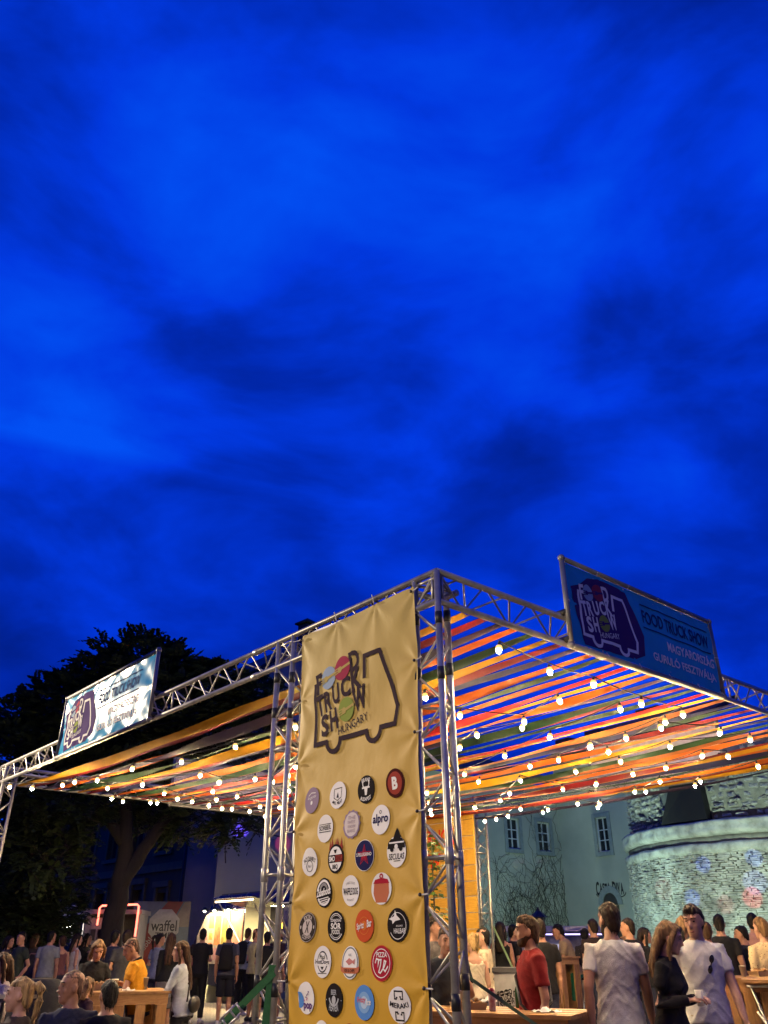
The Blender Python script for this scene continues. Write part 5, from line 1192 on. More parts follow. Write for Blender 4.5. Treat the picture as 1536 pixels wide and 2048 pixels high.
# ================================================================== TABLES, CHAIRS, SMALL THINGS
PINE = wood('pine_boards', (0.46, 0.25, 0.09), (0.34, 0.17, 0.055), 0.55, (2, 14, 14)); PINEV = wood('pine_uprights', (0.44, 0.23, 0.08), (0.32, 0.16, 0.05), 0.6, (14, 14, 2))
def bar_table(px, d, w, dep, h, label, rot, slats=6):
    b = gp(px, d); rt = empty('pallet_table', b); tag(rt, label, 'table', 'wooden pallet bar tables'); rt.rotation_euler = (0, 0, rot)
    nb = max(4, int(dep/0.11))
    for k in range(nb):
        y0 = -dep/2+dep*k/nb; q = MB(); q.box(-w/2-0.03, w/2+0.03, y0+0.002, y0+dep/nb-0.004, h-0.028, h+0.002*(k % 2)); q.build('top_board', PINE, rt)
    q = MB(); q.box(-w/2, w/2, -dep/2+0.02, -dep/2+0.045, h-0.13, h-0.03); q.box(-w/2, w/2, dep/2-0.045, dep/2-0.02, h-0.13, h-0.03); q.box(-w/2, -w/2+0.025, -dep/2+0.046, dep/2-0.046, h-0.13, h-0.03); q.box(w/2-0.025, w/2, -dep/2+0.046, dep/2-0.046, h-0.13, h-0.03); q.build('apron', PINE, rt)
    for sy in (-1, 1):
        for k in range(slats):
            x = -w/2+0.01+(w-0.13)*k/(slats-1); q = MB(); q.box(x, x+0.11, sy*(dep/2-0.02)-0.018, sy*(dep/2-0.02)+0.018, 0.02, h-0.131); q.build('upright_slat', PINEV, rt)
    ns_ = max(2, int(dep/0.22))
    for sx in (-1, 1):
        for k in range(ns_):
            y = -dep/2+0.06+(dep-0.24)*k/max(1, ns_-1); q = MB(); q.box(sx*(w/2-0.018)-0.018, sx*(w/2-0.018)+0.018, y, y+0.11, 0.02, h-0.131); q.build('upright_slat', PINEV, rt)
    q = MB(); q.box(-w/2+0.03, w/2-0.03, -dep/2+0.05, dep/2-0.05, 0.18, 0.21); q.build('shelf', PINE, rt)
    return rt
TA = bar_table(226, 11.3, 1.3, 0.8, zt(290, 1983, 10.9), 'pale wooden pallet table under the food boxes on the left', -az_of(232)+0.12)
TB = bar_table(1000, 8.0, 1.3, 0.8, zt(1000, 2025, 7.7), 'low wooden table with the drink can at the corner tower', -az_of(985)-0.35)
TC = bar_table(1114, 18.2, 0.55, 0.6, zt(1145, 1913, 18.0), 'tall wooden bar counter where the man in green shorts leans', -az_of(1150)-0.7)
TD = bar_table(1455, 10.8, 1.0, 0.7, zt(1455, 1955, 10.5), 'wooden pallet table behind the young man in white', -az_of(1452)+0.1)
# folding table with crossed steel legs
ft = empty('folding_table', gp(1528, 10.4)); tag(ft, 'folding table on crossed steel legs at the frame edge', 'table'); ft.rotation_euler = (0, 0, -az_of(1525)); hf = zt(1520, 1958, 10.2)
for k in range(5):
    q = MB(); q.box(-0.28, 0.7, -0.35+0.14*k+0.002, -0.21+0.14*k-0.003, hf-0.03, hf); q.build('top_board', PINE, ft)
q = MB()
for y in (-0.3, 0.3):
    q.tube([(-0.24, y, hf-0.06), (0.6, y, hf-0.06)], 0.014, 8); q.tube([(-0.2, y, hf-0.06), (0.1, y, 0.0)], 0.012, 8); q.tube([(0.14, y, hf-0.30), (-0.2, y, 0.0)], 0.012, 8); q.tube([(-0.18, y, hf-0.28), (0.35, y, 0.0)], 0.012, 8); q.tube([(-0.22, y, hf-0.5), (0.5, y, hf-0.5)], 0.012, 8)
q.build('crossed_legs', ALU, ft, True)
# little side table with cloth at far left
st = empty('cafe_table', gp(8, 9.6)); tag(st, 'small dark cafe table cut by the frame edge', 'table'); hs = zt(8, 1995, 9.4)
q = MB(); q.box(-0.4, 0.28, -0.35, 0.35, hs-0.03, hs); q.build('top', mat('dark_table', (0.06, 0.05, 0.045), 0.35), st); q = MB()
for sx in (-0.3, 0.2):
    for sy in (-0.25, 0.25): q.tube([(sx, sy, 0), (sx, sy, hs-0.03)], 0.016, 6)
q.build('legs', LK, st)
# padded black chair
cb = empty('padded_chair', gp(98, 10.2)); tag(cb, 'empty black padded chair between the blonde woman and the crowd', 'chair'); cb.rotation_euler = (0, 0, -az_of(98)); hb_ = zt(98, 1957, 10.2)
BP = mat('black_padding', (0.012, 0.012, 0.013), 0.6, 0, 0.1, bump=0.2)
q = MB(); q.loft([((0, 0, hb_-0.52), (0.19, 0, 0), (0, 0.04, 0)), ((0, 0.0, hb_-0.45), (0.22, 0, 0), (0, 0.05, 0)), ((0, 0.02, hb_-0.1), (0.22, 0, 0), (0, 0.05, 0)), ((0, 0.03, hb_-0.02), (0.19, 0, 0), (0, 0.04, 0)), ((0, 0.03, hb_), (0.12, 0, 0), (0, 0.03, 0))], 16); q.build('backrest', BP, cb, True)
q = MB(); q.box(-0.22, 0.22, -0.45, 0.02, hb_-0.68, hb_-0.58); q.build('seat', BP, cb)
for sx in (-0.2, 0.2):
    for sy in (-0.4, 0.0): q = MB(); q.tube([(sx, sy, 0), (sx, sy, hb_-0.6)], 0.014, 6); q.build('leg', ALU, cb)
# things on the tables
def on(tbl, dx, dy, h): 
    c, s_ = cos(tbl.rotation_euler.z), sin(tbl.rotation_euler.z); return Vector((tbl.location.x+dx*c-dy*s_, tbl.location.y+dx*s_+dy*c, h))
KRAFT = mat('kraft_card', (0.42, 0.27, 0.14), 0.8, 0, 0.12); PAPER = mat('white_paper', (0.72, 0.68, 0.62), 0.8, 0, 0.06); CUPM = mat('paper_cup', (0.70, 0.64, 0.54), 0.6)
def tray(p, rz, label, w=0.2, d_=0.15, h=0.06, lid=True):
    rt = empty('food_box', p, rz); tag(rt, label, 'food box'); q = MB()
    for a, b in (((-w/2, -d_/2), (w/2, -d_/2)), ((w/2, -d_/2), (w/2, d_/2)), ((w/2, d_/2), (-w/2, d_/2)), ((-w/2, d_/2), (-w/2, -d_/2))):
        q.add([(a[0], a[1], 0), (b[0], b[1], 0), (b[0]*1.15, b[1]*1.15, h), (a[0]*1.15, a[1]*1.15, h)], [(0, 1, 2, 3)])
    q.add([(-w/2, -d_/2, 0.003), (w/2, -d_/2, 0.003), (w/2, d_/2, 0.003), (-w/2, d_/2, 0.003)], [(0, 1, 2, 3)]); q.build('card_tray', KRAFT, rt)
    if lid: q = MB(); q.add([(-w/2*1.15, d_/2*1.15, h), (w/2*1.15, d_/2*1.15, h), (w/2, d_/2+0.06, h+0.13), (-w/2, d_/2+0.06, h+0.13)], [(0, 1, 2, 3)]); q.build('lid', KRAFT, rt)
    q = MB(); rn_ = random.Random(int(w*1000)+int(p.x*10))
    for i in range(14): q.ellipsoid((rn_.uniform(-w*0.4, w*0.4), rn_.uniform(-d_*0.4, d_*0.4), h*0.7+rn_.uniform(0, 0.035)), (0.028, 0.02, 0.018), 6, 5, R=Matrix.Rotation(rn_.uniform(0, 3), 3, 'Z'))
    q.build('fried_food', mat('fried_food', (0.40, 0.20, 0.06), 0.7, 0, 0.3, 20), rt, True)
def cup(p, label, h=0.11, r_=0.04, m=None):
    q = MB(); q.lathe([(r_*0.72, 0), (r_, h), (r_*1.06, h), (r_*1.04, h+0.006), (r_*0.94, h), (r_*0.7, 0.01)], 16); o = q.build('drink_cup', m or CUPM, None, True); o.location = p; tag(o, label, 'cup'); return o
hA = zt(290, 1983, 10.9)+0.002; hB = zt(1000, 2025, 7.7)+0.002
tray(on(TA, -0.12, 0.0, hA), 0.2, 'open kraft food box before the woman in black', 0.2, 0.15, 0.07, False); tray(on(TA, 0.04, 0.14, hA), -0.4, 'second kraft food box behind the other one on the left table', 0.16, 0.13, 0.06, False)
cup(on(TA, 0.06, -0.16, hA), 'cream paper cup beside the food boxes'); cup(on(TA, 0.42, -0.02, hA), 'clear plastic cup held by the long haired girl', 0.12, 0.042, mat('clear_cup', (0.55, 0.5, 0.45), 0.15))
tray(on(TB, -0.28, -0.1, hB), 0.1, 'low kraft tray next to the tall can', 0.26, 0.16, 0.05, False)
q = MB(); q.lathe([(0.024, 0), (0.029, 0.012), (0.029, 0.15), (0.024, 0.165), (0.022, 0.162)], 16); o = q.build('drink_can', mat('red_white_can', (0.55, 0.5, 0.48), 0.3, 0.3, 0.3, 9, var2=(0.35, 0.02, 0.03)), None, True); o.location = on(TB, -0.02, -0.22, hB); tag(o, 'tall red and white drink can on the low table', 'can')
def napkin(p, label, w=0.16, seed=1):
    q = MB(); n = 8
    for i in range(n+1):
        for j in range(n+1): q.v.append((w*(i/n-0.5), w*0.8*(j/n-0.5), 0.004+max(0, 0.035*noise.noise(Vector((i*0.5+seed, j*0.5, seed))))+(0.03 if i in (3, 4) and 2 < j < 6 else 0)))
    for i in range(n):
        for j in range(n): a = i*(n+1)+j; q.f.append((a, a+n+1, a+n+2, a+1)); q.mi.append(0)
    o = q.build('paper_napkin', PAPER, None, True); o.location = p; tag(o, label, 'napkin'); return o
napkin(on(TB, 0.40, -0.1, hB), 'crumpled white napkin at the table end by the red polo man', 0.22, 3); napkin(on(TB, -0.15, 0.05, hB+0.05), 'white napkin lying over the kraft tray', 0.14, 5)
hD = zt(1455, 1955, 10.5)+0.002; hF = zt(1520, 1958, 10.2)+0.002
cup(on(TD, -0.2, 0.05, hD), 'paper cup on the table behind the young man in white'); cup(on(TD, 0.1, -0.12, hD), 'second paper cup near the corner of that pallet table', 0.1, 0.036)
tray(on(TD, 0.3, 0.1, hD), 0.4, 'kraft food tray on the pallet table by the bastion', 0.2, 0.14, 0.05, False)
cup(on(TA, -0.40, -0.2, hA), 'paper cup at the far end of the left pallet table'); cup(on(TA, -0.30, 0.2, hA), 'paper cup behind the kraft boxes', 0.12, 0.038); napkin(on(TA, 0.22, -0.22, hA), 'white napkin near the mustard tee man', 0.13, 8)
cup(on(TB, 0.15, 0.15, hB), 'paper cup in the middle of the low table', 0.12, 0.04); cup(on(TB, -0.45, 0.12, hB), 'paper cup behind the corner tower', 0.12, 0.04)
def bottle(p, label, m):
    q = MB(); q.lathe([(0.03, 0), (0.033, 0.01), (0.033, 0.13), (0.014, 0.18), (0.013, 0.235), (0.015, 0.24)], 14); o = q.build('glass_bottle', m, None, True); o.location = p; tag(o, label, 'bottle')
bottle(on(TA, 0.30, 0.16, hA), 'brown glass bottle beside the mustard tee man', mat('brown_glass', (0.06, 0.02, 0.006), 0.12)); bottle(on(TD, -0.32, -0.16, hD), 'green glass bottle on the table behind the young man in white', mat('green_glass', (0.02, 0.06, 0.02), 0.12)); bottle(on(TB, 0.05, 0.26, hB), 'green glass bottle on the low table', mat('green_glass', (0.02, 0.06, 0.02), 0.12))
# grey litter bin / cooler with the logo
bn = empty('logo_cooler', gp(1017, 12.5)); tag(bn, 'grey upright cooler with black truck logo left of the red polo man', 'cooler'); bn.rotation_euler = (0, 0, -az_of(1017)-0.1); hc_ = zt(1017, 1935, 12.4)
q = MB(); q.loft([((0, 0, 0.05), (0.26, 0.0, 0), (0, 0.24, 0)), ((0, 0, 0.1), (0.27, 0, 0), (0, 0.25, 0))], 4); q.v = []; q.f = []; q.mi = []
q.box(-0.2, 0.2, -0.18, 0.18, 0.04, hc_-0.06); q.build('body', mat('grey_laminate', (0.34, 0.33, 0.33), 0.5), bn); q = MB(); q.box(-0.22, 0.22, -0.2, 0.2, hc_-0.058, hc_); q.build('lid', mat('dark_lid', (0.06, 0.06, 0.065), 0.5), bn)
pr = Print(lambda x, y, o: Vector((x, -0.182-o, y)), 0.2); show_logo(pr, -0.17, hc_-0.50, 0.34, (0, 0, 0, 0, 1)); pr.build('logo_print', [K, mat('grey_laminate', (0.34, 0.33, 0.33))], bn)

# green ratchet straps
STRAP = mat('green_webbing', (0.022, 0.13, 0.038), 0.65, 0, 0.1, 30, bump=0.3, bscale=80)
PSTRAP = mat('faded_webbing', (0.10, 0.16, 0.08), 0.7, 0, 0.1, 30)
def strap(pts, w, label, name='ratchet_strap', wdir=None, buckle=None, m=None):
    rt = empty(name, pts[0]); tag(rt, label, 'strap'); q = MB(); o_ = Vector(pts[0])
    for i in range(len(pts)-1):
        a, b = Vector(pts[i]), Vector(pts[i+1]); d = (b-a).normalized(); sd = d.cross(a*-1+Vector((0, 0, EYE))).normalized()*w/2 if wdir is None else wdir*w/2; th = d.cross(sd).normalized()*0.0015
        q.hexa([a-sd-th-o_, a+sd-th-o_, b+sd-th-o_, b-sd-th-o_, a-sd+th-o_, a+sd+th-o_, b+sd+th-o_, b-sd+th-o_])
    q.build('webbing', m or STRAP, rt)
    if buckle:
        c, d = Vector(buckle[0]), Vector(buckle[1]).normalized(); q = MB(); sd = d.cross(c*-1+Vector((0, 0, EYE))).normalized(); n_ = d.cross(sd)
        for sg_ in (-1, 1): q.tube([c-d*0.09+sd*0.032*sg_-o_, c-d*0.02+sd*0.036*sg_-n_*0.03-o_, c+d*0.07+sd*0.034*sg_-n_*0.012-o_], 0.008, 6)
        for f in (-0.08, -0.02, 0.06): q.tube([c+d*f+sd*0.036-n_*0.01-o_, c+d*f-sd*0.036-n_*0.01-o_], 0.009, 6)
        q.build('ratchet_buckle', RIM, rt, True)
def onv(x, y, v):   # point of the picture ray on the plane v = const of the pavilion
    r_ = ray(x, y); o_ = Vector((0, 0, EYE)); t = (v-(o_-CORNER).dot(VR))/r_.dot(VR); return o_+r_*t
a1 = onv(548, 1945, -0.03); a2 = onv(452, 2042, -0.25); a3 = a2+(a2-a1)*1.2; a3.z = 0.02
strap([a1, a2, a3], 0.05, 'wide green strap slanting from the second tower to the ground', buckle=(onv(462, 2032, -0.25), a2-a1))
strap([onv(545, 1930, -0.035), onv(531, 2046, -0.04), Vector((*onv(524, 2100, -0.04).xy, 0.05))], 0.055, 'green strap hanging straight down the second tower')
strap([P(0.14, 0.24, zt(926, 1944, 5.9)), P(-0.25, 1.6, 0.55), P(-0.4, 2.1, 0.05)], 0.020, 'thin pale green strap tied to the foot of the corner tower', m=PSTRAP)
strap([P(6.93, WIDE+0.02, zt(975, 1850, 15.6)), P(5.8, WIDE-0.2, 0.3)], 0.032, 'pale green strap bracing the far slim tower', m=PSTRAP)

# ================================================================== LAMPS
def spot(name, loc, target, energy, colr, size, blend=0.3, rad=0.05, parent=None):
    ld = bpy.data.lights.new(name, 'SPOT'); ld.energy = energy; ld.color = colr; ld.spot_size = radians(size); ld.spot_blend = blend; ld.shadow_soft_size = rad
    o = bpy.data.objects.new(name, ld); COL.objects.link(o); o.location = loc; ld.specular_factor = 0.25 if name == 'lamp_light' else 1.0; o.rotation_euler = (Vector(target)-Vector(loc)).to_track_quat('-Z', 'Y').to_euler(); return o
def street_lamp(p, h, energy, label, colr=(1.0, 0.80, 0.52), rad=0.16, aim=None, cone=78):
    rt = empty('street_lamp', p); tag(rt, label, 'street lamp', 'street lamps of the square'); q = MB(); q.tube([(0, 0, 0), (0, 0, 0.8), (0, 0, h-0.35)], [0.09, 0.055, 0.04], 10); q.build('post', LK, rt, True)
    q = MB(); q.lathe([(0.06, h-0.40), (0.20, h-0.34), (0.05, h-0.30)], 12); q.lathe([(0.26, h+0.26), (0.10, h+0.40), (0.02, h+0.50)], 12); q.build('lantern_cap', LK, rt, True)
    if aim: o = spot('lamp_light', Vector(p)+Vector((0, 0, h)), aim, energy, colr, cone, 0.6, rad); return
    ld = bpy.data.lights.new('lamp_light', 'POINT'); ld.energy = energy; ld.color = colr; ld.shadow_soft_size = rad; o = bpy.data.objects.new('lamp_light', ld); COL.objects.link(o); o.location = (0, 0, h); o.parent = rt
street_lamp(Vector((-9.46, 12.54, 0)), 5.7, 4200, 'street lamp beyond the frame edge beside the far end of the banner wall', aim=(-3.9, 9.6, 2.6))
street_lamp(Vector((-8.6, -2.2, 0)), 5.6, 3700, 'street lamp behind the photographer', aim=(-0.2, 6.3, 2.5), cone=38)
street_lamp(Vector((10.5, -3.5, 0)), 5.6, 260, 'added fill lamp behind the photographer on the bastion side', colr=(1.0, 0.86, 0.66), aim=(2.6, 7.6, 3.2), cone=44)  # unseen lamp added as weak fill on the shaded banner and guests
def flood(p, tgt, energy, colr, size, label):
    rt = empty('floodlight', p); tag(rt, label, 'floodlight', 'floodlights aimed at the old walls'); q = MB(); q.box(-0.16, 0.16, -0.08, 0.08, 0.12, 0.36); q.tube([(-0.19, 0, 0.24), (-0.19, 0, 0.02), (0.19, 0, 0.02), (0.19, 0, 0.24)], 0.015, 6); q.build('housing', LK, rt)
    d = (Vector(tgt)-Vector(p)).normalized(); o = spot('flood_beam', Vector(p)+Vector((0, 0, 0.3))+d*0.25, tgt, energy, colr, size, 0.5, 0.12)
flood(gp(1470, 20.5), at(1500, 1690, 27.5), 3000, (0.70, 1.0, 0.77), 60, 'ground floodlight throwing green light up the bastion')
flood(gp(1120, 25.0), at(1130, 1690, 36.0), 1700, (0.62, 1.0, 0.86), 110, 'ground floodlight throwing teal light on the vine wall')
# party light hung under the canopy: coloured dots on the walls
pl = empty('party_light', P(5.0, 4.0, 3.1)); tag(pl, 'small party light hung under the canopy', 'party light'); q = MB(); q.lathe([(0.05, -0.08), (0.09, -0.03), (0.09, 0.05), (0.03, 0.09)], 12); q.tube([(0, 0, 0.08), (0, 0, 0.55)], 0.008, 5); q.build('body', LK, pl, True)
po = P(5.0, 4.0, 3.0)
for x, y, d, c, e_, sz in ((428, 1654, 37, (0.10, 0.05, 1), 5200, 2.6), (530, 1694, 38, (1, 0.06, 0.25), 900, 1.9), (1052, 1672, 37, (0.06, 0.05, 1), 3200, 2.4), (1398, 1728, 27, (0.10, 0.2, 1), 1500, 1.7), (1510, 1716, 27, (0.12, 0.25, 1), 1500, 1.7), (1371, 1793, 27, (0.10, 0.2, 1), 1500, 1.8), (1506, 1795, 27, (1, 0.08, 0.14), 1900, 2.0), (1318, 1776, 28, (1, 0.15, 0.2), 350, 2.2), (1446, 1808, 27, (1, 0.12, 0.2), 500, 1.8), (1512, 1765, 27, (0.15, 0.2, 1), 900, 2.4), (1060, 1720, 37, (0.9, 0.1, 0.5), 500, 3.0)):
    spot('party_beam', po, at(x, y, d), e_*9, c, sz, 0.25, 0.02)

# ================================================================== PEOPLE
SKINS = {'fair': (0.50, 0.27, 0.18), 'mid': (0.42, 0.21, 0.13), 'tan': (0.34, 0.165, 0.10)}
SKM = {k: mat('skin_'+k, c, 0.5, 0, 0.10, 9, bump=0.05, bscale=90, spec=0.4) for k, c in SKINS.items()}
HAIRC = {'black': (0.008, 0.006, 0.005), 'dark': (0.022, 0.013, 0.009), 'brown': (0.06, 0.03, 0.015), 'auburn': (0.12, 0.05, 0.02), 'fairbrown': (0.20, 0.11, 0.05), 'blonde': (0.42, 0.27, 0.11), 'buzz': (0.15, 0.085, 0.06)}
HRM = {k: mat('hair_'+k, c, 0.62, 0, 0.4, 30, bump=1.0, bscale=60, stretch=(1, 1, 0.08), spec=0.22) for k, c in HAIRC.items()}
DARK = mat('dark_eye', (0.012, 0.008, 0.006), 0.25); LIP = mat('lips', (0.33, 0.10, 0.08), 0.45); SHOE = {'white': mat('white_shoe', (0.55, 0.54, 0.52), 0.6), 'black': mat('black_shoe', (0.015, 0.015, 0.016), 0.6)}
def cloth(name, c, pat=None):
    if name in MATS: return MATS[name]
    m = mat(name, c, 0.85, 0, 0.12, 7, bump=0.35, bscale=120, spec=0.2)
    if pat:   # printed cloth: dark or light blotches
        t = m.node_tree; b = t.nodes['Principled BSDF']; tcn = N(t, 'ShaderNodeTexCoord'); vo = N(t, 'ShaderNodeTexVoronoi'); vo.inputs['Scale'].default_value = pat[1]; t.links.new(tcn.outputs['Object'], vo.inputs['Vector'])
        nz_ = noise_node(t, tcn.outputs['Object'], pat[1]*1.3, 3, 0.6, 1.5); f = M(t, 'LESS_THAN', M(t, 'ADD', vo.outputs['Distance'], M(t, 'MULTIPLY', nz_, 0.5)), pat[2])
        mx = N(t, 'ShaderNodeMix'); mx.data_type = 'RGBA'; t.links.new(f, mx.inputs[0]); mx.inputs[6].default_value = (*c, 1); mx.inputs[7].default_value = (*pat[0], 1); t.links.new(mx.outputs[2], b.inputs['Base Color'])
    return m
JOBS = []
def job(obj, voxel, smooth, wrinkle_=0.0, dec=1.0):
    md = obj.modifiers.new('r', 'REMESH'); md.mode = 'VOXEL'; md.voxel_size = voxel; md.use_smooth_shade = True
    if smooth: ms = obj.modifiers.new('s', 'SMOOTH'); ms.factor = 0.5; ms.iterations = smooth
    if dec < 1: dm = obj.modifiers.new('d', 'DECIMATE'); dm.ratio = dec
    JOBS.append((obj, wrinkle_))
def ang(a): return ((a+180) % 360)-180
def person(px, ytop, d, label, h=180, hh=None, pitch=0, lean=0, sex='m', skin='mid', hair='short', hc='dark', top=('tee', (0.3, 0.3, 0.3)), low=('jeans', (0.03, 0.035, 0.06)), arms=('down', 'down'), seat=None, H=None, fat=1.0, near=False, extra=(), shoes='white', pat=None, lpat=None, legs=None, group=None, twist=0):
    pos = gp(px, d); ztop = zt(px, ytop, d); hh = h if hh is None else hh
    a = az_of(px); tc_ = Vector((-sin(a), -cos(a), 0)); rt_ = Vector((cos(a), -sin(a), 0))
    fwd = tc_*cos(radians(h))+rt_*sin(radians(h)); rz = atan2(-fwd.x, fwd.y)
    full = 0.95+0.80*cos(radians(lean))
    if seat is None: k = ztop/full
    else: k = (H or 1.74)/1.75
    drop = 0.0 if seat is None else full*k-ztop          # a seated figure is lowered by this much
    fem = sex == 'f'; sw = (0.152 if fem else 0.176); S = lambda *p: Vector(p)*k
    Rl = Matrix.Rotation(radians(-lean), 3, 'X'); Rt = Matrix.Rotation(radians(twist), 3, 'Z'); piv = Vector((0, 0, 0.95))
    def U(p): p = Vector(p); return (piv + Rt @ (Rl @ (p-piv)))
    RU = Rt @ Rl
    off = Vector((0, 0, -drop/k))
    hp = U((0, 0.005, 1.545)); Rh = Matrix.Rotation(radians(ang(hh-h)), 3, 'Z') @ Matrix.Rotation(radians(-lean*0.35-pitch), 3, 'X') @ Matrix.Rotation(0, 3, 'X')
    hcn = hp + Rh @ Vector((0, 0.012, 0.088))
    def Hd(p): return hcn + Rh @ Vector(p)
    # drop compensation for turned heads is small; ignore
    col_ = lambda p: (Vector(p)+off)*k
    body = MB()
    def tor(z, w, dp, y=0.0, inf=0.0): c = U((0, y, z)); return (col_(c), RU @ Vector((w+inf, 0, 0))*k, RU @ Vector((0, dp+inf, 0))*k)
    if fem: TS = [(0.84, .150, .11, -.005), (0.92, .168, .122, -.012), (1.0, .155, .11, -.005), (1.10, .122, .092, 0), (1.20, .132, .098, .005), (1.29, .148, .112, .015), (1.38, .152, .096, .0), (1.43, .135, .08, -.01), (1.47, .075, .062, -.012), (1.50, .052, .052, -.008)]
    else: TS = [(0.84, .155, .112, -.005), (0.92, .165, .118, -.008), (1.0, .155, .11, 0), (1.10, .148, .108, .005), (1.20, .158, .112, .008), (1.30, .168, .118, .006), (1.39, .170, .106, -.004), (1.44, .145, .084, -.012), (1.475, .085, .066, -.014), (1.50, .06, .058, -.01)]
    TS = [(z, w*(fat if z < 1.42 else 1), dp*(fat*fat if z < 1.35 else 1), y+(0.02*(fat-1)*10*0.3 if z < 1.3 else 0)) for z, w, dp, y in TS]
    body.loft([tor(*t) for t in TS], 16)
    # neck and head
    body.tube([col_(U((0, -.012, 1.46))), col_(U((0, -.006, 1.52))), col_(Hd((0, -.018, -.06)))], [(.055 if fem else .062)*k, (.048 if fem else .056)*k, (.05 if fem else .056)*k], 12)
    HS = [(-.118, .018, .018, .062), (-.108, .036, .036, .052), (-.09, .046, .052, .040), (-.06, .058, .074, .022), (-.025, .066, .088, .008), (.02, .071, .095, .0), (.055, .072, .097, -.004), (.085, .064, .087, -.007), (.105, .046, .064, -.010), (.117, .02, .03, -.012)]
    body.loft([(col_(Hd((0, y, z))), Rh @ Vector((w, 0, 0))*k, Rh @ Vector((0, dp, 0))*k) for z, w, dp, y in HS], 18)
    body.tube([col_(Hd((0, .088, .030))), col_(Hd((0, .104, .0))), col_(Hd((0, .113, -.026))), col_(Hd((0, .088, -.040)))], [.009*k, .011*k, .0155*k, .012*k], 8)
    body.tube([col_(Hd((-.05, .072, .034))), col_(Hd((-.02, .09, .036))), col_(Hd((.02, .09, .036))), col_(Hd((.05, .072, .034)))], .0115*k, 6)
    body.ellipsoid(col_(Hd((0, .078, -.098))), (.018*k, .016*k, .014*k), 8, 6)
    for sx in (-1, 1):
        body.ellipsoid(col_(Hd((sx*.074, -.008, -.008))), (.010*k, .022*k, .033*k), 8, 6, R=Rh)
        body.ellipsoid(col_(Hd((sx*.034, .066, -.026))), (.022*k, .02*k, .022*k), 8, 6, R=Rh)
    # arms
    sleeves = []; AR = {}
    for sx, pose in ((-1, arms[0]), (1, arms[1])):
        sh = Vector((sx*sw, -.01, 1.415)); X = Vector((sx, 1, 1)); mul = lambda v: Vector((v[0]*sx, v[1], v[2]))
        if isinstance(pose, tuple): e_, w_2 = mul(pose[0]), mul(pose[1])
        else: e_, w_2 = {'down': (mul((.04, -.03, -.29)), mul((.005, .05, -.25))), 'hold': (mul((.05, -.04, -.28)), mul((-.09, .23, .05))), 'table': (mul((.07, .13, -.25)), mul((-.12, .22, -.03))), 'phone': (mul((.04, .05, -.28)), mul((-.12, .19, .14))), 'pocket': (mul((.09, -.08, -.27)), mul((-.05, .12, -.19))), 'up': (mul((.05, .13, -.24)), mul((-.09, .06, .24))), 'hug': (mul((.18, .12, -.05)), mul((.20, .10, .02))), 'swing': (mul((.035, -.11, -.27)), mul((.0, .0, -.25))), 'fwd': (mul((.04, .08, -.28)), mul((0, .12, -.22)))}[pose]
        el_ = sh+e_; wr_ = el_+w_2; A_, B_, C_ = [col_(U(p)) for p in (sh, el_, wr_)]; AR[sx] = (A_, B_, C_)
        th = 0.88 if fem else 1.0
        body.tube([col_(U(sh+Vector((-sx*.05, 0, -.02)))), col_(U(sh+Vector((0, 0, -.008)))), A_.lerp(B_, 0.35), B_, B_.lerp(C_, 0.3), C_], [.042*k*th, .050*k*th, .048*k*th, .040*k*th, .041*k*th, .027*k*th], 12)
        dr = (C_-B_).normalized(); pn = RU @ Vector((-sx, 0.2, 0)) if abs(dr.z) > 0.6 else Vector((0, 0, -1)); pn = (pn-dr*pn.dot(dr)).normalized(); sd = dr.cross(pn).normalized()
        hl = .095*k
        body.loft([(C_-dr*.01*k, sd*.026*k, pn*.018*k), (C_+dr*.035*k, sd*.036*k, pn*.017*k), (C_+dr*hl, sd*.040*k, pn*.013*k)], 10)
        curl = 0.5 if pose in ('down', 'pocket', 'swing', 'fwd') else 0.9
        for fi, (o_, L_) in enumerate(((-.031, .062), (-.0105, .072), (.0105, .068), (.030, .052))):
            p0 = C_+dr*(hl-.012*k)+sd*o_*k; p1 = p0+(dr*cos(curl*0.5)+pn*sin(curl*0.5))*L_*0.55*k; p2 = p1+(dr*cos(curl*1.4)+pn*sin(curl*1.4))*L_*0.55*k
            body.tube([p0, p1, p2], [.0098*k, .0092*k, .0078*k], 6)
        tsd = sd if (sd.dot(RU @ Vector((0, 1, 0)))+sd.z*0.3) > 0 else -sd
        t0 = C_+dr*.025*k+tsd*.026*k; t1 = t0+(dr*0.7+tsd*0.75+pn*0.3).normalized()*.038*k; body.tube([t0, t1, t1+(dr*0.9+tsd*0.2+pn*0.3).normalized()*.032*k], [.013*k, .011*k, .009*k], 6)
        sleeves.append((sx, A_, B_, C_, th))
    # legs
    LG = {}
    for sx in (-1, 1):
        hip = Vector((sx*.088, 0, .90))
        if seat is not None: kn, an = Vector((sx*.11, .42, .90)), Vector((sx*.11, .44, .47))
        elif legs: kn, an = [Vector(p) for p in legs[0 if sx < 0 else 1]]
        else: kn, an = Vector((sx*.095, .02, .49)), Vector((sx*.10, -.01, .085))
        LG[sx] = [col_(p) for p in (hip, kn, an)]
        if seat is not None: LG[sx][2] = Vector((LG[sx][2].x, LG[sx][2].y, 0.085))
        A_, B_, C_ = LG[sx]
        body.tube([A_, A_.lerp(B_, 0.4), B_, B_.lerp(C_, 0.3), C_], [.088*k*fat, .075*k*fat, .054*k, .054*k, .036*k], 12)
        fw = Vector((sx*.12, 1, 0)).normalized()
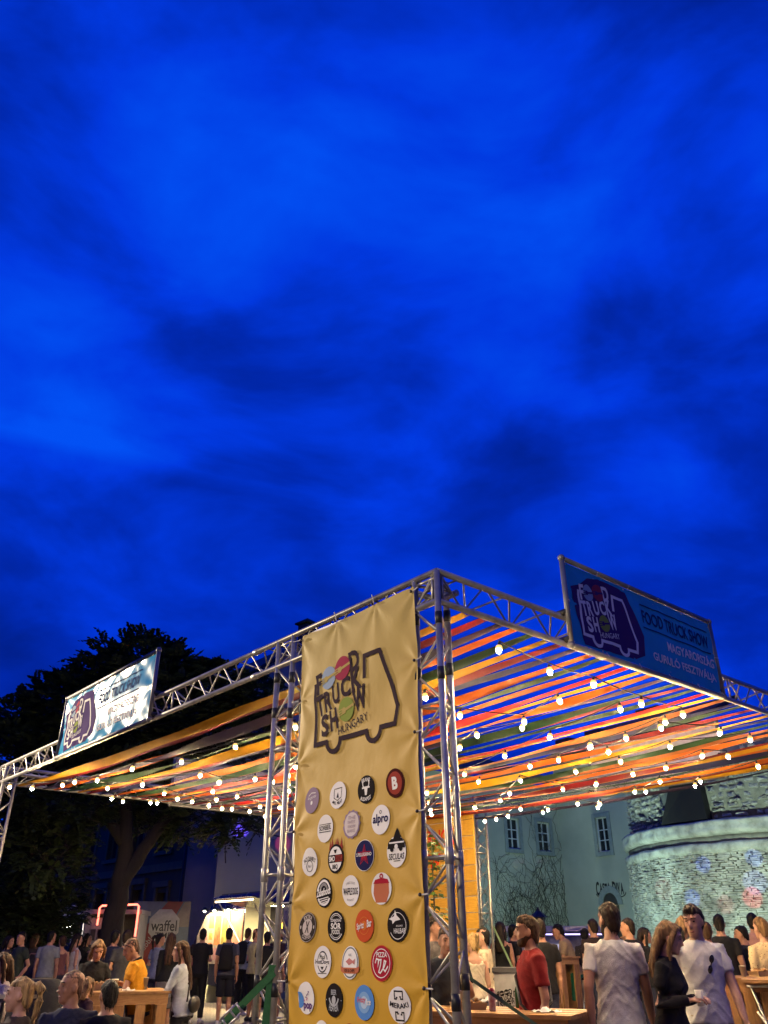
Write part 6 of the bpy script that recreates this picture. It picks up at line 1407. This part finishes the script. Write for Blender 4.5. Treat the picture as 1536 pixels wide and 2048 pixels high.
        body.loft([(C_+fw*(-.03*k)+Vector((0, 0, -.04*k)), Vector((.032*k, 0, 0)), Vector((0, 0, .035*k))), (C_+fw*.08*k+Vector((0, 0, -.05*k)), Vector((.038*k, 0, 0)), Vector((0, 0, .025*k))), (C_+fw*.17*k+Vector((0, 0, -.06*k)), Vector((.036*k, 0, 0)), Vector((0, 0, .014*k)))], 10)
    vx_ = 0.0085 if near else 0.0145
    me = body.mesh('person', SKM[skin]); root = link('person', me); root.location = pos; root.rotation_euler = (0, 0, rz)
    tag(root, label, 'person', group); job(root, vx_, 2 if near else 1)
    # --- shirt
    kind, c = top[0], top[1]; sl = {'tee': 0.60, 'long': 2.0, 'tank': 0.0, 'polo': 0.68, 'half': 1.15}[kind]; cm = cloth('cloth_%s_%d' % (kind, len(MATS)), c, pat) if not isinstance(c, bpy.types.Material) else c
    sb_ = MB(); inf = 0.016; zlow = 0.86 if kind not in ('tank',) else 0.93
    tss = [t for t in TS if t[0] >= zlow and t[0] <= (1.45 if kind != 'tank' else 1.40)]
    secs = [tor(tss[0][0]-0.04, tss[0][1]*1.0, tss[0][2], tss[0][3], inf+0.012)]+[tor(z, w, dp, y, inf+(0.008 if z < 1.1 else 0)) for z, w, dp, y in tss]
    if kind != 'tank': secs.append(tor(1.482, .088 if not fem else .080, .074, -.014, 0.006))
    sb_.loft(secs, 18)
    if fem:
        for sx in (-1, 1): sb_.ellipsoid(col_(U((sx*.07, .085, 1.27))), (.06*k, .055*k, .06*k), 10, 7)
    if kind == 'tank':
        for sx in (-1, 1): sb_.tube([col_(U((sx*.09, .08, 1.36))), col_(U((sx*.10, -.005, 1.462))), col_(U((sx*.09, -.09, 1.36)))], .022*k, 8)
    if sl > 0:
        for sx, A_, B_, C_, th in sleeves:
            inn = col_(U(Vector((sx*(sw-.05), -.01, 1.405))))
            if sl <= 1: pts, rr = [inn, A_, A_.lerp(B_, sl*0.5), A_.lerp(B_, sl)], [.060, .064, .061, .060]
            elif sl < 2: pts, rr = [inn, A_, A_.lerp(B_, 0.5), B_, B_.lerp(C_, sl-1)], [.064, .068, .062, .055, .05]
            else: pts, rr = [inn, A_, A_.lerp(B_, 0.5), B_, B_.lerp(C_, 0.5), B_.lerp(C_, 0.97)], [.064, .068, .061, .053, .047, .038]
            sb_.tube(pts, [q_*k*(0.92 if fem else 1.0) for q_ in rr], 14)
    if kind == 'polo': sb_.tube([col_(U((.06*cos(t), .055*sin(t)-.012, 1.485-.012*sin(t)))) for t in [2*pi*i/14 for i in range(15)]], .014*k, 6)
    so = sb_.build('shirt', cm, root); job(so, 0.011 if near else 0.016, 3, 0.016 if near else 0.011)
    # --- trousers, shorts or skirt
    lk, lc = low[0], low[1]; lm = cloth('low_%s_%d' % (lk, len(MATS)), lc, lpat); pb = MB()
    pb.loft([tor(0.83, .15*fat, .115*fat, -.005, .014)]+[tor(z, w, dp, y, .012) for z, w, dp, y in TS if 0.84 <= z <= 1.0], 16)
    if lk == 'skirt': pb.loft([tor(1.0, .15, .11, 0, .014), tor(0.85, .18, .14, 0, .02), tor(0.6, .21, .18, 0, .02), tor(0.42, .24, .2, 0, .02)], 18)
    else:
        for sx in (-1, 1):
            A_, B_, C_ = LG[sx]; e = (B_.lerp(C_, 0.0)+Vector((0, 0, 0.02))) if lk == 'shorts' else B_.lerp(C_, 0.96)
            if lk == 'shorts': pb.tube([A_+Vector((0, 0, .04*k)), A_.lerp(B_, 0.4), A_.lerp(B_, 0.96)], [.10*k*fat, .094*k*fat, .090*k], 14)
            else: pb.tube([A_+Vector((0, 0, .04*k)), A_.lerp(B_, 0.4), B_, B_.lerp(C_, 0.4), B_.lerp(C_, 0.96)], [.10*k*fat, .088*k*fat, .068*k, .066*k, .058*k], 14)
    po_ = pb.build('skirt' if lk == 'skirt' else ('shorts' if lk == 'shorts' else 'trousers'), lm, root); job(po_, 0.013 if near else 0.018, 3, 0.007)
    for sx in (-1, 1):
        C_ = LG[sx][2]; fw = Vector((sx*.12, 1, 0)).normalized(); sdv = Vector((fw.y, -fw.x, 0)); q = MB()
        q.loft([(C_+fw*-.075*k+Vector((0, 0, -.045*k)), sdv*.028*k, Vector((0, 0, .035*k))), (C_+fw*-.03*k+Vector((0, 0, -.035*k)), sdv*.042*k, Vector((0, 0, .05*k))), (C_+fw*.06*k+Vector((0, 0, -.05*k)), sdv*.046*k, Vector((0, 0, .036*k))), (C_+fw*.15*k+Vector((0, 0, -.058*k)), sdv*.044*k, Vector((0, 0, .026*k))), (C_+fw*.20*k+Vector((0, 0, -.064*k)), sdv*.024*k, Vector((0, 0, .016*k)))], 12); q.build('shoe', SHOE[shoes], root, True)
    # --- hair
    hb2 = MB(); E3 = lambda y, z, w, dp: (col_(Hd((0, y, z))), Rh @ Vector((w, 0, 0))*k, Rh @ Vector((0, dp, 0))*k)
    if hair != 'bald':
        i_ = {'buzz': -.004, 'short': .004, 'quiff': .004}.get(hair, .006)
        cap = [E3(-.070, -.092, .034+i_, .018+i_), E3(-.066, -.065, .052+i_, .028+i_), E3(-.056, -.03, .066+i_, .046+i_), E3(-.044, .012, .072+i_, .060+i_), E3(-.030, .045, .074+i_, .078+i_), E3(-.010, .072, .072+i_, .094+i_), E3(-.008, .098, .058+i_, .080+i_), E3(-.012, .120, .034+i_, .048+i_), E3(-.014, .130+max(i_, 0), .012, .018)]
        hb2.loft(cap, 18)
        if hair == 'quiff': hb2.loft([E3(.045, .075, .058, .045), E3(.048, .100, .054, .045), E3(.036, .122, .044, .042), E3(.015, .136, .025, .03)], 14)
        if hair in ('long', 'bob', 'straight'):
            L_ = {'long': -.34, 'bob': -.17, 'straight': -.46}[hair]; n_ = 7
            secs = []
            for i in range(n_):
                f = i/(n_-1); z = .06+(L_-.06)*f; dwn = max(0.0, f-0.3)
                c = Hd((0, -.062-.085*min(1, f*1.3), z if z > -.1 else -.1)); c = c+(Vector((0, 0, z+.1)) if z < -.1 else Vector())
                secs.append((col_(c), Rh @ Vector((.082+.008*sin(pi*f)-.02*dwn, 0, 0))*k, Rh @ Vector((0, .055-.018*f, 0))*k))
            hb2.loft(secs, 16)
            for sx in (-1, 1):
                pts = [Hd((sx*.045, .05, .10)), Hd((sx*.078, .03, .04)), Hd((sx*.086, .01, -.03)), Hd((sx*.086, -.0, -.1))]; 
                if hair != 'bob': pts.append(pts[-1]+Vector((0, 0, L_*0.45)))
                hb2.tube([col_(p) for p in pts], [.022*k, .024*k, .024*k, .022*k, .012*k][:len(pts)], 8)
        if hair == 'pony':
            pts = [Hd((0, -.095, .055)), Hd((0, -.135, .075)), Hd((0, -.165, .035)), Hd((0, -.165, -.04)), Hd((0, -.15, -.13)), Hd((0, -.135, -.21))]; hb2.tube([col_(p) for p in pts], [.028*k, .032*k, .036*k, .034*k, .026*k, .010*k], 10)
        if hair == 'bun': hb2.ellipsoid(col_(Hd((0, -.09, .09))), (.045*k, .045*k, .04*k), 10, 8)
        ho = hb2.build('hair', HRM[hc], root); job(ho, 0.0075 if near else 0.012, 1, 0.009)
    if 'beard' in extra:
        q = MB(); q.loft([E3(.055, -.125, .022, .022), E3(.048, -.108, .044, .044), E3(.038, -.088, .052, .056), E3(.018, -.060, .062, .074), E3(-.004, -.035, .069, .066), E3(-.02, -.012, .070, .045)], 16); bo = q.build('beard', HRM[hc], root); job(bo, 0.008 if near else 0.012, 1, 0.003)
    # face details
    if abs(ang(hh)) < 125:
        for sx in (-1, 1):
            q = MB(); q.ellipsoid(col_(Hd((sx*.031, .0865, .012))), (.0125*k, .006*k, .0055*k), 8, 6, R=Rh); q.build('eye', DARK, root, True)
            q = MB(); q.tube([col_(Hd((sx*.014, .0985, .036))), col_(Hd((sx*.034, .094, .041))), col_(Hd((sx*.052, .080, .036)))], [.004*k, .0046*k, .003*k], 6); q.build('eyebrow', HRM['dark' if hc in ('black', 'dark', 'buzz', 'brown') else 'brown'], root, True)
        q = MB(); q.ellipsoid(col_(Hd((0, .0905, -.066))), (.023*k, .008*k, .0075*k), 10, 6, R=Rh); q.build('lips', LIP, root, True)
    # things worn
    if 'backpack' in extra:
        q = MB(); q.loft([(col_(U((0, -.19, 0.98))), RU @ Vector((.13, 0, 0))*k, RU @ Vector((0, .06, 0))*k), (col_(U((0, -.20, 1.03))), RU @ Vector((.15, 0, 0))*k, RU @ Vector((0, .085, 0))*k), (col_(U((0, -.19, 1.30))), RU @ Vector((.14, 0, 0))*k, RU @ Vector((0, .08, 0))*k), (col_(U((0, -.17, 1.42))), RU @ Vector((.11, 0, 0))*k, RU @ Vector((0, .055, 0))*k), (col_(U((0, -.16, 1.45))), RU @ Vector((.06, 0, 0))*k, RU @ Vector((0, .03, 0))*k)], 16)
        for sx in (-1, 1): q.tube([col_(U((sx*.09, -.13, 1.41))), col_(U((sx*.105, -.0, 1.475))), col_(U((sx*.115, .12, 1.36))), col_(U((sx*.125, .11, 1.15))), col_(U((sx*.15, -.1, 1.02)))], .018*k, 6)
        q.build('backpack', cloth('bag_%d' % len(MATS), (0.30, 0.19, 0.09) if 'tanbag' in extra else (0.012, 0.012, 0.014)), root, True)
    if 'bag' in extra:
        q = MB(); q.ellipsoid(col_(U((-.02, -.19, 1.0))), (.17*k, .06*k, .10*k), 14, 8); q.tube([col_(U((-.13, -.13, 1.04))), col_(U((-.02, -.13, 1.25))), col_(U((.13, -.03, 1.465))), col_(U((.05, .13, 1.3))), col_(U((-.14, .08, 1.06)))], .010*k, 6); q.build('shoulder_bag', mat('black_leather', (0.012, 0.012, 0.012), 0.4), root, True)
    if 'apron' in extra:
        q = MB(); q.tube([col_(U((.07*cos(t), .065*sin(t)-.02, 1.487-.02*sin(t)))) for t in [2*pi*i/12 for i in range(13)]], .013*k, 6)
        q.loft([(col_(U((0, .125, 1.28))), RU @ Vector((.09, 0, 0))*k, RU @ Vector((0, .012, 0))*k), (col_(U((0, .135, 1.08))), RU @ Vector((.15, 0, 0))*k, RU @ Vector((0, .02, 0))*k), (col_(U((0, .125, 0.85))), RU @ Vector((.17, 0, 0))*k, RU @ Vector((0, .02, 0))*k)], 12); q.build('apron', mat('black_apron', (0.012, 0.012, 0.013), 0.8), root, True)
    if 'glasses_up' in extra:
        q = MB()
        for sx in (-1, 1): q.ellipsoid(col_(Hd((sx*.034, .086, .092))), (.028*k, .008*k, .022*k), 10, 6, R=Rh); q.tube([col_(Hd((sx*.06, .075, .09))), col_(Hd((sx*.08, .0, .02)))], .004*k, 5)
        q.build('sunglasses', DARK, root, True)
    if 'glasses_shirt' in extra:
        q = MB(); 
        for x_, zz_ in ((-.045, 1.345), (-.018, 1.268)): q.ellipsoid(col_(U((x_, .140, zz_))), (.021*k, .009*k, .033*k), 10, 6, R=Matrix.Rotation(-0.35, 3, 'Y'))
        q.tube([col_(U((-.036, .146, 1.32))), col_(U((-.027, .146, 1.295)))], .006*k, 5); q.build('sunglasses', DARK, root, True)
    if 'strap' in extra:
        q = MB(); q.tube([col_(U((-sx_*.15, y_, z_))) for sx_, y_, z_ in ((-0.55, -.04, 1.49), (-.1, .150, 1.28), (.6, .145, 1.08), (1.05, .05, .98), (.6, -.13, 1.1), (-.2, -.14, 1.35), (-.55, -.04, 1.49))], .014*k, 6); q.build('crossbody_strap', mat('black_leather', (0.012, 0.012, 0.012)), root, True)
    if 'backprint' in extra:
        q = MB(); n_ = 10
        for i in range(n_+1):
            for j in range(n_+1): 
                x = -.12+.24*i/n_; z = 1.06+.30*j/n_; q.v.append(tuple(col_(U((x, -.160+.9*x*x, z)))))
        for i in range(n_):
            for j in range(n_): a_ = i*(n_+1)+j; q.f.append((a_, a_+n_+1, a_+n_+2, a_+1)); q.mi.append(0)
        q.build('back_print', mat('mint_print', (0.42, 0.48, 0.40), 0.8, 0, 0.3, 14, var2=(0.06, 0.10, 0.06)), root, True)
    if 'tattoo' in extra:
        A_, B_, C_ = AR[1]; p = A_.lerp(B_, 0.4)+RU @ Vector((.046, 0, 0))*k; q = MB(); q.ellipsoid(p, (.008*k, .028*k, .034*k), 10, 6); q.build('tattoo', mat('tattoo_ink', (0.06, 0.07, 0.05), 0.6), root, True)
    if 'cup' in extra or 'phone' in extra:
        C_ = AR[1][2]; B_ = AR[1][1]; d_ = (C_-B_).normalized(); q = MB(); p = C_+d_*.085*k+Vector((0, 0, .0))
        if 'cup' in extra: q.lathe([(.024, -.05), (.033, .06), (.031, .058)], 12, T=Matrix.Translation(p)); cp_ = q.mesh('drink_cup', CUPM, True)
        else: q.box(-.036, .036, -.005, .005, -.07, .07, T=Matrix.Translation(p) @ Matrix.Rotation(-0.6, 4, 'X')); cp_ = q.mesh('phone', DARK)
        o_ = link('drink_cup' if 'cup' in extra else 'phone', cp_); o_.location = pos; o_.rotation_euler = (0, 0, rz); tag(o_, ('paper cup held by the ' if 'cup' in extra else 'phone held by the ')+' '.join(label.split()[:8]), 'cup' if 'cup' in extra else 'phone')
    if seat is not None:   # the chair under the figure
        cr = empty('cafe_chair', pos, rz); tag(cr, seat, 'chair'); sz = max(0.2, (0.95*k-drop)-0.13*k)
        q = MB(); q.box(-.2, .2, -.2, .22, sz-.035, sz); q.build('seat', BP, cr)
        q = MB(); q.box(-.2, .2, -.26, -.235, sz+.12, sz+.42); q.build('backrest', BP, cr)
        for sx in (-1, 1):
            for sy in (-.22, .2): q = MB(); q.tube([(sx*.18, sy, 0), (sx*.18, sy, sz-.03)], .012, 6); q.build('leg', LK, cr)
            q = MB(); q.tube([(sx*.18, -.22, sz-.03), (sx*.18, -.25, sz+.42)], .012, 6); q.build('back_post', LK, cr)
    return root
BLK = (0.013, 0.013, 0.015); NVY = (0.018, 0.022, 0.05); WHT = (0.62, 0.60, 0.58)
G1 = 'guests at the tables before the banner wall'; G2 = 'crowd by the food trucks'; G3 = 'guests under the canopy'; G4 = 'people walking past the canopy'
# --- left foreground
person(62, 1958, 8.0, 'seated blonde woman with a ponytail and dark brown top', 232, 262, sex='f', skin='fair', hair='pony', hc='blonde', top=('tee', (0.05, 0.035, 0.03)), seat='dark chair under the blonde woman with the ponytail', H=1.68, near=True, group=G1)
person(160, 1943, 8.7, 'seated shaven-headed man in a navy tee looking sideways', 190, 288, sex='m', skin='tan', hair='buzz', hc='buzz', top=('tee', (0.018, 0.022, 0.05)), seat='dark chair under the man in the navy tee', H=1.82, fat=1.12, near=True, group=G1)
person(232, 1962, 8.6, 'seated dark haired person with a mint print on the back of a black tee', 178, 200, sex='m', skin='tan', hair='short', hc='black', top=('tee', BLK), seat='dark chair under the person with the mint back print', H=1.66, near=True, extra=('backprint',), group=G1)
person(186, 1955, 10.6, 'small fair haired child seated at the pallet table', 120, 150, sex='f', skin='fair', hair='bob', hc='fairbrown', top=('tee', (0.06, 0.03, 0.04)), seat='dark chair under the fair haired child', H=1.25, near=True, group=G1)
person(14, 1908, 10.5, 'seated brown haired woman in a white lace top at the frame edge', 300, 300, sex='f', skin='fair', hair='long', hc='brown', top=('half', (0.45, 0.38, 0.34)), pat=((0.22, 0.17, 0.15), 60, 0.5), seat='dark chair under the woman in white lace', H=1.66, arms=('table', 'table'), near=True, group=G1)
person(192, 1879, 12.0, 'woman in a black scoop neck top looking down at the food boxes', 20, 8, 24, 8, sex='f', skin='fair', hair='bob', hc='fairbrown', top=('tee', BLK), arms=('table', 'table'), near=True, group=G1)
person(291, 1877, 11.4, 'balding man in a mustard tee with sunglasses on his head', 262, 272, 18, 12, sex='m', skin='mid', hair='buzz', hc='buzz', top=('tee', (0.60, 0.27, 0.015)), arms=('table', 'phone'), fat=1.06, near=True, extra=('glasses_up', 'apron'), group=G1)
person(375, 1884, 11.2, 'girl with very long brown hair and a pale blue blouse', 250, 268, 0, 6, sex='f', skin='fair', hair='straight', hc='brown', top=('long', (0.42, 0.46, 0.52)), low=('jeans', BLK), arms=('table', 'table'), near=True, extra=('bag',), group=G1)
# --- left crowd
person(100, 1863, 21.0, 'man in a pale grey tee with someone\'s arm round his shoulder', 165, 140, hair='short', hc='black', top=('tee', (0.22, 0.24, 0.25)), low=('shorts', (0.34, 0.28, 0.2)), group=G2)
person(124, 1872, 21.3, 'companion with an arm laid over the grey tee man', 185, 200, sex='f', hair='short', hc='brown', top=('tank', (0.2, 0.08, 0.08)), arms=('hug', 'down'), group=G2)
person(152, 1868, 21.5, 'woman in a white sleeveless blouse and dark dotted skirt', 115, 100, sex='f', skin='fair', hair='long', hc='dark', top=('tank', (0.55, 0.52, 0.50)), low=('skirt', (0.02, 0.022, 0.035)), lpat=((0.35, 0.36, 0.4), 28, 0.42), group=G2)
person(172, 1868, 23.0, 'dark haired woman in black behind the white blouse', 60, 70, sex='f', hair='long', hc='black', top=('tee', BLK), group=G2)
person(199, 1859, 22.5, 'brown haired woman facing the kiosk behind the woman in black', 215, 190, sex='f', hair='pony', hc='brown', top=('tank', (0.10, 0.05, 0.04)), arms=('phone', 'hold'), group=G2)
person(252, 1861, 17.0, 'broad man in a charcoal tee seen from behind', 175, 165, hair='short', hc='dark', top=('tee', (0.055, 0.056, 0.062)), arms=('hold', 'pocket'), fat=1.08, group=G2)
person(228, 1861, 18.0, 'man in navy half hidden by the charcoal tee', 165, 150, hair='short', hc='black', top=('tee', NVY), group=G2)
person(318, 1868, 20.5, 'woman with a dark ponytail and grey blue top', 140, 110, sex='f', arms=('hold', 'up'), hair='pony', hc='black', top=('tee', (0.22, 0.25, 0.3)), group=G2)
person(341, 1867, 19.0, 'woman with long auburn hair and a black jacket', 178, 172, sex='f', hair='straight', hc='brown', top=('long', BLK), low=('skirt', (0.12, 0.11, 0.11)), group=G2)
person(404, 1858, 21.0, 'man in black silhouetted against the lit van', 170, 178, hair='short', hc='black', top=('tee', BLK), arms=('hold', 'hold'), low=('jeans', BLK), group=G2)
person(457, 1857, 20.3, 'man in shorts wearing a black backpack', 172, 170, hair='short', hc='black', top=('tee', (0.05, 0.055, 0.09)), low=('shorts', (0.012, 0.013, 0.022)), extra=('backpack',), group=G2)
person(489, 1857, 23.0, 'man with a dark rucksack leaning to the hatch', 150, 150, 0, 12, hair='short', hc='brown', top=('tee', (0.2, 0.24, 0.3)), low=('jeans', BLK), extra=('backpack',), group=G2)
person(511, 1858, 21.3, 'close cropped boy in a pale yellow tee and black shorts', 120, 95, hair='buzz', hc='brown', skin='mid', top=('tee', (0.55, 0.50, 0.24)), low=('shorts', BLK), shoes='black', arms=('hold', 'hold'), group=G2)
person(534, 1864, 20.5, 'man in black behind the second tower', 185, 170, hair='short', hc='black', top=('tee', BLK), low=('shorts', BLK), arms=('hold', 'hold'), shoes='black', group=G2)
person(556, 1856, 21.5, 'bearded man in dark clothes seen through the second tower', 130, 110, hair='short', hc='brown', extra=('beard',), top=('tee', (0.03, 0.015, 0.02)), low=('shorts', (0.45, 0.36, 0.28)), group=G2)
person(16, 1872, 21.0, 'dim woman in a dark dress at the frame edge', 70, 60, arms=('hold', 'up'), sex='f', hair='long', hc='dark', top=('tee', (0.04, 0.03, 0.04)), group=G2)
person(42, 1864, 20.0, 'dim man in dark clothes before the low bushy tree', 300, 310, arms=('pocket', 'hold'), hair='short', hc='black', top=('tee', (0.03, 0.04, 0.03)), group=G2)
person(68, 1868, 23.0, 'dim figure with brown hair left of the grey tee man', 160, sex='f', hair='bob', hc='brown', top=('tee', (0.06, 0.05, 0.05)), group=G2)
# --- seen through the corner tower
person(887, 1856, 8.7, 'smiling man bending forward behind the corner tower', 10, 12, 4, 14, skin='mid', hair='short', hc='brown', top=('tee', (0.03, 0.035, 0.045)), arms=('up', 'table'), near=True, group=G3)
person(868, 1834, 11.5, 'tall dark haired person behind the smiling man', 60, 60, hair='short', hc='dark', top=('tee', (0.10, 0.09, 0.09)), group=G3)
person(946, 1868, 12.0, 'person in a cream tank top with a tattooed arm', 200, 215, sex='f', skin='fair', hair='bun', hc='blonde', top=('tank', (0.58, 0.50, 0.38)), low=('jeans', (0.06, 0.07, 0.10)), extra=('tattoo',), near=True, group=G3)
person(968, 1857, 13.0, 'short haired woman in a loose cream shirt', 262, 268, sex='f', skin='fair', hair='short', hc='black', top=('half', (0.58, 0.48, 0.34)), low=('jeans', (0.5, 0.42, 0.3)), arms=('hold', 'hold'), near=True, group=G3)
person(1002, 1845, 17.0, 'woman with long dark hair in a black top', 190, 170, sex='f', hair='long', hc='dark', top=('tank', BLK), low=('jeans', BLK), group=G3)
person(1028, 1850, 18.0, 'person in black behind the cooler', 120, 110, hair='short', hc='black', top=('tee', BLK), group=G3)
person(1060, 1834, 8.1, 'bearded man in a dark red polo with a crossbody strap', 285, 272, sex='m', skin='mid', hair='quiff', hc='brown', top=('polo', (0.24, 0.018, 0.018)), low=('jeans', BLK), arms=('down', 'down'), extra=('beard', 'strap'), near=True, group=G3)
person(1083, 1840, 13.0, 'man in black just behind the red polo', 200, 190, hair='short', hc='dark', top=('tee', BLK), near=False, group=G3)
person(1146, 1850, 18.5, 'man in a tan tee and green shorts leaning on the bar', 268, 272, 10, 20, skin='mid', hair='short', hc='black', top=('tee', (0.36, 0.26, 0.14)), low=('shorts', (0.02, 0.20, 0.13)), arms=('table', 'table'), near=True, group=G3)
person(1172, 1857, 18.5, 'person in a dark dotted shirt beside the bar', 180, 160, sex='f', hair='short', hc='black', top=('half', (0.025, 0.022, 0.022)), pat=((0.4, 0.34, 0.25), 40, 0.32), low=('shorts', (0.4, 0.35, 0.3)), group=G3)
person(1190, 1839, 17.0, 'man in a dark brown tee before the violet lit trailer', 200, 210, hair='short', hc='dark', top=('tee', (0.03, 0.02, 0.018)), group=G3)
# --- right foreground
person(1225, 1808, 8.0, 'man in a white tee walking away, turned to the side', 172, 215, sex='m', skin='mid', hair='short', hc='dark', top=('tee', WHT), low=('jeans', (0.35, 0.31, 0.26)), arms=('swing', 'fwd'), near=True, extra=('beard',), group=G4)
person(1262, 1838, 14.5, 'man in a black tee behind the white tee', 230, 260, arms=('hold', 'up'), hair='short', hc='dark', top=('tee', BLK), group=G3)
person(1290, 1856, 16.0, 'dark haired woman between the white tee and the cardigan', 110, 100, sex='f', arms=('phone', 'hold'), hair='long', hc='dark', top=('tee', BLK), group=G3)
person(1322, 1845, 7.9, 'woman with fair brown hair in a black cardigan holding a cup', 75, 92, 12, 4, sex='f', skin='fair', hair='long', hc='fairbrown', top=('long', BLK), low=('jeans', BLK), arms=('hold', 'hold'), extra=('cup',), near=True, group=G4)
person(1396, 1812, 8.6, 'young man in a white tee with sunglasses hung on it', 20, 342, 10, 0, sex='m', skin='fair', hair='quiff', hc='dark', top=('tee', WHT), low=('jeans', (0.42, 0.35, 0.24)), arms=('fwd', 'swing'), extra=('glasses_shirt',), near=True, group=G4)
person(1354, 1850, 12.0, 'dark haired woman in a pink top', 160, 150, sex='f', hair='long', hc='black', top=('tee', (0.60, 0.11, 0.15)), near=False, group=G3)
person(1371, 1835, 13.0, 'blonde woman half hidden behind the young man', 120, 150, sex='f', hair='bob', hc='fairbrown', top=('tank', WHT), group=G3)
person(1418, 1845, 14.0, 'woman carrying a tan backpack', 175, sex='f', hair='short', hc='brown', top=('tee', (0.25, 0.05, 0.05)), extra=('backpack', 'tanbag'), group=G3)
person(1446, 1830, 15.0, 'man in a plain black tee facing the bastion', 178, 172, hair='short', hc='black', top=('tee', BLK), low=('jeans', BLK), group=G3)
person(1490, 1852, 15.5, 'man in a dark jacket carrying a rucksack', 230, 262, 8, hair='short', hc='black', top=('long', (0.02, 0.022, 0.03)), low=('jeans', BLK), extra=('backpack',), group=G3)
person(1514, 1827, 16.5, 'tall man in a salmon tee at the frame edge', 185, hair='short', hc='black', top=('tee', (0.45, 0.24, 0.19)), group=G3)
person(1530, 1836, 12.5, 'woman in a leopard print blouse at the frame edge', 200, 215, sex='f', skin='fair', hair='short', hc='fairbrown', top=('half', (0.52, 0.40, 0.24)), pat=((0.05, 0.03, 0.02), 34, 0.42), arms=('hold', 'hold'), near=True, group=G3)

# --- bake the remeshed bodies and clothes
bpy.context.view_layer.update(); dg = bpy.context.evaluated_depsgraph_get()
newm = [(o, bpy.data.meshes.new_from_object(o.evaluated_get(dg)), w) for o, w in JOBS]
for o, me, w in newm:
    old = o.data; nm = old.name; o.modifiers.clear()
    if w > 0:
        nrm = [v.normal.copy() for v in me.vertices]; sd = random.uniform(0, 50)
        for v, n_ in zip(me.vertices, nrm):
            c = v.co; q = Vector((c.x*9+sd, c.y*9, c.z*6+c.x*5)); f = noise.noise(q)+0.5*noise.noise(q*2.3)
            if o.name.startswith('hair'): f += 0.6*noise.noise(q*5)
            elif o.name.startswith(('shirt', 'trou', 'short')):
                r1 = 1-abs(noise.noise(Vector((c.x*3.5+sd, c.y*3.5, c.z*11+abs(c.x)*12))))*2.2; r2 = 1-abs(noise.noise(Vector((c.x*8, c.y*8+sd, c.z*24-c.x*14))))*2.2
                f = 0.30*f+0.50*max(0, r1)**3+0.22*max(0, r2)**3-0.1
            v.co = c + n_*(w*max(f, -0.25 if o.name.startswith(('shirt', 'trou', 'short')) else -2))
    if o.name.startswith('hair') and me.vertices:   # loose strands break up the outline
        import bmesh as _bm
        bm = _bm.new(); bm.from_mesh(me); bm.verts.ensure_lookup_table(); vs0 = list(bm.verts); rs = random.Random(len(vs0))
        for _ in range(260):
            v = rs.choice(vs0); n_ = v.normal; t_ = Vector((rs.uniform(-0.25, 0.25), rs.uniform(-0.25, 0.25), -1)); t_ = (t_-n_*t_.dot(n_)*0.8)
            if t_.length < 0.05: t_ = n_.orthogonal()
            t_.normalize(); sd_ = t_.cross(n_).normalized()*0.0022; L_ = rs.uniform(0.02, 0.05); a_, b_3, c_3 = v.co-n_*0.004, v.co+t_*L_*0.6+n_*rs.uniform(0.003, 0.007), v.co+t_*L_+n_*rs.uniform(0.001, 0.009)
            q_ = [bm.verts.new(p) for p in (a_-sd_, a_+sd_, b_3+sd_, b_3-sd_, c_3)]; bm.faces.new(q_[:4]); bm.faces.new((q_[3], q_[2], q_[4]))
        bm.to_mesh(me); bm.free()
    o.data = me; bpy.data.meshes.remove(old); me.name = nm
    for p in me.polygons: p.use_smooth = True
